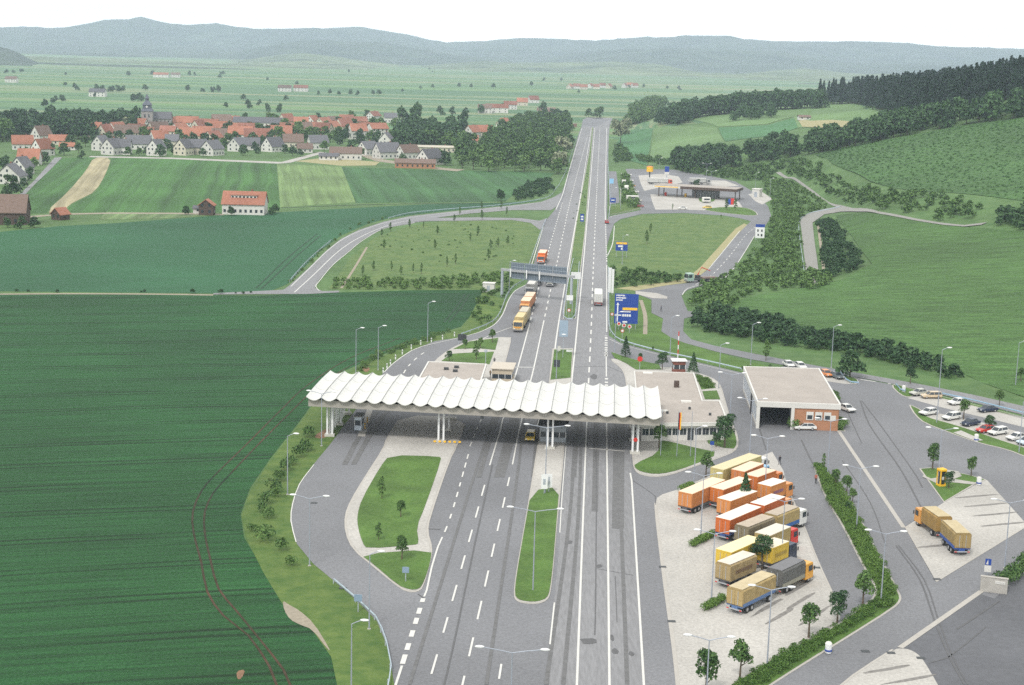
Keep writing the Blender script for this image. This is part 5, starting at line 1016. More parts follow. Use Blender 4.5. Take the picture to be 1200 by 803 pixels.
rig('tan plank-sided trailer with yellow lorry and black cab', dict(a=(838.7, 658), b=(868.5, 645.5), side=(.40, .30, .15), top=(.62, .57, .50), tarp=1, text=(.2, .13, .08)), dict(a=(887, 638), b=(907, 630.3), side=(.68, .48, .06), top=(.72, .66, .50), text=(.35, .25, .05)), (.03, .04, .07), group=GP)
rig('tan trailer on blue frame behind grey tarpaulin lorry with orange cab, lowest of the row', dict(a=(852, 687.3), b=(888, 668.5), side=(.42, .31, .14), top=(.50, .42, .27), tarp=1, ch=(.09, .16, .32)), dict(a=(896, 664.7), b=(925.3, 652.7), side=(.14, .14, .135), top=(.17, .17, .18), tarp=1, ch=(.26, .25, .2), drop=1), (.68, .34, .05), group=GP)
p = G(1126, 651.5); hA = R(93); RA = rig('two tan tarpaulin boxes, trailer jack-knifed behind its lorry, alone on the right paved bay', dict(L=6.2, side=(.36, .26, .11), top=(.48, .40, .25), tarp=1, ch=(.03, .08, .30)), None, None, pos=(p.x, p.y - .3, 0), heading=hA, nocab=True)
tip = Vector((p.x, p.y - .3, 0)) + Vector((math.cos(hA), math.sin(hA), 0)) * 7.1; hB = R(100)
RB = rig('lorry', dict(L=5.2, side=(.38, .24, .08), top=(.48, .40, .25), tarp=1), None, (.62, .30, .08), pos=tip + Vector((math.cos(hB), math.sin(hB), 0)) * .9, heading=hB)
Mr = Matrix.Translation(RA.location).to_4x4() @ Matrix.Rotation(hA, 4, 'Z'); Mb = Matrix.Translation(RB.location) @ Matrix.Rotation(hB, 4, 'Z')
for ch in list(RB.children):
    ml = Mr.inverted() @ Mb @ Matrix.LocRotScale(ch.location, ch.rotation_euler, ch.scale); ch.parent = RA; ch.matrix_local = ml
bpy.data.objects.remove(RB)
# the queue on the west carriageway faces the viewer: heading is -Y
def facing(px, py, L1, L2, label, s1, t1, s2, t2, cc, band=None, H=3.5, hd=R(-94), tarp=True):
    f = G(px, py); d = Vector((math.cos(hd), math.sin(hd), 0)); tot = L1 + (1.1 + L2 if L2 else 0) + (.28 if L2 else .35) + 2.2; b = f - d * tot
    rig(label, dict(L=L1, side=s1, top=t1, tarp=tarp), dict(L=L2, side=s2, top=t2, tarp=tarp) if L2 else None, cc, pos=(b.x, b.y, 0), heading=hd, band=band, group='lorries queueing on the west carriageway', H=H)
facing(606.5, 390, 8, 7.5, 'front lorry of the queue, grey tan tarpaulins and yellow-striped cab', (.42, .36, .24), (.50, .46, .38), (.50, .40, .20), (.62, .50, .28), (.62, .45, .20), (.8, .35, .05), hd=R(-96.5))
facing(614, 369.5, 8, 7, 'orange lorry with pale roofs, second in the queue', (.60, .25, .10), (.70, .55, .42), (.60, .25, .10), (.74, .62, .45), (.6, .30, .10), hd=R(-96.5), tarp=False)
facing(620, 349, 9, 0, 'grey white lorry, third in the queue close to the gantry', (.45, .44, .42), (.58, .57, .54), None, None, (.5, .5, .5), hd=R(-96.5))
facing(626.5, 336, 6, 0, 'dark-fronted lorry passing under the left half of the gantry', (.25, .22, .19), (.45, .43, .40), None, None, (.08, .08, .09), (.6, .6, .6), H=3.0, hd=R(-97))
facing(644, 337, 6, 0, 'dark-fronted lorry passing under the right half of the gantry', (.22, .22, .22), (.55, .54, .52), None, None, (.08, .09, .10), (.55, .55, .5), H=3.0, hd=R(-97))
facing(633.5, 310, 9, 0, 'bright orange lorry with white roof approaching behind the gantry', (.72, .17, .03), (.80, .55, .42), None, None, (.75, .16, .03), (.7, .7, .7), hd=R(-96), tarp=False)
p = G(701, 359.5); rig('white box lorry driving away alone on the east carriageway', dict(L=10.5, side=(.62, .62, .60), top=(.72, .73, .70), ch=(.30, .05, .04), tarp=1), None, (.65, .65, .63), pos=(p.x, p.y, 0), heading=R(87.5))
# recovery truck with crane
p = G(811, 331); o = empty('crane_truck', (p.x, p.y, .08), R(203), 'green white crane lorry with raised red jib on the slip road', 'lorry'); q_ = Vector((1, 0, 0))
chassis(o, -8.5, 0, (.10, .12, .12)); cab(o, 0, (.30, .42, .36), 2.2, h=2.9, band=(.7, .7, .7)); add_wheels(o, [(x, y) for x in (-7, -5.6, -3, 1.2) for y in (-1, 1)], .5)
MB().box(-8.4, -3.2, -1.2, 1.2, 1.105, 1.5).build('load_bed', cmat((.16, .10, .08)), o); MB().box(-2.6, -1.2, -.6, .6, 1.105, 2.2).build('crane_base', 'darkmetal', o); MB().tube([(-1.9, 0, 2.2), (-3.2, 0, 4.6), (-6.4, 0, 3.4)], .22, 8, .12).build('crane_jib', 'red', o)

def car_proto(kind):
    """local x forward, length about 4.3 m"""
    o = empty('parked_car', (0, 0, 0), 0, None, 'car'); L_ = 4.3; w2 = .83
    if kind == 'saloon': roof = [(-.95, 1.36), (.35, 1.38)]; base = (-1.45, 1.0, 1.05)
    elif kind == 'hatch': roof = [(-1.35, 1.36), (.3, 1.38)]; base = (-1.95, 1.0, 1.05)
    else: roof = [(-1.85, 1.42), (.35, 1.42)]; base = (-2.05, 1.0, 1.05)
    low = [(-2.12, .32), (2.12, .32), (2.15, .58), (2.08, .74), (1.05, .86), (-1.55 if kind == 'saloon' else -2.0, .90), (-2.08, .88), (-2.15, .6)]
    n = len(low); V = [(x, -w2 * (.96 if z > .8 else 1), z) for x, z in low] + [(x, w2 * (.96 if z > .8 else 1), z) for x, z in low]
    body = MB().add(V, [tuple(range(n)), tuple(range(n, 2 * n))[::-1]] + [(i, n + i, n + (i + 1) % n, (i + 1) % n) for i in range(n)]).build('body', 'white', o, bevel=.06)
    xb, xf = base[0], base[1] + .02; rb, rf_ = roof[0], roof[1]
    gh = MB().add([(xb, -w2 * .93, .86), (xf, -w2 * .93, .84), (xf, w2 * .93, .84), (xb, w2 * .93, .86), (rb[0] - .03, -w2 * .74, rb[1] - .04), (rf_[0] + .03, -w2 * .74, rf_[1] - .04), (rf_[0] + .03, w2 * .74, rf_[1] - .04), (rb[0] - .03, w2 * .74, rb[1] - .04)],
                  [(0, 3, 2, 1), (4, 5, 6, 7), (0, 1, 5, 4), (1, 2, 6, 5), (2, 3, 7, 6), (3, 0, 4, 7)]).build('windows', 'glass', o)
    MB().box(rb[0] - .02, rf_[0] + .02, -w2 * .76, w2 * .76, rb[1] - .038, rb[1] + .02).build('roof', 'white', o, bevel=.02)
    pl = MB()
    for s in (-1, 1):
        for x0, x1 in ((xb, rb[0]), (-.35, -.35), (xf, rf_[0])): pl.tube([(x0, s * w2 * .94, .86), (x1, s * w2 * .755, rb[1] - .02)], .045, 5)
    pl.build('pillars', 'white', o)
    for s in (-1, 1): MB().box(2.08, 2.17, s * .58 - .16, s * .58 + .16, .56, .70).build('headlight', 'white_metal', o); MB().box(-2.18, -2.09, s * .6 - .16, s * .6 + .16, .62, .76).build('tail_light', 'red', o)
    MB().box(2.12, 2.2, -.76, .76, .36, .5).build('front_bumper', 'darkmetal', o); MB().box(-2.2, -2.12, -.76, .76, .36, .5).build('rear_bumper', 'darkmetal', o)
    add_wheels(o, [(x, y) for x in (-1.3, 1.3) for y in (-.74, .74)], .31)
    for w_ in o.children:
        if w_.name.startswith('wheel'): w_.scale = (.62, .55, .62)
    return o
CP_ = {}
def car(px, py, hd, kind, col, label, name='parked_car', z=.08, group=None, s=1.0):
    first = kind not in CP_; p = G(px, py)
    if first: CP_[kind] = car_proto(kind); o = CP_[kind]
    else: o = copy_tree(CP_[kind], (0, 0, 0), 0)
    o.location = (p.x, p.y, p.z + z); o.rotation_euler = (0, 0, hd); o['label'] = label; o['category'] = 'car'; o.name = name; o.scale = (s,) * 3
    if group: o['group'] = group
    elif 'group' in o: del o['group']
    m_ = cmat(col, .25, .03)
    for ch in o.children:
        if ch.name.split('.')[0] in ('body', 'roof', 'pillars'): ch.material_slots[0].link = 'OBJECT'; ch.material_slots[0].material = m_
    return o
Wt, Sv, Bl, Rd, Bg, Og = (.68, .68, .66), (.45, .45, .40), (.025, .035, .07), (.50, .04, .03), (.55, .44, .30), (.65, .22, .05)
CG = 'cars in the small car park'
car(943, 504, R(183), 'hatch', Wt, 'white hatchback parked in front of the brick garage wall'); car(992, 482, R(-65), 'saloon', Wt, 'white saloon parked at the right side of the garage')
car(968, 441, R(-75), 'hatch', Og, 'orange car behind the right corner of the garage'); car(980, 443.5, R(-70), 'saloon', (.12, .14, .15), 'dark grey car behind the garage beside the orange car')
car(924, 430, R(-80), 'saloon', Wt, 'white car showing its roof behind the garage, left one'); car(938, 432, R(-80), 'hatch', Wt, 'white car showing its roof behind the garage, right one')
car(1077, 463.5, R(205), 'saloon', Sv, 'silver beige saloon first in the back row of the car park', group=CG); car(1091, 467, R(188), 'wagon', Bg, 'beige estate car second in the back row of the car park', group=CG)
car(1122, 474.5, R(205), 'saloon', Wt, 'white saloon partly behind the young tree in the back row', group=CG); car(1157, 483, R(203), 'saloon', Bl, 'dark blue saloon last in the back row of the car park', group=CG)
car(1088, 486.5, R(215), 'hatch', Wt, 'white small car first in the front row of the car park', group=CG); car(1115, 492, R(215), 'wagon', Wt, 'white estate second in the front row of the car park', group=CG)
car(1137, 499, R(215), 'saloon', Bl, 'dark blue saloon in the front row of the car park', group=CG); car(1155, 507, R(208), 'hatch', Rd, 'red car half hidden by a tree in the front row', group=CG)
car(1169, 509.5, R(212), 'wagon', Wt, 'white estate car right of the red car in the front row', group=CG); car(1191, 516, R(210), 'saloon', Wt, 'white saloon near the right edge of the front row', group=CG); car(1203, 521, R(212), 'saloon', (.5, .6, .7), 'pale blue car cut by the right edge of the view', group=CG)
car(621.5, 516, R(-95), 'wagon', (.72, .50, .06), 'yellow car leaving the canopy beside the central booth', s=1.05)
car(800, 245.5, R(178), 'saloon', Wt, 'white car driving past the service station forecourt'); car(828.5, 244.5, R(170), 'hatch', (.70, .50, .08), 'small yellow car at the service station exit island'); car(711, 262, R(90), 'hatch', Rd, 'red car turning off the motorway to the service area', z=.1)
for i, (px, py, cc, s) in enumerate([(734, 206, Wt, 'white car uppermost in the service area row'), (736, 213, Wt, 'white car second in the service area row'), (738, 219, (.6, .35, .15), 'tan car in the service area row'), (742, 226, Wt, 'white car in the middle of the service area row'), (745, 236.5, Sv, 'silver car in the service area row'), (747, 243, (.3, .06, .05), 'dark red car at the near end of the service area row')]):
    car(px + 2, py, R(175), 'saloon', cc, s, group='cars parked along the service area planting')
def caravan(px, py, L_, hd, label, name='caravan'):
    p = G(px, py); o = empty(name, (p.x, p.y, .12), hd, label, name); MB().box(-L_ / 2, L_ / 2, -1.1, 1.1, .5, 2.7).build('body', 'white', o, bevel=.25); MB().box(-L_ / 2 + .6, L_ / 2 - .6, -1.13, -1.102, 1.4, 2.1).build('window', 'glass', o); add_wheels(o, [(x, y) for x in (-.5, .5) for y in (-.95, .95)], .33)
    MB().tube([(L_ / 2 - .05, 0, .55), (L_ / 2 + 1.2, 0, .55)], .05, 6).build('drawbar', 'galv', o)
caravan(731, 217, 6, R(85), 'white caravan beside the upper cars of the service area'); caravan(734, 224, 7, R(85), 'longer white caravan in the service area planting'); caravan(741, 236, 6, R(10), 'white caravan standing crosswise near the end of the row')
caravan(827.5, 238, 4, R(10), 'small white camper on the forecourt grass island')
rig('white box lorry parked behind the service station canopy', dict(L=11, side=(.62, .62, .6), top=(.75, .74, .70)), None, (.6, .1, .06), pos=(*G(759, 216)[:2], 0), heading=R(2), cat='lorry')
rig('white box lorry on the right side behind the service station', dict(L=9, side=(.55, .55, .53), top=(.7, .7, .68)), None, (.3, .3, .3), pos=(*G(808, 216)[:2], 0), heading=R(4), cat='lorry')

# ================================================================== PEOPLE
def person(px, py, top, legs, hd, label, step=.22, h=1.78):
    p = G(px, py); me = bpy.data.meshes.new('person')
    J = {'pel': (0, 0, .95), 'wst': (0, 0, 1.1), 'chs': (0, .01, 1.35), 'nck': (0, 0, 1.52), 'hd0': (0, .02, 1.62), 'hd1': (0, .02, 1.72),
         'lh': (-.10, 0, .9), 'lk': (-.11, step * .5, .5), 'la': (-.11, step * .7, .08), 'lt': (-.11, step * .7 + .17, .04), 'rh': (.10, 0, .9), 'rk': (.11, -step * .2, .5), 'ra': (.11, -step, .09), 'rt': (.11, -step + .17, .04),
         'ls': (-.19, 0, 1.45), 'le': (-.26, -.06, 1.18), 'lw': (-.25, .04, .93), 'lf': (-.24, .07, .83), 'rs': (.19, 0, 1.45), 're': (.26, .02, 1.18), 'rw': (.25, .13, .96), 'rf': (.24, .17, .87)}
    rr = {'pel': .15, 'wst': .14, 'chs': .16, 'nck': .06, 'hd0': .09, 'hd1': .09, 'lh': .10, 'lk': .065, 'la': .045, 'lt': .04, 'rh': .10, 'rk': .065, 'ra': .045, 'rt': .04, 'ls': .065, 'le': .045, 'lw': .033, 'lf': .03, 'rs': .065, 're': .045, 'rw': .033, 'rf': .03}
    ks = list(J); ed = [('pel', 'wst'), ('wst', 'chs'), ('chs', 'nck'), ('nck', 'hd0'), ('hd0', 'hd1'), ('pel', 'lh'), ('lh', 'lk'), ('lk', 'la'), ('la', 'lt'), ('pel', 'rh'), ('rh', 'rk'), ('rk', 'ra'), ('ra', 'rt'), ('chs', 'ls'), ('ls', 'le'), ('le', 'lw'), ('lw', 'lf'), ('chs', 'rs'), ('rs', 're'), ('re', 'rw'), ('rw', 'rf')]
    me.from_pydata([J[k] for k in ks], [(ks.index(a), ks.index(b)) for a, b in ed], []); o = bpy.data.objects.new('person', me); C.objects.link(o)
    sk = o.modifiers.new('skin', 'SKIN'); ly = me.skin_vertices[0].data if me.skin_vertices else None
    if ly is None:
        bm = bmesh.new(); bm.from_mesh(me); bm.verts.layers.skin.verify(); bm.to_mesh(me); bm.free(); ly = me.skin_vertices[0].data
    for i, k in enumerate(ks): ly[i].radius = (rr[k], rr[k] * .85)
    ly[0].use_root = True; ss = o.modifiers.new('sub', 'SUBSURF'); ss.levels = 1; ss.render_levels = 1
    dg = bpy.context.evaluated_depsgraph_get(); m2 = bpy.data.meshes.new_from_object(o.evaluated_get(dg)); o.modifiers.clear(); o.data = m2
    m2.materials.clear()
    for c_ in (top, legs, (.42, .25, .18), (.05, .035, .025)): m2.materials.append(cmat(c_, .8))
    for f in m2.polygons:
        z = f.center.z; x = abs(f.center.x); f.material_index = 3 if z > 1.68 or (z > 1.6 and f.center.y < 0) else 2 if z > 1.5 and x < .12 or (x > .2 and z < .93 and z > .8) else 0 if z > .96 or x > .2 else 3 if z < .1 else 1
        f.use_smooth = True
    o.location = (p.x, p.y, p.z + .08); o.rotation_euler = (0, 0, hd); tag(o, label, 'person')
person(913.5, 545.5, (.03, .03, .04), (.04, .04, .05), R(20), 'person in dark clothes walking on the asphalt beyond the lorry cabs'); person(955.8, 567.5, (.40, .12, .08), (.03, .03, .035), R(-30), 'person in red top and dark trousers walking beside the long hedge')
person(579.3, 428, (.05, .05, .06), (.05, .05, .06), R(10), 'person in dark clothes on the pavement above the beige booth'); person(574.5, 443, (.20, .13, .06), (.04, .04, .04), R(-40), 'person in brown jacket at the left of the beige booth')
person(774.7, 365.5, (.06, .07, .10), (.05, .05, .06), R(60), 'person standing alone on the empty slip road by the big blue sign')

# ================================================================== VILLAGE
_win = None
def house(px, py, w_, d_, ev, rg, rz, wall, roof, label, name='house', cat='house', group=None, win=None, chim=True, hip=False, gablewin=True, dormer=False, x_off=0):
    """ridge along local x; w_ length, d_ depth; rz in degrees, 0 = long side to the camera"""
    p = G(px, py); a = R(rz); back = (abs(math.sin(a)) * w_ + abs(math.cos(a)) * d_) / 2
    o = empty(name, (p.x, p.y + back, T(p.x, p.y)), a, label, cat, group); hw, hd = w_ / 2, d_ / 2
    if hip: MB().box(-hw, hw, -hd, hd, 0, ev).build('wall', wall, o)
    else: MB().xprof([(-hd, 0), (hd, 0), (hd, ev), (0, rg - .25), (-hd, ev)], -hw, hw).build('wall', wall, o)
    ov = .5; sl = (rg - ev) / hd
    if hip:
        k = hd * .9; rf = MB().add([(-hw - ov, -hd - ov, ev), (hw + ov, -hd - ov, ev), (hw + ov, hd + ov, ev), (-hw - ov, hd + ov, ev), (-hw + k, 0, rg), (hw - k, 0, rg)], [(0, 1, 5, 4), (1, 2, 5), (2, 3, 4, 5), (3, 0, 4), (0, 3, 2, 1)]).build('roof', roof, o)
    else: rf = MB().xprof([(-hd - ov, ev - sl * ov), (0, rg), (hd + ov, ev - sl * ov), (hd + ov, ev - sl * ov + .28), (0, rg + .3), (-hd - ov, ev - sl * ov + .28)], -hw - .4, hw + .4).build('roof', roof, o)
    if chim: MB().box(hw * .3, hw * .3 + .7, .3, 1.0, rg - 1.2, rg + 1.0).build('chimney', 'tile_red', rf)
    nst = max(1, int(ev / 2.6)); nw = win if win is not None else max(2, int(w_ / 3))
    for s in range(nst):
        z = 1.0 + s * 2.6
        if z + 1.2 > ev: break
        for i in range(nw):
            x = -hw + w_ * (i + .5) / nw
            for sy in (-1,): MB().box(x - .5, x + .5, min(sy * hd, sy * (hd + .05)), max(sy * hd, sy * (hd + .05)), z, z + 1.25).build('window', 'glass', o)
    if gablewin and not hip and w_ < 25:
        sx = -1 if math.sin(a) > 0 else 1
        if abs(math.sin(a)) < .2: sx = 0
        if sx:
            X = sx * hw * -1 if False else (-hw if sx < 0 else hw)
            for z, ys in [(1.0, (-.25, .25)), (3.6, (-.25, .25) if ev < 5 else (-.3, 0, .3)), (6.0, (0,))]:
                for yy in ys:
                    if z + 1.2 > ev + (rg - ev) * (1 - abs(yy) * 2): continue
                    y = yy * d_; MB().box(min(X, X * (1 + .05 / hw)), max(X, X * (1 + .05 / hw)), y - .5, y + .5, z, z + 1.2).build('window', 'glass', o)
    if dormer:
        dm = MB().box(-hw * .62, hw * .62, -hd * .55, 0, ev + sl * hd * .35, ev + sl * hd * .35 + 1.7).build('dormer', 'white', rf)
        for i in range(7): x = -hw * .62 + 1.24 * hw * (i + .5) / 7; MB().box(x - .42, x + .42, -hd * .55 - .05, -hd * .55, ev + sl * hd * .35 + .35, ev + sl * hd * .35 + 1.35).build('dormer_window', 'glass', dm)
        MB().box(-hw * .66, hw * .66, -hd * .62, .2, ev + sl * hd * .35 + 1.702, ev + sl * hd * .35 + 1.9).build('dormer_roof', roof, dm)
    return o
Wh, Cr, tO, tR, tG, tB = 'white', 'cream', 'tile_orange', 'tile_red', 'tile_grey', 'tile_brown'
HV = [  # px, py, w, d, eave, ridge, rz, wall, roof, label
 (9, 216, 11, 12, 4, 9.5, 88, Wh, tG, 'big white gabled house with grey roof cut by the left edge'), (22, 205, 9, 9, 4, 9, 75, Wh, tG, 'white gable with grey roof just behind the house at the left edge'),
 (32, 194, 12, 8, 4, 9, 3, Wh, tO, 'small house under a bright orange roof at the top of the village lane'), (46, 183, 11, 9, 4.5, 10, 60, Wh, tO, 'white gabled house with orange roof above the village lane'),
 (23, 176, 13, 9, 4, 9, 20, Wh, tO, 'orange-roofed house at the left edge above the lane houses'), (45, 167, 12, 9, 5, 11, 60, Wh, tB, 'white gable with grey brown roof in front of the left wood'), (66, 170, 12, 8, 3, 6.5, 10, Cr, tO, 'low orange-roofed building in front of the left wood'), (78, 176, 10, 6, 2.5, 4.5, 5, Wh, tO, 'tiny orange-roofed outbuilding between the left wood and the row'),
 (116, 177, 9, 9, 4.5, 9.5, 70, Wh, tG, 'white gable with grey roof, first of the field-side row'), (129, 182, 11, 10, 5, 10, 65, Wh, tG, 'white gabled house with grey roof beside the tan field corner'), (142, 181.5, 10, 9, 5, 9.5, 5, Wh, tG, 'grey-roofed wing facing the field beside the tan corner'),
 (160, 175.5, 16, 9, 4, 9, 8, Wh, tG, 'wide white house with grey roof and tree-hidden front in the field-side row'), (181, 183, 9, 9, 5, 10, 70, Wh, tG, 'white gable with dark roof standing before orange roofs'), (184, 171, 12, 9, 5, 10, 40, Wh, tO, 'orange-roofed house with white gable behind the dark-roofed one'),
 (200, 172, 9, 8, 4, 8, 10, Cr, tG, 'small house with grey roof between orange roofs'), (213, 182.5, 10, 9, 5, 10, 70, Cr, tG, 'cream gabled house, left of a close pair above the green field'), (229, 181.5, 12, 9, 5, 9.5, 8, Cr, tG, 'cream house with long grey roof, right of a close pair'), (246, 183, 12, 10, 4.5, 9.5, 65, Wh, tG, 'white walled house with grey roof at the bend of the village street'),
 (276, 178, 10, 9, 4.5, 9, 70, Wh, tG, 'white gable with grey roof beside the garden lawn'), (291, 176, 14, 8, 3.5, 8, 5, Wh, tG, 'long low grey roof right of the garden lawn gable'), (318, 178.5, 13, 10, 3.8, 9.5, 55, Wh, tG, 'chalet with dark timber gable and white base'), (342, 173, 14, 9, 4, 9, 12, Cr, tB, 'beige house with brown grey roof behind the street end'),
 (356, 179.5, 10, 8, 3, 6, 10, Wh, tB, 'low white house with brown roof in front of the beige house'), (371, 175.5, 13, 9, 5, 9.5, 25, Wh, tG, 'white house with big grey roof left of the village road'), (385, 188, 12, 6, 2.6, 4.2, 0, Wh, tG, 'low white garage building at the edge of the pale yard field'), (404, 187.5, 20, 12, 4.2, 7.6, 4, Wh, tB, 'white bungalow with brown hipped roof above the pale crop'),
 (430, 182.5, 12, 9, 4.5, 9, 50, Wh, tG, 'white gable with dark roof right of the bungalow'), (452, 186.5, 16, 10, 4.5, 10, 35, Wh, tG, 'wide white house with blue grey roof in the right village row'), (452, 174, 10, 9, 6, 11, 80, Wh, tG, 'white gable peeping over the blue grey roof'), (477, 187, 13, 9, 4.5, 9, 40, Wh, tB, 'house with brown roof and small white gable near the farm shed'),
 (503, 194, 14, 10, 4.5, 9.5, 50, Wh, tG, 'white gabled house with dark roof nearest the right wood'), (486, 197.5, 24, 8, 3.2, 5.2, 2, 'brick', tB, 'long low brick shed with brown roof at the field edge'), (513, 178.5, 30, 8, 3.2, 4.2, 2, Cr, Cr, 'long low beige flat-roofed building before the tall trees'),
 (441, 163, 14, 12, 8, 12, 30, Wh, tO, 'tall white house with wide gable and orange roof in the village centre'), (418, 164, 13, 10, 7, 12, 25, Wh, tO, 'white house with orange roof left of the tall wide-gabled one'), (437, 142, 13, 9, 5, 9, 60, Wh, tR, 'small white gable at the far edge of the village'), (457, 144, 12, 8, 5, 9, 10, Wh, tG, 'pale house before the tallest dark trees'),
 (402, 155, 14, 10, 5, 11, 50, Cr, tR, 'dark gable with red roof in the village centre'), (302, 152, 42, 11, 6, 10, 0, Wh, tG, 'very long grey-roofed block with white gable end'), (343, 156, 22, 9, 4, 8, 0, Wh, tO, 'orange-roofed long house right of the long grey block'),
 (546, 170, 18, 8, 3.5, 7, 3, Cr, tO, 'orange-roofed farmhouse left of the wood'), (553, 162, 13, 9, 5, 10, 60, Wh, tO, 'white gabled farm building with orange roof behind the farmhouse'), (567, 160, 14, 9, 4, 9, 10, Cr, tO, 'broad orange roof right of the farm buildings'), (590, 153.5, 12, 9, 6, 11, 60, Wh, tO, 'white gable with orange roof above the wood'), (604, 163, 9, 7, 4, 7, 60, Wh, tG, 'tiny white gable surrounded by the wood')]
for h in HV: house(*h)
HC = [(108, 161), (121, 164), (134, 160), (147, 165), (158, 161), (170, 165), (183, 160), (196, 163), (208, 160), (222, 168), (236, 163), (247, 170), (231, 157), (218, 152), (243, 153), (255, 158), (261, 165), (270, 158), (281, 166), (289, 160), (300, 168), (312, 165), (326, 164), (355, 160), (366, 157), (378, 161), (389, 157), (352, 149), (365, 148), (378, 150), (390, 149), (405, 147), (418, 149), (272, 149), (258, 149), (334, 148), (205, 151), (425, 157), (191, 151), (160, 153)]
ORD = ['leftmost', 'second from left', 'third from left', 'fourth from left', 'fifth from left', 'sixth from left', 'seventh from left', 'eighth from left', 'ninth from left', 'tenth from left', 'eleventh from left', 'twelfth from left', 'thirteenth from left', 'fourteenth from left', 'fifteenth from left', 'sixteenth from left', 'seventeenth from left']
bands = {'rear': [], 'middle': [], 'front': []}
for px, py in HC: bands['rear' if py < 154.5 else 'middle' if py < 161.5 else 'front'].append((px, py))
i = 0
for bn, lst in bands.items():
    for k, (px, py) in enumerate(sorted(lst)):
        rc = [tO, tR, tO, tO, tR, tB][i % 6]; cn = {tO: 'orange', tR: 'red', tB: 'brown'}[rc]
        house(px, py, rng.uniform(10, 19), rng.uniform(8, 10), rng.uniform(4, 6), rng.uniform(8.5, 11), float(rng.choice([0, 8, 15, 40, 65, -20])), [Wh, Cr, Cr][i % 3], rc, f'{cn}-tiled house, {ORD[k]} in the {bn} row of the village centre', group='tile-roofed houses crowded in the village centre', chim=i % 2 == 0); i += 1
house(284.5, 252, 17.5, 11, 4.6, 9.2, 1, Wh, tO, 'white farmhouse with long orange roof and dormer band standing alone by the farm track', name='farmhouse', dormer=True, win=8)
house(241.5, 252.5, 4.2, 6, 4.2, 6.4, 88, 'timber', tO, 'narrow half-timbered hut with orange roof left of the farmhouse', chim=False, win=1); house(232, 250.5, 4, 4, 2.2, 3, 0, Wh, tG, 'small grey shed beside the half-timbered hut', name='shed', cat='shed', chim=False, win=1)
house(68, 258.5, 5, 5, 2.4, 4.6, 60, 'timber', tO, 'small dark field shed with orange roof by the farm track', name='shed', cat='shed', chim=False, win=1)
house(3, 264, 15, 11, 5, 11, 8, 'timber', tB, 'large dark brown barn with steep roof at the left edge', name='barn', cat='barn', chim=False, win=2)
house(943, 141, 9, 6, 2.4, 3.6, 5, Wh, tB, 'tiny shed on the sandy patch of the hill field', name='shed', cat='shed', chim=False, win=2)
for px, py, w_, s in [(333, 107.5, 20, 'distant white farm on the plain'), (352, 107.5, 22, 'distant red farm beside the white farm on the plain'), (568, 133, 16, 'long white farm building beyond the right wood'), (582, 132.5, 26, 'long red-roofed barn beyond the right wood'), (598, 128.5, 16, 'white shed right of the red-roofed barn'), (640, 137, 20, 'pale shed by the motorway bridge'),
                      (113, 113.5, 20, 'distant dark farm before the tree clump'), (205, 91, 18, 'distant white house at the foot of the hills'), (188, 91, 30, 'distant red-roofed row at the foot of the hills'), (12, 97, 18, 'distant pale building at the far left')]:
    house(px, py, w_, 14, 6, 10, 2, Wh, tR if 'red' in s else tG if 'dark' in s or 'barn' in s else tB, s, chim=False, win=4)
for i, (px, py) in enumerate([(676, 104), (684, 105), (692, 103.5), (699, 104.5), (706, 103), (714, 104), (732, 103), (738, 102.5), (744, 103), (668, 104.5), (625, 121), (612, 124)]): house(px, py, rng.uniform(9, 15), 10, 5, 10, float(rng.choice([0, 20, 60])), [Wh, Cr][i % 2], [tR, tO][i % 2], 'tiny red-roofed house of the distant hamlet beyond the motorway', group='houses of the distant hamlet', chim=False, win=2)
# church
p = G(173, 152); o = empty('church_tower', (p.x, p.y, 0), R(8), 'grey stone church tower with stepped slate spire above the orange roofs', 'church')
MB().box(-4.4, 4.4, -4.4, 4.4, 0, 15).build('tower', 'stone', o); MB().frustum((-4.9, 4.9, -4.9, 4.9), (-3.6, 3.6, -3.6, 3.6), 15.002, 17).build('cornice_roof', 'slate', o); MB().box(-3.3, 3.3, -3.3, 3.3, 17.002, 20).build('bell_storey', 'slate', o)
MB().frustum((-4.0, 4.0, -4.0, 4.0), (-1.6, 1.6, -1.6, 1.6), 20.002, 23).build('lower_dome', 'slate', o); MB().box(-1.3, 1.3, -1.3, 1.3, 23.002, 25).build('lantern', 'slate', o); MB().frustum((-1.7, 1.7, -1.7, 1.7), (-.1, .1, -.1, .1), 25.002, 29).build('spire', 'slate', o)
for x in (-1.6, 1.6): MB().box(x - .5, x + .5, -4.46, -4.402, 10, 12.5).build('window', 'glass', o)
MB().tube([(0, -3.35, 18.6), (0, -3.42, 18.6)], .9, 16).build('clock_face', 'white', o)
house(183, 152, 22, 12, 9, 14, 5, 'stone', tG, 'church nave with grey roof right of the tower', name='church_nave', cat='church', chim=False)
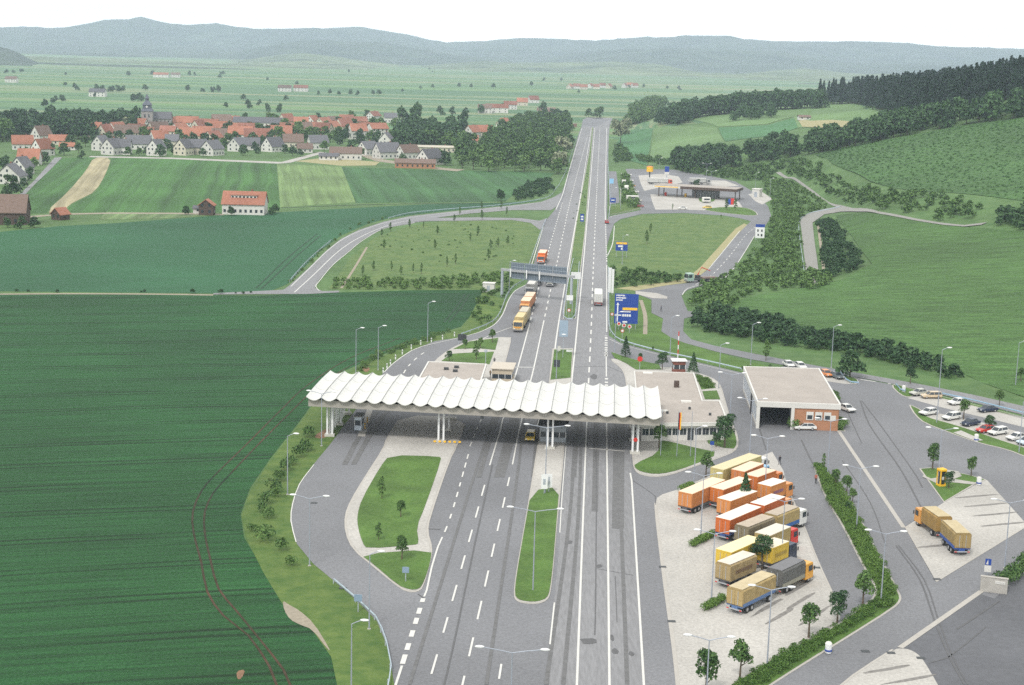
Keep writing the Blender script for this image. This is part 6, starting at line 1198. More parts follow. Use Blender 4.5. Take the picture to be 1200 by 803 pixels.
# service station
P0 = flat(769, 217.5, 5); P1 = flat(867, 223, 5); an = math.atan2(P1[1] - P0[1], P1[0] - P0[0]); Ls = math.dist(P0, P1); o = empty('service_station', (P0[0], P0[1], .05), an, 'long flat service station canopy, white on the left and brown on the right', 'service station')
MB().box(0, Ls * .33, -6, 8, 4.6, 5.6).build('canopy_roof', 'white', o); MB().box(Ls * .33 + .01, Ls, -6.5, 8, 4.5, 5.7).build('canopy_roof', 'timber', o); MB().box(.5, Ls - .5, -5.5, 7.5, 5.705, 5.75).build('roof_gravel', 'roofgravel', o)
for x in (.06, .28, .5, .97):
    for y in (-4, 6): MB().box(Ls * x - .2, Ls * x + .2, y - .2, y + .2, 0, 4.5).build('column', 'timber', o)
MB().box(Ls * .45, Ls * .73, -2.5, 7, 0, 4.48).build('shop', cmat((.10, .09, .09)), o); facade(o, (Ls * .45, -2.5), (Ls * .73, -2.5), .5, 3.4, 8)
for x in (.12, .36): q = MB().box(Ls * x - .5, Ls * x + .5, -.5, .5, 0, 1.8).build('fuel_pump', 'red' if x < .2 else 'yellow', o)
MB().box(Ls * .02, Ls * .3, -6.05, -6.002, 4.9, 5.3).build('yellow_fascia', 'yellow_sign', o)
p = G(761, 212); o = empty('fuel_tower', (p.x, p.y, 0), 0, 'orange-topped round sign tower behind the service station', 'tower'); MB().tube([(0, 0, 0), (0, 0, 5.2)], .35, 10).build('mast', 'darkmetal', o); MB().tube([(0, 0, 5.2), (0, 0, 8)], 1.9, 18).build('drum', 'yellow', o); MB().tube([(0, 0, 8.002), (0, 0, 8.4)], 2.0, 18, .6).build('cap', cmat((.65, .2, .05)), o)
p = G(781, 213); o = empty('price_pylon', (p.x, p.y, 0), 0, 'slim blue and white pylon sign behind the service station', 'sign'); MB().box(-.25, .25, -.25, .25, 0, 4).build('mast', 'galv', o); MB().box(-1.3, 1.3, -.2, .2, 4.002, 5.5).build('panel', 'white', o); MB().box(-1.2, 1.2, -.25, .25, 5.502, 8.6).build('panel', 'blue_sign', o)
p = G(857, 240); o = empty('air_station', (p.x, p.y, .1), 0, 'colourful red and blue vending stand under the right end of the service canopy', 'stand'); MB().box(-1.8, -.4, -.6, .6, 0, 2.6).build('cabinet', 'blue_sign', o); MB().box(-.39, 1.2, -.6, .6, 0, 2.9).build('cabinet', 'red', o); MB().box(1.21, 2.2, -.6, .6, 0, 2.0).build('cabinet', 'white', o)
p = G(887, 231); o = empty('maintenance_shed', (p.x, p.y, .05), R(-30), 'white maintenance shed at the outer bend of the service loop', 'shed'); MB().box(-2, 2, -2, 2, 0, 4).build('wall', 'white', o); MB().box(-2.2, 2.2, -2.2, 2.2, 4.002, 4.3).build('roof', 'white', o); MB().box(-.8, .8, -2.04, -2.002, 0, 2.6).build('door', 'galv', o)
# blue signs beside the motorway at the service area
plate(718, 243, 2.6, 2.2, 4.4, 'blue_sign', 'blue exit sign in the planting left of the service area', 2, [('lettering', S_, .2, .8, .4, .6)]); plate(716, 232, 2.0, 2.4, 9.5, cmat((.25, .5, .75)), 'light blue flag sign high on a pole before the service area', 1); plate(682, 262, 1.6, 3.2, 4.0, 'blue_sign', 'narrow blue and white board on the grass median', 1, [('lettering', S_, .2, .8, .55, .75), ('lettering', S_, .2, .8, .2, .4)])
p = G(664, 148.5); o = empty('bridge_parapet', (p.x, p.y, 0), R(2), 'brown bridge parapet wall at the far end of the motorway', 'wall'); MB().box(-12, 10, -.4, .4, 0, 3).build('wall', cmat((.22, .13, .10), .9), o); MB().box(-12.2, 10.2, -.5, .5, 3.002, 3.3).build('coping', 'concrete', o)

# ================================================================== TREES AND SHRUBS
def leafquads(P, Nrm, size, r_):
    n = len(P); d = r_.normal(size=(n, 3)); d = Nrm * .9 + d * .75; d /= np.linalg.norm(d, axis=1)[:, None]
    a = np.cross(d, r_.normal(size=(n, 3))); a /= np.linalg.norm(a, axis=1)[:, None] + 1e-9; b = np.cross(d, a); s = (size * r_.uniform(.6, 1.35, n))[:, None]
    V = np.stack([P - a * s - b * s * .6, P + a * s - b * s * .35, P + a * s * .8 + b * s * .7, P - a * s * .7 + b * s * .6], 1).reshape(-1, 3)
    return V, np.arange(4 * n).reshape(-1, 4)
def lobes_cloud(lobes, n, size, r_):
    L_ = np.array(lobes, float); wts = L_[:, 3] * L_[:, 4]; idx = r_.choice(len(L_), n, p=wts / wts.sum()); d = r_.normal(size=(n, 3)); d /= np.linalg.norm(d, axis=1)[:, None]; d[:, 2] = np.where(d[:, 2] < -.5, -d[:, 2], d[:, 2])
    rad = (r_.uniform(.35, 1, n) ** .45)[:, None]; P = L_[idx, :3] + d * rad * np.stack([L_[idx, 3], L_[idx, 3], L_[idx, 4]], 1); return leafquads(P, d, size, r_)
def trunk_mesh(mb, h, r0, r_, limbs=4, hc=.5):
    x1, y1 = r_.uniform(-.03, .03, 2) * h; mb.tube([(0, 0, -.1), (x1 * .4, y1 * .4, h * .3), (x1, y1, h * .75)], r0, 6, r0 * .35)
    for k in range(limbs):
        a = r_.uniform(0, 6.28); z = h * r_.uniform(hc * .7, .62); L_ = h * r_.uniform(.18, .28); mb.tube([(x1 * .6, y1 * .6, z), (x1 + math.cos(a) * L_, y1 + math.sin(a) * L_, z + L_ * .7)], r0 * .35, 4, r0 * .1)
def broadleaf(h, r, seed, n, size, m, base=.25, flat_=1.0):
    r_ = np.random.default_rng(seed); lobes = [(0, 0, h * (.5 + base * .4), r * .72, h * (1 - base) * .40)]
    for k in range(9):
        a = k * 2.4 + r_.uniform(-.4, .4); z = h * r_.uniform(base + .12, .84); rr = r * r_.uniform(.35, .62) * (1.15 - .4 * z / h); q = r * r_.uniform(.35, .68) * (1.25 - .75 * z / h); lobes.append((math.cos(a) * q, math.sin(a) * q, z, rr, rr * r_.uniform(.65, .95)))
    V, F = lobes_cloud(lobes, n, size, r_); mb = MB(); trunk_mesh(mb, h, h * .02 + .05, r_, 4, base + .1); return V, F, mb, m
def conifer(h, r, seed, n, size, m):
    r_ = np.random.default_rng(seed); t = r_.uniform(0, 1, n) ** .75; z = h * (.12 + .88 * (1 - t)); tier = (z / h * 9) % 1; R_ = r * t * (.65 + .45 * (1 - tier)) + .05; a = r_.uniform(0, 6.28, n); q = R_ * r_.uniform(.5, 1, n) ** .5
    P = np.stack([np.cos(a) * q, np.sin(a) * q, z], 1); N_ = np.stack([np.cos(a), np.sin(a), np.full(n, .5)], 1); N_ /= np.linalg.norm(N_, axis=1)[:, None]; V, F = leafquads(P, N_, size, r_); mb = MB(); mb.tube([(0, 0, -.1), (0, 0, h * .97)], h * .014 + .04, 6, .02); return V, F, mb, m
def columnar(h, r, seed, n, size, m, base=.2):
    r_ = np.random.default_rng(seed); lobes = [(r_.uniform(-.25, .25) * r, r_.uniform(-.25, .25) * r, h * z, r * k, h * .11) for z, k in ((base + .05, .6), (base + .2, .95), (base + .38, 1), (base + .55, .8), (base + .68, .5), (.93, .22))]; V, F = lobes_cloud(lobes, n, size, r_); mb = MB(); trunk_mesh(mb, h, h * .013 + .03, r_, 3, base); return V, F, mb, m
def joined(spec, name='tree'):
    V, F, mb, m = spec; tv = np.array(mb.v); tf = []
    for f in mb.f:
        if len(f) == 4: tf.append(f)
        else:
            for k in range(1, len(f) - 1): tf.append((f[0], f[k], f[k + 1], f[k + 1]) if False else (f[0], f[k], f[min(k + 1, len(f) - 1)], f[min(k + 2, len(f) - 1)])) if k % 2 == 1 and k + 2 < len(f) else None
    tf = np.array(tf); F2 = np.concatenate([F, tf + len(V)]); mi = np.concatenate([np.zeros(len(F)), np.ones(len(tf))]); o = npmesh(name, np.concatenate([V, tv]), F2, [m, 'bark'], matidx=mi); me = o.data; bpy.data.objects.remove(o); return me
FAR = [joined(broadleaf(12, 5.0, s, 560, .60, m, base=.08)) for s, m in ((1, 'leaf'), (2, 'leaf'), (3, 'leaf'), (4, 'leaf'))]
FARD = [joined(broadleaf(12, 5.4, s, 560, .62, 'leaf_dark', base=.05)) for s in (5, 6, 7, 8)]
FARG = [joined(broadleaf(12, 4.8, s, 520, .58, 'leaf_light', base=.08)) for s in (13, 14)]
FARL = [joined(broadleaf(12, 5.2, s, 520, .6, 'leaf_pale')) for s in (9, 10)]
FARP = [joined(columnar(18, 3.2, s, 520, .65, 'leaf_dark')) for s in (11, 12)]
CON = [joined(conifer(18, 3.4, s, 420, .62, 'conifer')) for s in (21, 22, 23)]
def place_tree(me, x, y, s, label, group=None, name='tree', cat='tree', z=None, rz=None, sz=None):
    o = bpy.data.objects.new(name, me); C.objects.link(o); o.location = (x, y, T(x, y) if z is None else z); o.rotation_euler = (0, 0, rng.uniform(0, 6.28) if rz is None else rz); o.scale = (s, s, s * (sz or 1)); tag(o, label, cat, group); return o
def mass(name, pts, protos, smin, smax, label, cat, zoff=0.0, sz=1.0, hvar=None):
    Vs, Fs, Ms = [], [], []; k = 0; Z = TZ(pts)
    data = []
    for me in protos:
        v = np.empty(len(me.vertices) * 3, np.float32); me.vertices.foreach_get('co', v); f = np.empty(len(me.loops), np.int32); me.loops.foreach_get('vertex_index', f); mi = np.empty(len(me.polygons), np.int32); me.polygons.foreach_get('material_index', mi); data.append((v.reshape(-1, 3), f.reshape(-1, 4), mi))
    for q, z in zip(pts, Z):
        v, f, mi = data[rng.integers(len(data))]; s = rng.uniform(smin, smax); a = rng.uniform(0, 6.28); c_, s_ = math.cos(a), math.sin(a); vv = np.stack([(v[:, 0] * c_ - v[:, 1] * s_) * s + q[0], (v[:, 0] * s_ + v[:, 1] * c_) * s + q[1], v[:, 2] * s * sz + z + zoff], 1)
        Vs.append(vv); Fs.append(f + k); Ms.append(mi); k += len(v)
    if not Vs: return
    o = npmesh(name, np.concatenate(Vs), np.concatenate(Fs), list(protos[0].materials), matidx=np.concatenate(Ms)); o['kind'] = 'stuff'; tag(o, label, cat); return o
def wood(poly, spacing, protos, smin, smax, label, group, sz=1.0, keep=1.0, ind=0, mlabel=None, world=False):
    """the trees standing nearest to the viewer one by one, the mass behind them as one object"""
    P = scatter(poly if world else W(poly), spacing); P = P[rng.random(len(P)) < keep]; P = P[np.argsort(P[:, 1])]
    for q, z in zip(P[:ind], TZ(P[:ind]) if ind else []):
        place_tree(protos[rng.integers(len(protos))], q[0], q[1], rng.uniform(smin, smax), label, group, z=z, sz=sz * rng.uniform(.85, 1.15))
    if len(P) > ind: mass('wood', P[ind:], protos, smin, smax, mlabel or ('mass of trees: ' + label), 'wood', 0.0, sz)
wood([(-70, 174), (0, 168), (60, 163), (100, 166), (112, 160), (160, 157), (158, 150), (100, 148), (0, 150), (-70, 152)], 14, FARD + FAR[:2], 1.0, 1.5, 'dark broadleaf tree at the front of the wood left of the church tower', 'trees of the wood left of the church', ind=14, mlabel='dark wood behind the village left of the church tower')
wood([(523, 197), (545, 199), (600, 204), (655, 206), (664, 192), (671, 168), (668, 150), (625, 139), (600, 146), (586, 158), (572, 168), (556, 176), (530, 182)], 12.5, FAR + FARG, .75, 1.25, 'broadleaf tree at the front of the wood between village and motorway', 'trees of the wood beside the motorway', keep=.72, ind=30, mlabel='green wood filling the slope between village and motorway')
wood([(468, 181), (500, 176), (545, 180), (540, 170), (538, 160), (480, 160), (462, 168)], 13, FARD + FAR[:2], 1.0, 1.5, 'tall dark tree behind the right village row', 'tall trees behind the right village row', ind=12, mlabel='dark grove behind the right village row')
wood([(640, 146), (676, 146), (674, 138), (640, 134)], 13, FARD, .8, 1.1, 'low dark tree in the belt beyond the motorway crest', 'trees beyond the motorway crest', keep=.5, mlabel='low dark tree belt beyond the motorway crest')
wood([(678, 141), (716, 141), (714, 137), (680, 136)], 16, FAR, .9, 1.2, 'green tree in the row crossing behind the carriageways', 'trees crossing behind the carriageways', keep=.6, mlabel='thin green tree row crossing behind the carriageways')
wood([(789, 203), (815, 203), (850, 198), (900, 189), (960, 180), (1000, 173), (1060, 160), (1137, 147), (1200, 138), (1300, 120), (1300, 112), (1200, 129), (1137, 139), (1060, 151), (1000, 162), (960, 170), (900, 178), (850, 186), (795, 193)], 11, FARD, .95, 1.3, 'dark tree at the front of the belt above the hillside vines', 'trees of the dark belt across the hillside', ind=30, mlabel='dark tree belt running across the hillside above the vines')
wood([atD(783, 1330), atD(850, 1400), atD(900, 1400), atD(953, 1370), atD(953, 1440), atD(850, 1470), atD(783, 1400)], 11, FARD + FAR[:1], 1.15, 1.6, world=True, label='tree on the ridge line right of the motorway', group='trees along the ridge line', mlabel='line of dark trees along the ridge right of the motorway')
wood([(730, 148), (760, 143), (780, 128), (774, 122), (750, 127), (733, 139)], 15, FAR + FARD[:1], 1.0, 1.4, 'green tree of the clump sloping down to the motorway', 'trees of the sloping clump', mlabel='green clump of trees sloping down to the motorway')
wood([(771, 148), (809, 147), (809, 142), (775, 141)], 12, FARD, .9, 1.2, 'dark tree of the small copse in the hill field', 'trees of the small hill copse', mlabel='small dark copse in the hill field')
wood([(850, 143), (905, 139), (903, 134), (870, 136)], 13, FARD, .7, 1.0, 'dark hedgerow tree in the upper hill meadow', 'hedgerow trees of the upper meadow', mlabel='dark hedgerow trees in the upper hill meadow')
wood([(955, 121), (1000, 122), (1000, 116), (955, 115)], 15, FAR, .7, 1.0, 'lighter tree between ridge line and conifer forest', 'trees between ridge and forest', mlabel='lighter trees between ridge line and conifer forest')
for px, py, s, l_ in [(727, 168, 1.5, 'pale flowering tree nearest the motorway top, largest'), (722, 158, 1.2, 'pale tree behind the largest pale one beside the motorway'), (733, 158, 1.3, 'pale tree right of its twin beside the motorway top')]: q = G(px, py); place_tree(FARL[0], q.x, q.y, s, l_)
for px, py, s, l_ in [(660, 186, 1.4, 'pale flowering tree at the right edge of the wood, upper one'), (655, 203, 1.2, 'pale flowering tree at the right edge of the wood, lower one'), (149, 156, 1.2, 'pale silver tree in front of the church-side wood')]: q = G(px, py); place_tree(FARL[1], q.x, q.y, s, l_)
for px, py, s, l_ in [(486, 158, 1.6, 'very tall rounded dark tree at the right of the village'), (472, 158, 1.4, 'tall dark tree left of the very tall rounded one'), (541, 160, 1.3, 'tall dark tree standing apart between village and wood'), (635, 142, 1.3, 'pointed dark tree rising above the wood top')]: q = G(px, py); place_tree(FARD[2], q.x, q.y, s, l_, sz=1.35)
for px, py, s in [(8, 232, .5), (14, 229, .8), (5, 200, .8), (40, 200, .7), (30, 185, .6), (52, 192, .7), (60, 182, .6), (75, 182, .7), (92, 180, .7), (100, 172, .8), (82, 172, .7), (150, 183, .5), (163, 183, .5), (172, 182, .5), (188, 184, .7), (196, 176, .7), (205, 181, .5), (238, 184, .5), (258, 180, .7), (262, 176, .7), (268, 170, .8), (285, 182, .6), (300, 180, .6), (306, 175, .8), (311, 164, 1.0), (322, 160, 1.0), (330, 172, .8), (334, 180, .6), (343, 183, .6), (352, 184, .5), (362, 166, 1.1), (356, 168, 1.0), (348, 166, .9), (383, 172, .9), (390, 167, .9), (380, 180, .7), (398, 170, .8), (412, 178, .8), (422, 172, .9), (424, 184, .5), (440, 178, .6), (440, 172, .9), (460, 170, 1.0), (466, 180, .9), (472, 191, .6), (480, 196, .4), (515, 192, .9), (522, 194, .8), (436, 151, .9), (447, 152, .9), (412, 140, .8), (430, 138, .8), (205, 146, .6), (222, 146, .7), (287, 144, .8), (316, 146, .9), (323, 145, .8), (120, 158, .6), (275, 154, .6), (250, 146, .5), (373, 140, .6), (462, 152, 1.0), (96, 186, .4), (34, 212, .6), (28, 220, .5), (112, 169, .9), (126, 170, .8), (139, 171, .9), (153, 168, .9), (168, 167, .9), (176, 165, .8), (190, 168, .9), (209, 170, .9), (217, 172, .8), (227, 171, .9), (240, 172, .9), (252, 172, .9), (266, 161, 1.0), (276, 168, .9), (284, 163, 1.0), (297, 172, 1.0), (304, 160, 1.0), (317, 170, 1.0), (327, 168, 1.1), (338, 163, 1.0), (349, 161, 1.0), (371, 164, 1.0), (381, 162, 1.0), (386, 159, .9), (396, 163, 1.0), (404, 166, .9), (409, 160, 1.0), (430, 160, 1.0), (434, 168, .9), (445, 157, 1.0), (230, 161, .7), (215, 156, .7), (199, 157, .7), (175, 158, .7), (245, 158, .8), (262, 155, .8), (292, 156, .8), (333, 153, .9), (357, 153, .9), (382, 153, .9), (398, 151, .9), (415, 154, .9), (422, 165, .9), (465, 163, 1.1)]:
    q = G(px, py); place_tree((FAR + FARD)[rng.integers(8)], q.x, q.y, s * rng.uniform(.85, 1.1), ('small' if s < .6 else 'mid-sized' if s < .9 else 'large') + ' garden tree ' + ('by the left lane houses' if px < 80 else 'in the left village part' if px < 200 else 'in the village centre' if px < 300 else 'right of the village centre' if px < 400 else 'at the right village end') + (' near the field' if py > 178 else ' behind the front row' if py > 160 else ' in the rear rows'), 'garden trees among the village houses')
for px, py, s, l_ in [(9, 267, .35, 'dark small tree in front of the brown barn'), (25, 268, .4, 'small round tree right of the barn'), (40, 267, .4, 'young tree with visible trunk between barn and field shed'), (271, 253, .35, 'bush-like tree before the farmhouse door'), (318, 252, .3, 'dark small tree right of the farmhouse'), (323, 250, .35, 'second dark small tree right of the farmhouse'), (218, 252, .35, 'thin small tree left of the half-timbered hut'), (587, 236, .5, 'round bush on the field edge before the ramp'), (996, 443, .6, 'dark round tree on the islet behind the garage')]:
    q = G(px, py); place_tree(FARD[rng.integers(4)], q.x, q.y, s, l_)
for px, py, n_ in [(51, 126, 2), (65, 121, 3), (73, 119, 3), (92, 106, 3), (112, 107, 3), (120, 108, 3), (128, 108, 3), (136, 108, 3), (143, 107, 2), (75, 100, 3), (114, 114, 1), (237, 108, 2), (248, 108, 3), (258, 108, 3), (217, 107, 2), (290, 127, 2), (157, 119, 2), (165, 119, 2), (375, 111, 2), (388, 111, 3), (398, 112, 2), (410, 111, 3), (420, 112, 2), (437, 112, 3), (447, 112, 4), (305, 124, 1), (315, 131, 1), (330, 132, 1), (517, 141, 3), (530, 138, 3), (545, 135, 3), (560, 133, 2), (592, 126, 3), (722, 106, 5), (736, 103, 3), (748, 103, 3), (758, 103, 3), (785, 105, 4), (795, 106, 4), (640, 95, 3), (655, 95, 3), (5, 86, 2), (15, 86, 2), (28, 85, 2), (172, 107, 1), (262, 88, 4), (310, 95, 2), (475, 108, 2), (490, 104, 3), (505, 103, 2), (620, 101, 3), (548, 103, 2), (575, 104, 2), (540, 102, 2), (180, 88, 3), (225, 89, 3), (150, 89, 3), (350, 100, 2)]:
    for k in range(min(n_, 2 if px < 300 else 1)):
        q = G(px + rng.uniform(-4, 4), py + rng.uniform(-.6, .3)); place_tree(FARD[rng.integers(4)], q.x, q.y, rng.uniform(.45, .9), 'small distant tree dotted across the plain', 'distant trees dotted across the plain', z=0)
for i in range(10):        # hedgerows and field trees that stripe the plain
    py = rng.choice([79, 82, 85, 88, 92, 97, 103, 110, 118, 126, 133]); px = rng.uniform(-20, 720); q = G(px, py + rng.uniform(-.4, .4)); place_tree(FARD[rng.integers(4)], q.x, q.y, rng.uniform(.5, .9), 'small distant tree dotted across the plain', 'distant trees dotted across the plain', z=0)

# conifer forest and shrub masses: one mesh each
fr = [tuple(G(*p)[:2]) for p in [(1001, 122), (1025, 129), (1045, 138), (1075, 141.5), (1137, 129), (1200, 116)]]
poly = fr + [(420, 860), (560, 900), (700, 1500), (300, 1560)]
pts = scatter(poly, 9.0); mass('conifer_forest', pts, CON, 1.05, 1.45, 'dark conifer forest crowning the hill at the right', 'forest')
def bushmesh(r, h, seed, n, size, m):
    r_ = np.random.default_rng(seed); lobes = [(r_.uniform(-.4, .4) * r, r_.uniform(-.4, .4) * r, h * r_.uniform(.35, .6), r * r_.uniform(.45, .8), h * r_.uniform(.35, .5)) for _ in range(4)]; V, F = lobes_cloud(lobes, n, size, r_); o = npmesh('bush', V, F, [m]); me = o.data; bpy.data.objects.remove(o); return me
BL = [bushmesh(2.0, 3.0, s, 90, .38, 'leaf') for s in (31, 32, 33)]; BD = [bushmesh(2.0, 3.2, s, 100, .38, 'leaf_dark') for s in (34, 35, 36)]; BG = [bushmesh(2.0, 3.0, s, 90, .38, 'leaf_light') for s in (37, 38)]
BS = [bushmesh(.7, 1.0, s, 150, .08, 'hedge') for s in (41, 42, 43)]; BM = [bushmesh(1.0, 1.4, s, 260, .10, 'leaf') for s in (44, 45, 46)]
def shrubs(poly, sp, protos, a, b, label, cat='shrubs', name='shrubbery', keep=1.0, sz=1.0, kind=True):
    P = scatter(W(poly), sp); P = P[rng.random(len(P)) < keep]; o = mass(name, P, protos, a, b, label, cat, -.15, sz); return o
shrubs([(905, 258), (893, 283), (874, 308), (855, 326), (820, 337), (802, 347), (808, 362), (840, 370), (856, 360), (870, 350), (890, 343), (945, 335), (936, 300), (934, 265), (943, 251), (975, 242), (958, 233), (930, 216), (908, 206), (893, 212), (897, 225), (906, 235)], 3.4, BL + BL + BG + BD[:1], .45, 1.0, 'mixed green scrub on the bank between service road and hill road', keep=.75)
shrubs([(812, 374), (850, 364), (880, 375), (911, 380), (960, 393), (1020, 405), (1068, 414), (1110, 432), (1128, 444), (1118, 449), (1060, 431), (1000, 418), (930, 407), (870, 397), (825, 390), (808, 382)], 2.7, BD + BD + BL, .6, 1.15, 'dense dark hedge along the foot of the hillside crop', 'hedge', 'hedgerow', keep=.9)
shrubs([(938, 326), (948, 322), (968, 324), (975, 333), (955, 340), (938, 340)], 3.0, BL + BD, .6, 1.0, 'bushes closing off the lower end of the hill road')
shrubs([(1128, 440), (1160, 455), (1200, 470), (1240, 485), (1240, 480), (1200, 464), (1150, 449)], 4, BL, .4, .8, 'thin scrub at the foot of the hillside crop near the right edge', keep=.5)
shrubs([(957, 265), (975, 258), (985, 270), (998, 290), (1014, 309), (1000, 318), (978, 325), (968, 326), (963, 290)], 3.2, BD + BL, .6, 1.0, 'dark bushes filling the bank inside the hill road bend', keep=.95)
shrubs([(905, 201), (915, 199), (945, 212), (990, 240), (1030, 246), (1075, 254), (1105, 260), (1148, 255), (1150, 244), (1130, 231), (1075, 228), (1040, 226), (1000, 224), (975, 208), (950, 192), (925, 186)], 5, BL + BD, .6, 1.3, 'rough scrub between hill track and vines', keep=.7)
shrubs([(1165, 266), (1200, 271), (1260, 278), (1260, 250), (1200, 246), (1175, 250)], 4.5, BD, .9, 1.6, 'dark thicket at the right edge above the hillside crop')
shrubs([(745, 190), (790, 195), (800, 203), (850, 209), (880, 213), (903, 208), (925, 190), (880, 196), (830, 202), (800, 200), (788, 190), (745, 184)], 5, BL + BG, .7, 1.3, 'light green bushes on the bank behind the service station')
shrubs([(722, 192), (740, 190), (735, 180), (724, 170), (719, 180)], 6, BL + BD, .9, 1.5, 'bushes between motorway top and hill field')
shrubs([(388, 340), (396, 330), (480, 329.5), (545, 326), (600, 320), (602, 332), (566, 337.5), (480, 339.5)], 2.8, BL + BD, .35, .75, 'low shrub belt along the lower edge of the loop meadow', keep=.85)
shrubs([(415, 433), (440, 415), (480, 401), (530, 387), (533, 390), (482, 405.5), (445, 421), (421, 438)], 2.0, BM, .6, 1.0, 'low hedge line between the wheat and the bypass verge', 'hedge', 'hedgerow', keep=.8)
shrubs([(716, 312), (724, 317), (780, 325), (806, 327), (796, 331), (745, 337), (722, 338)], 3.2, BL + BD, .4, .85, 'dark shrubs on the lower bank of the service meadow', keep=.8)
shrubs([(566, 338), (590, 330), (602, 333), (592, 348), (586, 365), (574, 377), (560, 384), (548, 388)], 3.5, BL, .3, .7, 'scattered shrubs on the verge below the white cabin', keep=.5)
shrubs([(420, 289), (470, 268), (560, 262), (610, 275), (600, 305), (500, 308), (440, 300)], 5, BL, .12, .3, 'low weeds speckling the loop meadow', 'weeds', 'weeds', keep=.22)
shrubs([(601, 228), (622, 214), (645, 210), (650, 222), (640, 230), (605, 236)], 4, BD + BL, .5, .95, 'dark bushes on the embankment above the west ramp')
shrubs([(-60, 343), (0, 342.5), (120, 343.5), (230, 344.3), (300, 345), (300, 343.5), (230, 342.8), (120, 342), (-60, 341)], 3.0, BD + BL, .2, .5, 'ragged hedge along the path between the two wheat fields', 'hedge', 'hedgerow', keep=.55)
shrubs([(335, 331), (358, 308), (384, 284), (405, 270), (430, 259), (452, 254), (452, 257), (430, 263), (405, 275), (386, 290), (360, 314), (340, 335)], 3.2, BL, .2, .45, 'weedy bank outside the west ramp', 'weeds', 'weeds', keep=.6)
shrubs([(869, 432), (905, 430), (912, 437), (890, 441)], 2.2, BM, .6, 1, 'low dark bushes behind the garage', keep=.8)
shrubs([(729, 205), (735, 205), (746, 230), (750, 243), (738, 246), (730, 240), (728, 222)], 3.2, BL + BD, .5, .95, 'bushes and small trees planted between motorway and service area', keep=.7)
shrubs([(668, 262), (683, 262), (690, 200), (687, 200)], 3.0, BM, .2, .6, 'low greenery on the narrow median', 'weeds', 'weeds', keep=.3)
# the vines / scrub rows of the upper field
P = scatter(W([(955, 182), (1000, 172), (1050, 163.5), (1125, 149), (1200, 139), (1260, 131), (1260, 243), (1200, 235), (1130, 226.5), (1075, 224), (1040, 218), (1020, 212), (1007, 204), (975, 191)]), 3.4, .35); mass('vine_rows', P, [bushmesh(1.5, 1.5, s, 30, .34, 'vine') for s in (51, 52, 53)], .38, .72, 'rows of vines or low scrub covering the upper hillside', 'vines', -.3)
# clipped hedges in the yard
def hedge(poly, sp, label, a=.75, b=1.1, sz=1.0, protos=None):
    P = scatter(W(poly), sp); Z = np.full(len(P), .16); pr = protos or BS; data = []
    Vs, Fs = [], []; k = 0
    for me in pr:
        v = np.empty(len(me.vertices) * 3, np.float32); me.vertices.foreach_get('co', v); f = np.empty(len(me.loops), np.int32); me.loops.foreach_get('vertex_index', f); data.append((v.reshape(-1, 3), f.reshape(-1, 4)))
    c0 = P.mean(0)
    for q in P:
        v, f = data[rng.integers(len(data))]; s = rng.uniform(a, b); t = rng.uniform(0, 6.28); c_, s_ = math.cos(t), math.sin(t); Vs.append(np.stack([(v[:, 0] * c_ - v[:, 1] * s_) * s + q[0] - c0[0], (v[:, 0] * s_ + v[:, 1] * c_) * s + q[1] - c0[1], v[:, 2] * s * sz], 1)); Fs.append(f + k); k += len(v)
    o = npmesh('hedge', np.concatenate(Vs), np.concatenate(Fs), list(pr[0].materials)); o.location = (c0[0], c0[1], .1); tag(o, label, 'hedge')
hedge([(954.5, 548), (959, 546), (984, 572), (1005, 607), (1028, 652), (1051, 695), (1050, 700), (1034, 703), (1026, 700), (1027, 690), (1015, 666), (990, 619), (969, 586)], .8, 'long clipped hedge running down the dividing island of the yard')
hedge([(1049, 703), (1046, 708), (992, 742), (939, 775), (878, 813), (846, 838), (845, 820), (870, 799), (922, 766), (948, 754), (975, 740), (992, 730), (1015, 713), (1030, 704)], .8, 'clipped hedge bending along the lower kerb of the truck park')
hedge([(810, 641), (822, 632.5), (838, 627.5), (838.5, 629), (825, 636), (813, 642)], .45, 'tiny clipped hedge left of the orange trailers'); hedge([(823, 717), (836, 708), (852, 700.5), (853, 702), (839, 711.5), (826, 718)], .45, 'tiny clipped hedge left of the tan trailer'); hedge([(794.5, 577), (803, 572.5), (813, 569.8), (813, 571.5), (800, 576)], .45, 'tiny clipped hedge behind the leftmost orange trailer')
hedge([(816, 442), (829, 445), (838, 455), (823, 456.5)], .8, 'square clipped shrub bed behind the customs office', .6, .9); hedge([(1170, 690), (1200, 664), (1222, 646), (1226, 650), (1202, 668), (1175, 692)], .85, 'dark hedge behind the entrance rail fence', 1.1, 1.5, protos=BM)
hedge([(927, 499.8), (936.5, 500.2), (936.5, 503.6), (927, 503.2)], .7, 'dark bush left of the white hatchback at the garage', 1.2, 1.6, protos=BM); hedge([(978, 499), (989, 500), (990, 505), (978, 505)], .8, 'dark bush at the right front corner of the garage', 1.1, 1.4, protos=BM); hedge([(971, 462), (976, 463), (983, 472), (979, 473)], .8, 'reddish shrub bed along the right wall of the garage', .8, 1.1, protos=BM)
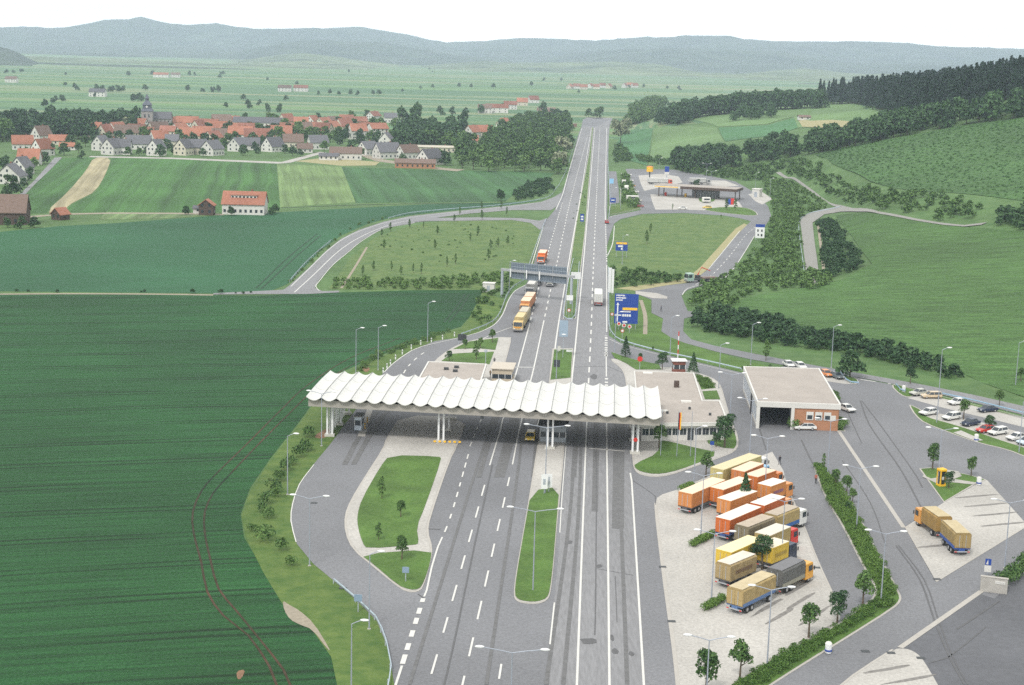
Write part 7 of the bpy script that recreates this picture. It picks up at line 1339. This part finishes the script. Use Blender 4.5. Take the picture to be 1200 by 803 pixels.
for px, py, s, l_ in [(363.5, 513, 1.3, 'topmost'), (358, 529, 1.2, 'second'), (348, 536.5, 1.3, 'third'), (336, 552, 1.2, 'fourth'), (328.5, 564, 1.2, 'fifth'), (320.5, 575.5, 1.2, 'sixth'), (313, 591, 1.2, 'seventh'), (315, 607, 1.0, 'eighth'), (311, 634, 1.4, 'large dark ninth'), (328.5, 646, 1.1, 'tenth'), (295.5, 623, .7, 'small outlying'), (341, 664, .9, 'lowest'), (341, 545, 1.0, 'inner'), (324, 583, 1.0, 'narrow'), (309, 600, .9, 'pale')]:
    q = G(px, py); o = place_tree(BM[rng.integers(3)] if True else None, q.x, q.y, s * 1.25, f'{l_} shrub of the loose line on the verge outside the bypass', 'shrubs in a line on the bypass verge', name='shrub', cat='shrub', z=0)
# young planted trees with stake-thin trunks: crown and trunk are parts
def young(kind, h, r, seed, m, n=420, size=.16):
    n = int(n * 1.9); size = size * .66
    V, F, mb, _ = (columnar if kind == 'col' else conifer if kind == 'con' else broadleaf)(h, r, seed, n, size, m); cr_ = npmesh('crown', V, F, [m]); tk__ = mb.build('trunk', 'bark'); a, b = cr_.data, tk__.data; bpy.data.objects.remove(cr_); bpy.data.objects.remove(tk__); return a, b, h
YP = {'round': [young('b', 4.2, 1.25, s, 'leaf', 520, .17) for s in (61, 62, 63)], 'col': [young('col', 4, .75, s, 'leaf', 380, .15) for s in (64, 65)], 'dark': [young('b', 4.6, 1.6, s, 'leaf_dark', 650, .18) for s in (66, 67)], 'con': [young('con', 5, 1.4, 68, 'leaf_dark', 600, .17)], 'thin': [young('col', 3, .4, s, 'leaf', 160, .13) for s in (69, 70)]}
def ytree(px, py, kind, h, label, group='young trees planted around the checkpoint', z=.15):
    a, b, hh = YP[kind][rng.integers(len(YP[kind]))]; p = G(px, py); s = h / hh; o = empty('young_tree', (p.x, p.y, p.z + z), rng.uniform(0, 6.28), label, 'tree', group); o.scale = (s, s, s)
    for nm, me in (('crown', a), ('trunk', b)): q = bpy.data.objects.new(nm, me); C.objects.link(q); q.parent = o
for a in [(447.4, 585.5, 'col', 3.6, 'slender young tree at the top of the truck island lawn'), (469.6, 607, 'round', 3.0, 'round young tree in the middle of the truck island lawn'), (443.5, 634, 'col', 2.6, 'smallest young tree at the left of the truck island lawn'), (470.8, 657, 'round', 3.6, 'young tree on the path between the two island lawns'),
          (526.7, 424, 'dark', 2.8, 'young tree on the lower lawn of the west office island'), (545, 410, 'round', 2.8, 'young tree beside the dark twin board at the bypass'), (563, 409, 'round', 2.9, 'young tree right of the twin board behind the white slab'), (558, 422, 'col', 4.4, 'tall slender young tree behind the west office'), (577, 402, 'round', 3.6, 'young tree at the right corner of the west lawn'),
          (733, 419, 'con', 5.0, 'dark conical tree on the grass wedge beside the exit lane'), (750, 424, 'round', 2.2, 'small round tree above the red stop disc'), (776, 434, 'dark', 4.4, 'dense dark young tree left of the guard hut'), (812, 440, 'con', 5.2, 'conical tree right of the guard hut'), (897.5, 423, 'col', 5.0, 'slender dark tree behind the back left corner of the garage'), (765, 412, 'round', 1.2, 'tiny bush-like tree on the exit verge'),
          (772, 526, 'round', 5.0, 'young tree beside the last canopy column'), (849, 525, 'dark', 6.6, 'large dark tree at the right end of the customs office'), (839, 525, 'dark', 3.0, 'small dark tree left of the large one at the customs office'), (827, 560, 'round', 4.6, 'young tree at the kerb above the pale yellow lorry'), (872, 600, 'con', 6.2, 'dark conifer growing between the orange trailers'), (893, 668, 'dark', 5.6, 'dark tree growing between the yellow and tan lorries'), (843, 606, 'round', 2.0, 'small bush-like tree left of the deep orange trailer'),
          (947.5, 748, 'round', 5.0, 'round young tree standing alone on the truck park edge'), (866.7, 797, 'round', 5.0, 'young tree in the hedge at the bottom of the truck park'), (827, 818, 'round', 6.0, 'young tree cut by the bottom edge of the view'), (981, 730, 'dark', 4.4, 'young dark tree in the hedge left of the corner'), (1010.7, 712, 'round', 5.2, 'pale young tree inside the corner of the long hedge'),
          (964.7, 552, 'thin', 3.0, 'thin young tree at the upper tip of the long hedge'), (979, 571, 'round', 3.4, 'young tree in the upper long hedge, left of a pair'), (992, 580, 'round', 3.6, 'young tree in the upper long hedge, right of a pair'), (998.7, 591, 'round', 2.8, 'young tree below the pair in the long hedge'), (993, 600, 'dark', 1.7, 'dark bushy sapling in the long hedge'),
          (1092.6, 551, 'round', 4.9, 'young tree at the top of the telephone island'), (1138, 559, 'round', 3.7, 'young tree at the right of the telephone island'), (1111.5, 573, 'dark', 3.1, 'dark young tree beside the telephone booth'), (1129, 492, 'round', 4.6, 'young tree between the two rows of parked cars'), (1158.7, 506, 'dark', 3.6, 'dark tree half hiding the red car'), (1171, 477, 'round', 4.0, 'young tree beyond the access road at the right'), (1066.5, 450, 'dark', 4.0, 'dark tree by the gate of the car park'), (1196, 448, 'round', 3.5, 'young tree near the right edge beyond the access road'),
          (851, 247, 'col', 5.6, 'slender tree on the service exit island, left one'), (861.5, 247, 'col', 5.2, 'slender tree on the service exit island, right one'), (788, 246.5, 'thin', 3.0, 'thin dark sapling before the service forecourt'), (816, 224, 'dark', 6.5, 'dark tree rising behind the service canopy'), (762, 274, 'col', 4.0, 'slender sapling in the service meadow, upper one'), (758, 286, 'col', 5.0, 'slender sapling in the service meadow, lower one'), (845, 255.5, 'round', 1.5, 'low bush in the upper right service meadow')]:
    ytree(*a)
for x, y in [(500, 370), (550, 350), (635, 350), (680, 370), (737, 360), (775, 365), (840, 250), (895, 330), (935, 320), (1005, 210), (1040, 185), (1090, 300), (1100, 250), (720, 150), (785, 150), (850, 180), (955, 90), (930, 120), (1180, 230), (1135, 240), (600, 250), (1060, 110), (590, 190), (630, 165), (1150, 60), (1175, 90), (1058, 60)]:
    ytree(x / 4 + 300, y / 4 + 230, 'thin' if x % 2 else 'col', rng.uniform(2.6, 4.2), 'slender sapling planted in the meadow inside the west ramp loop', 'saplings in the loop meadow', 0)
for o in bpy.data.objects:
    for k in ('nt',):
        if k in o: del o[k]
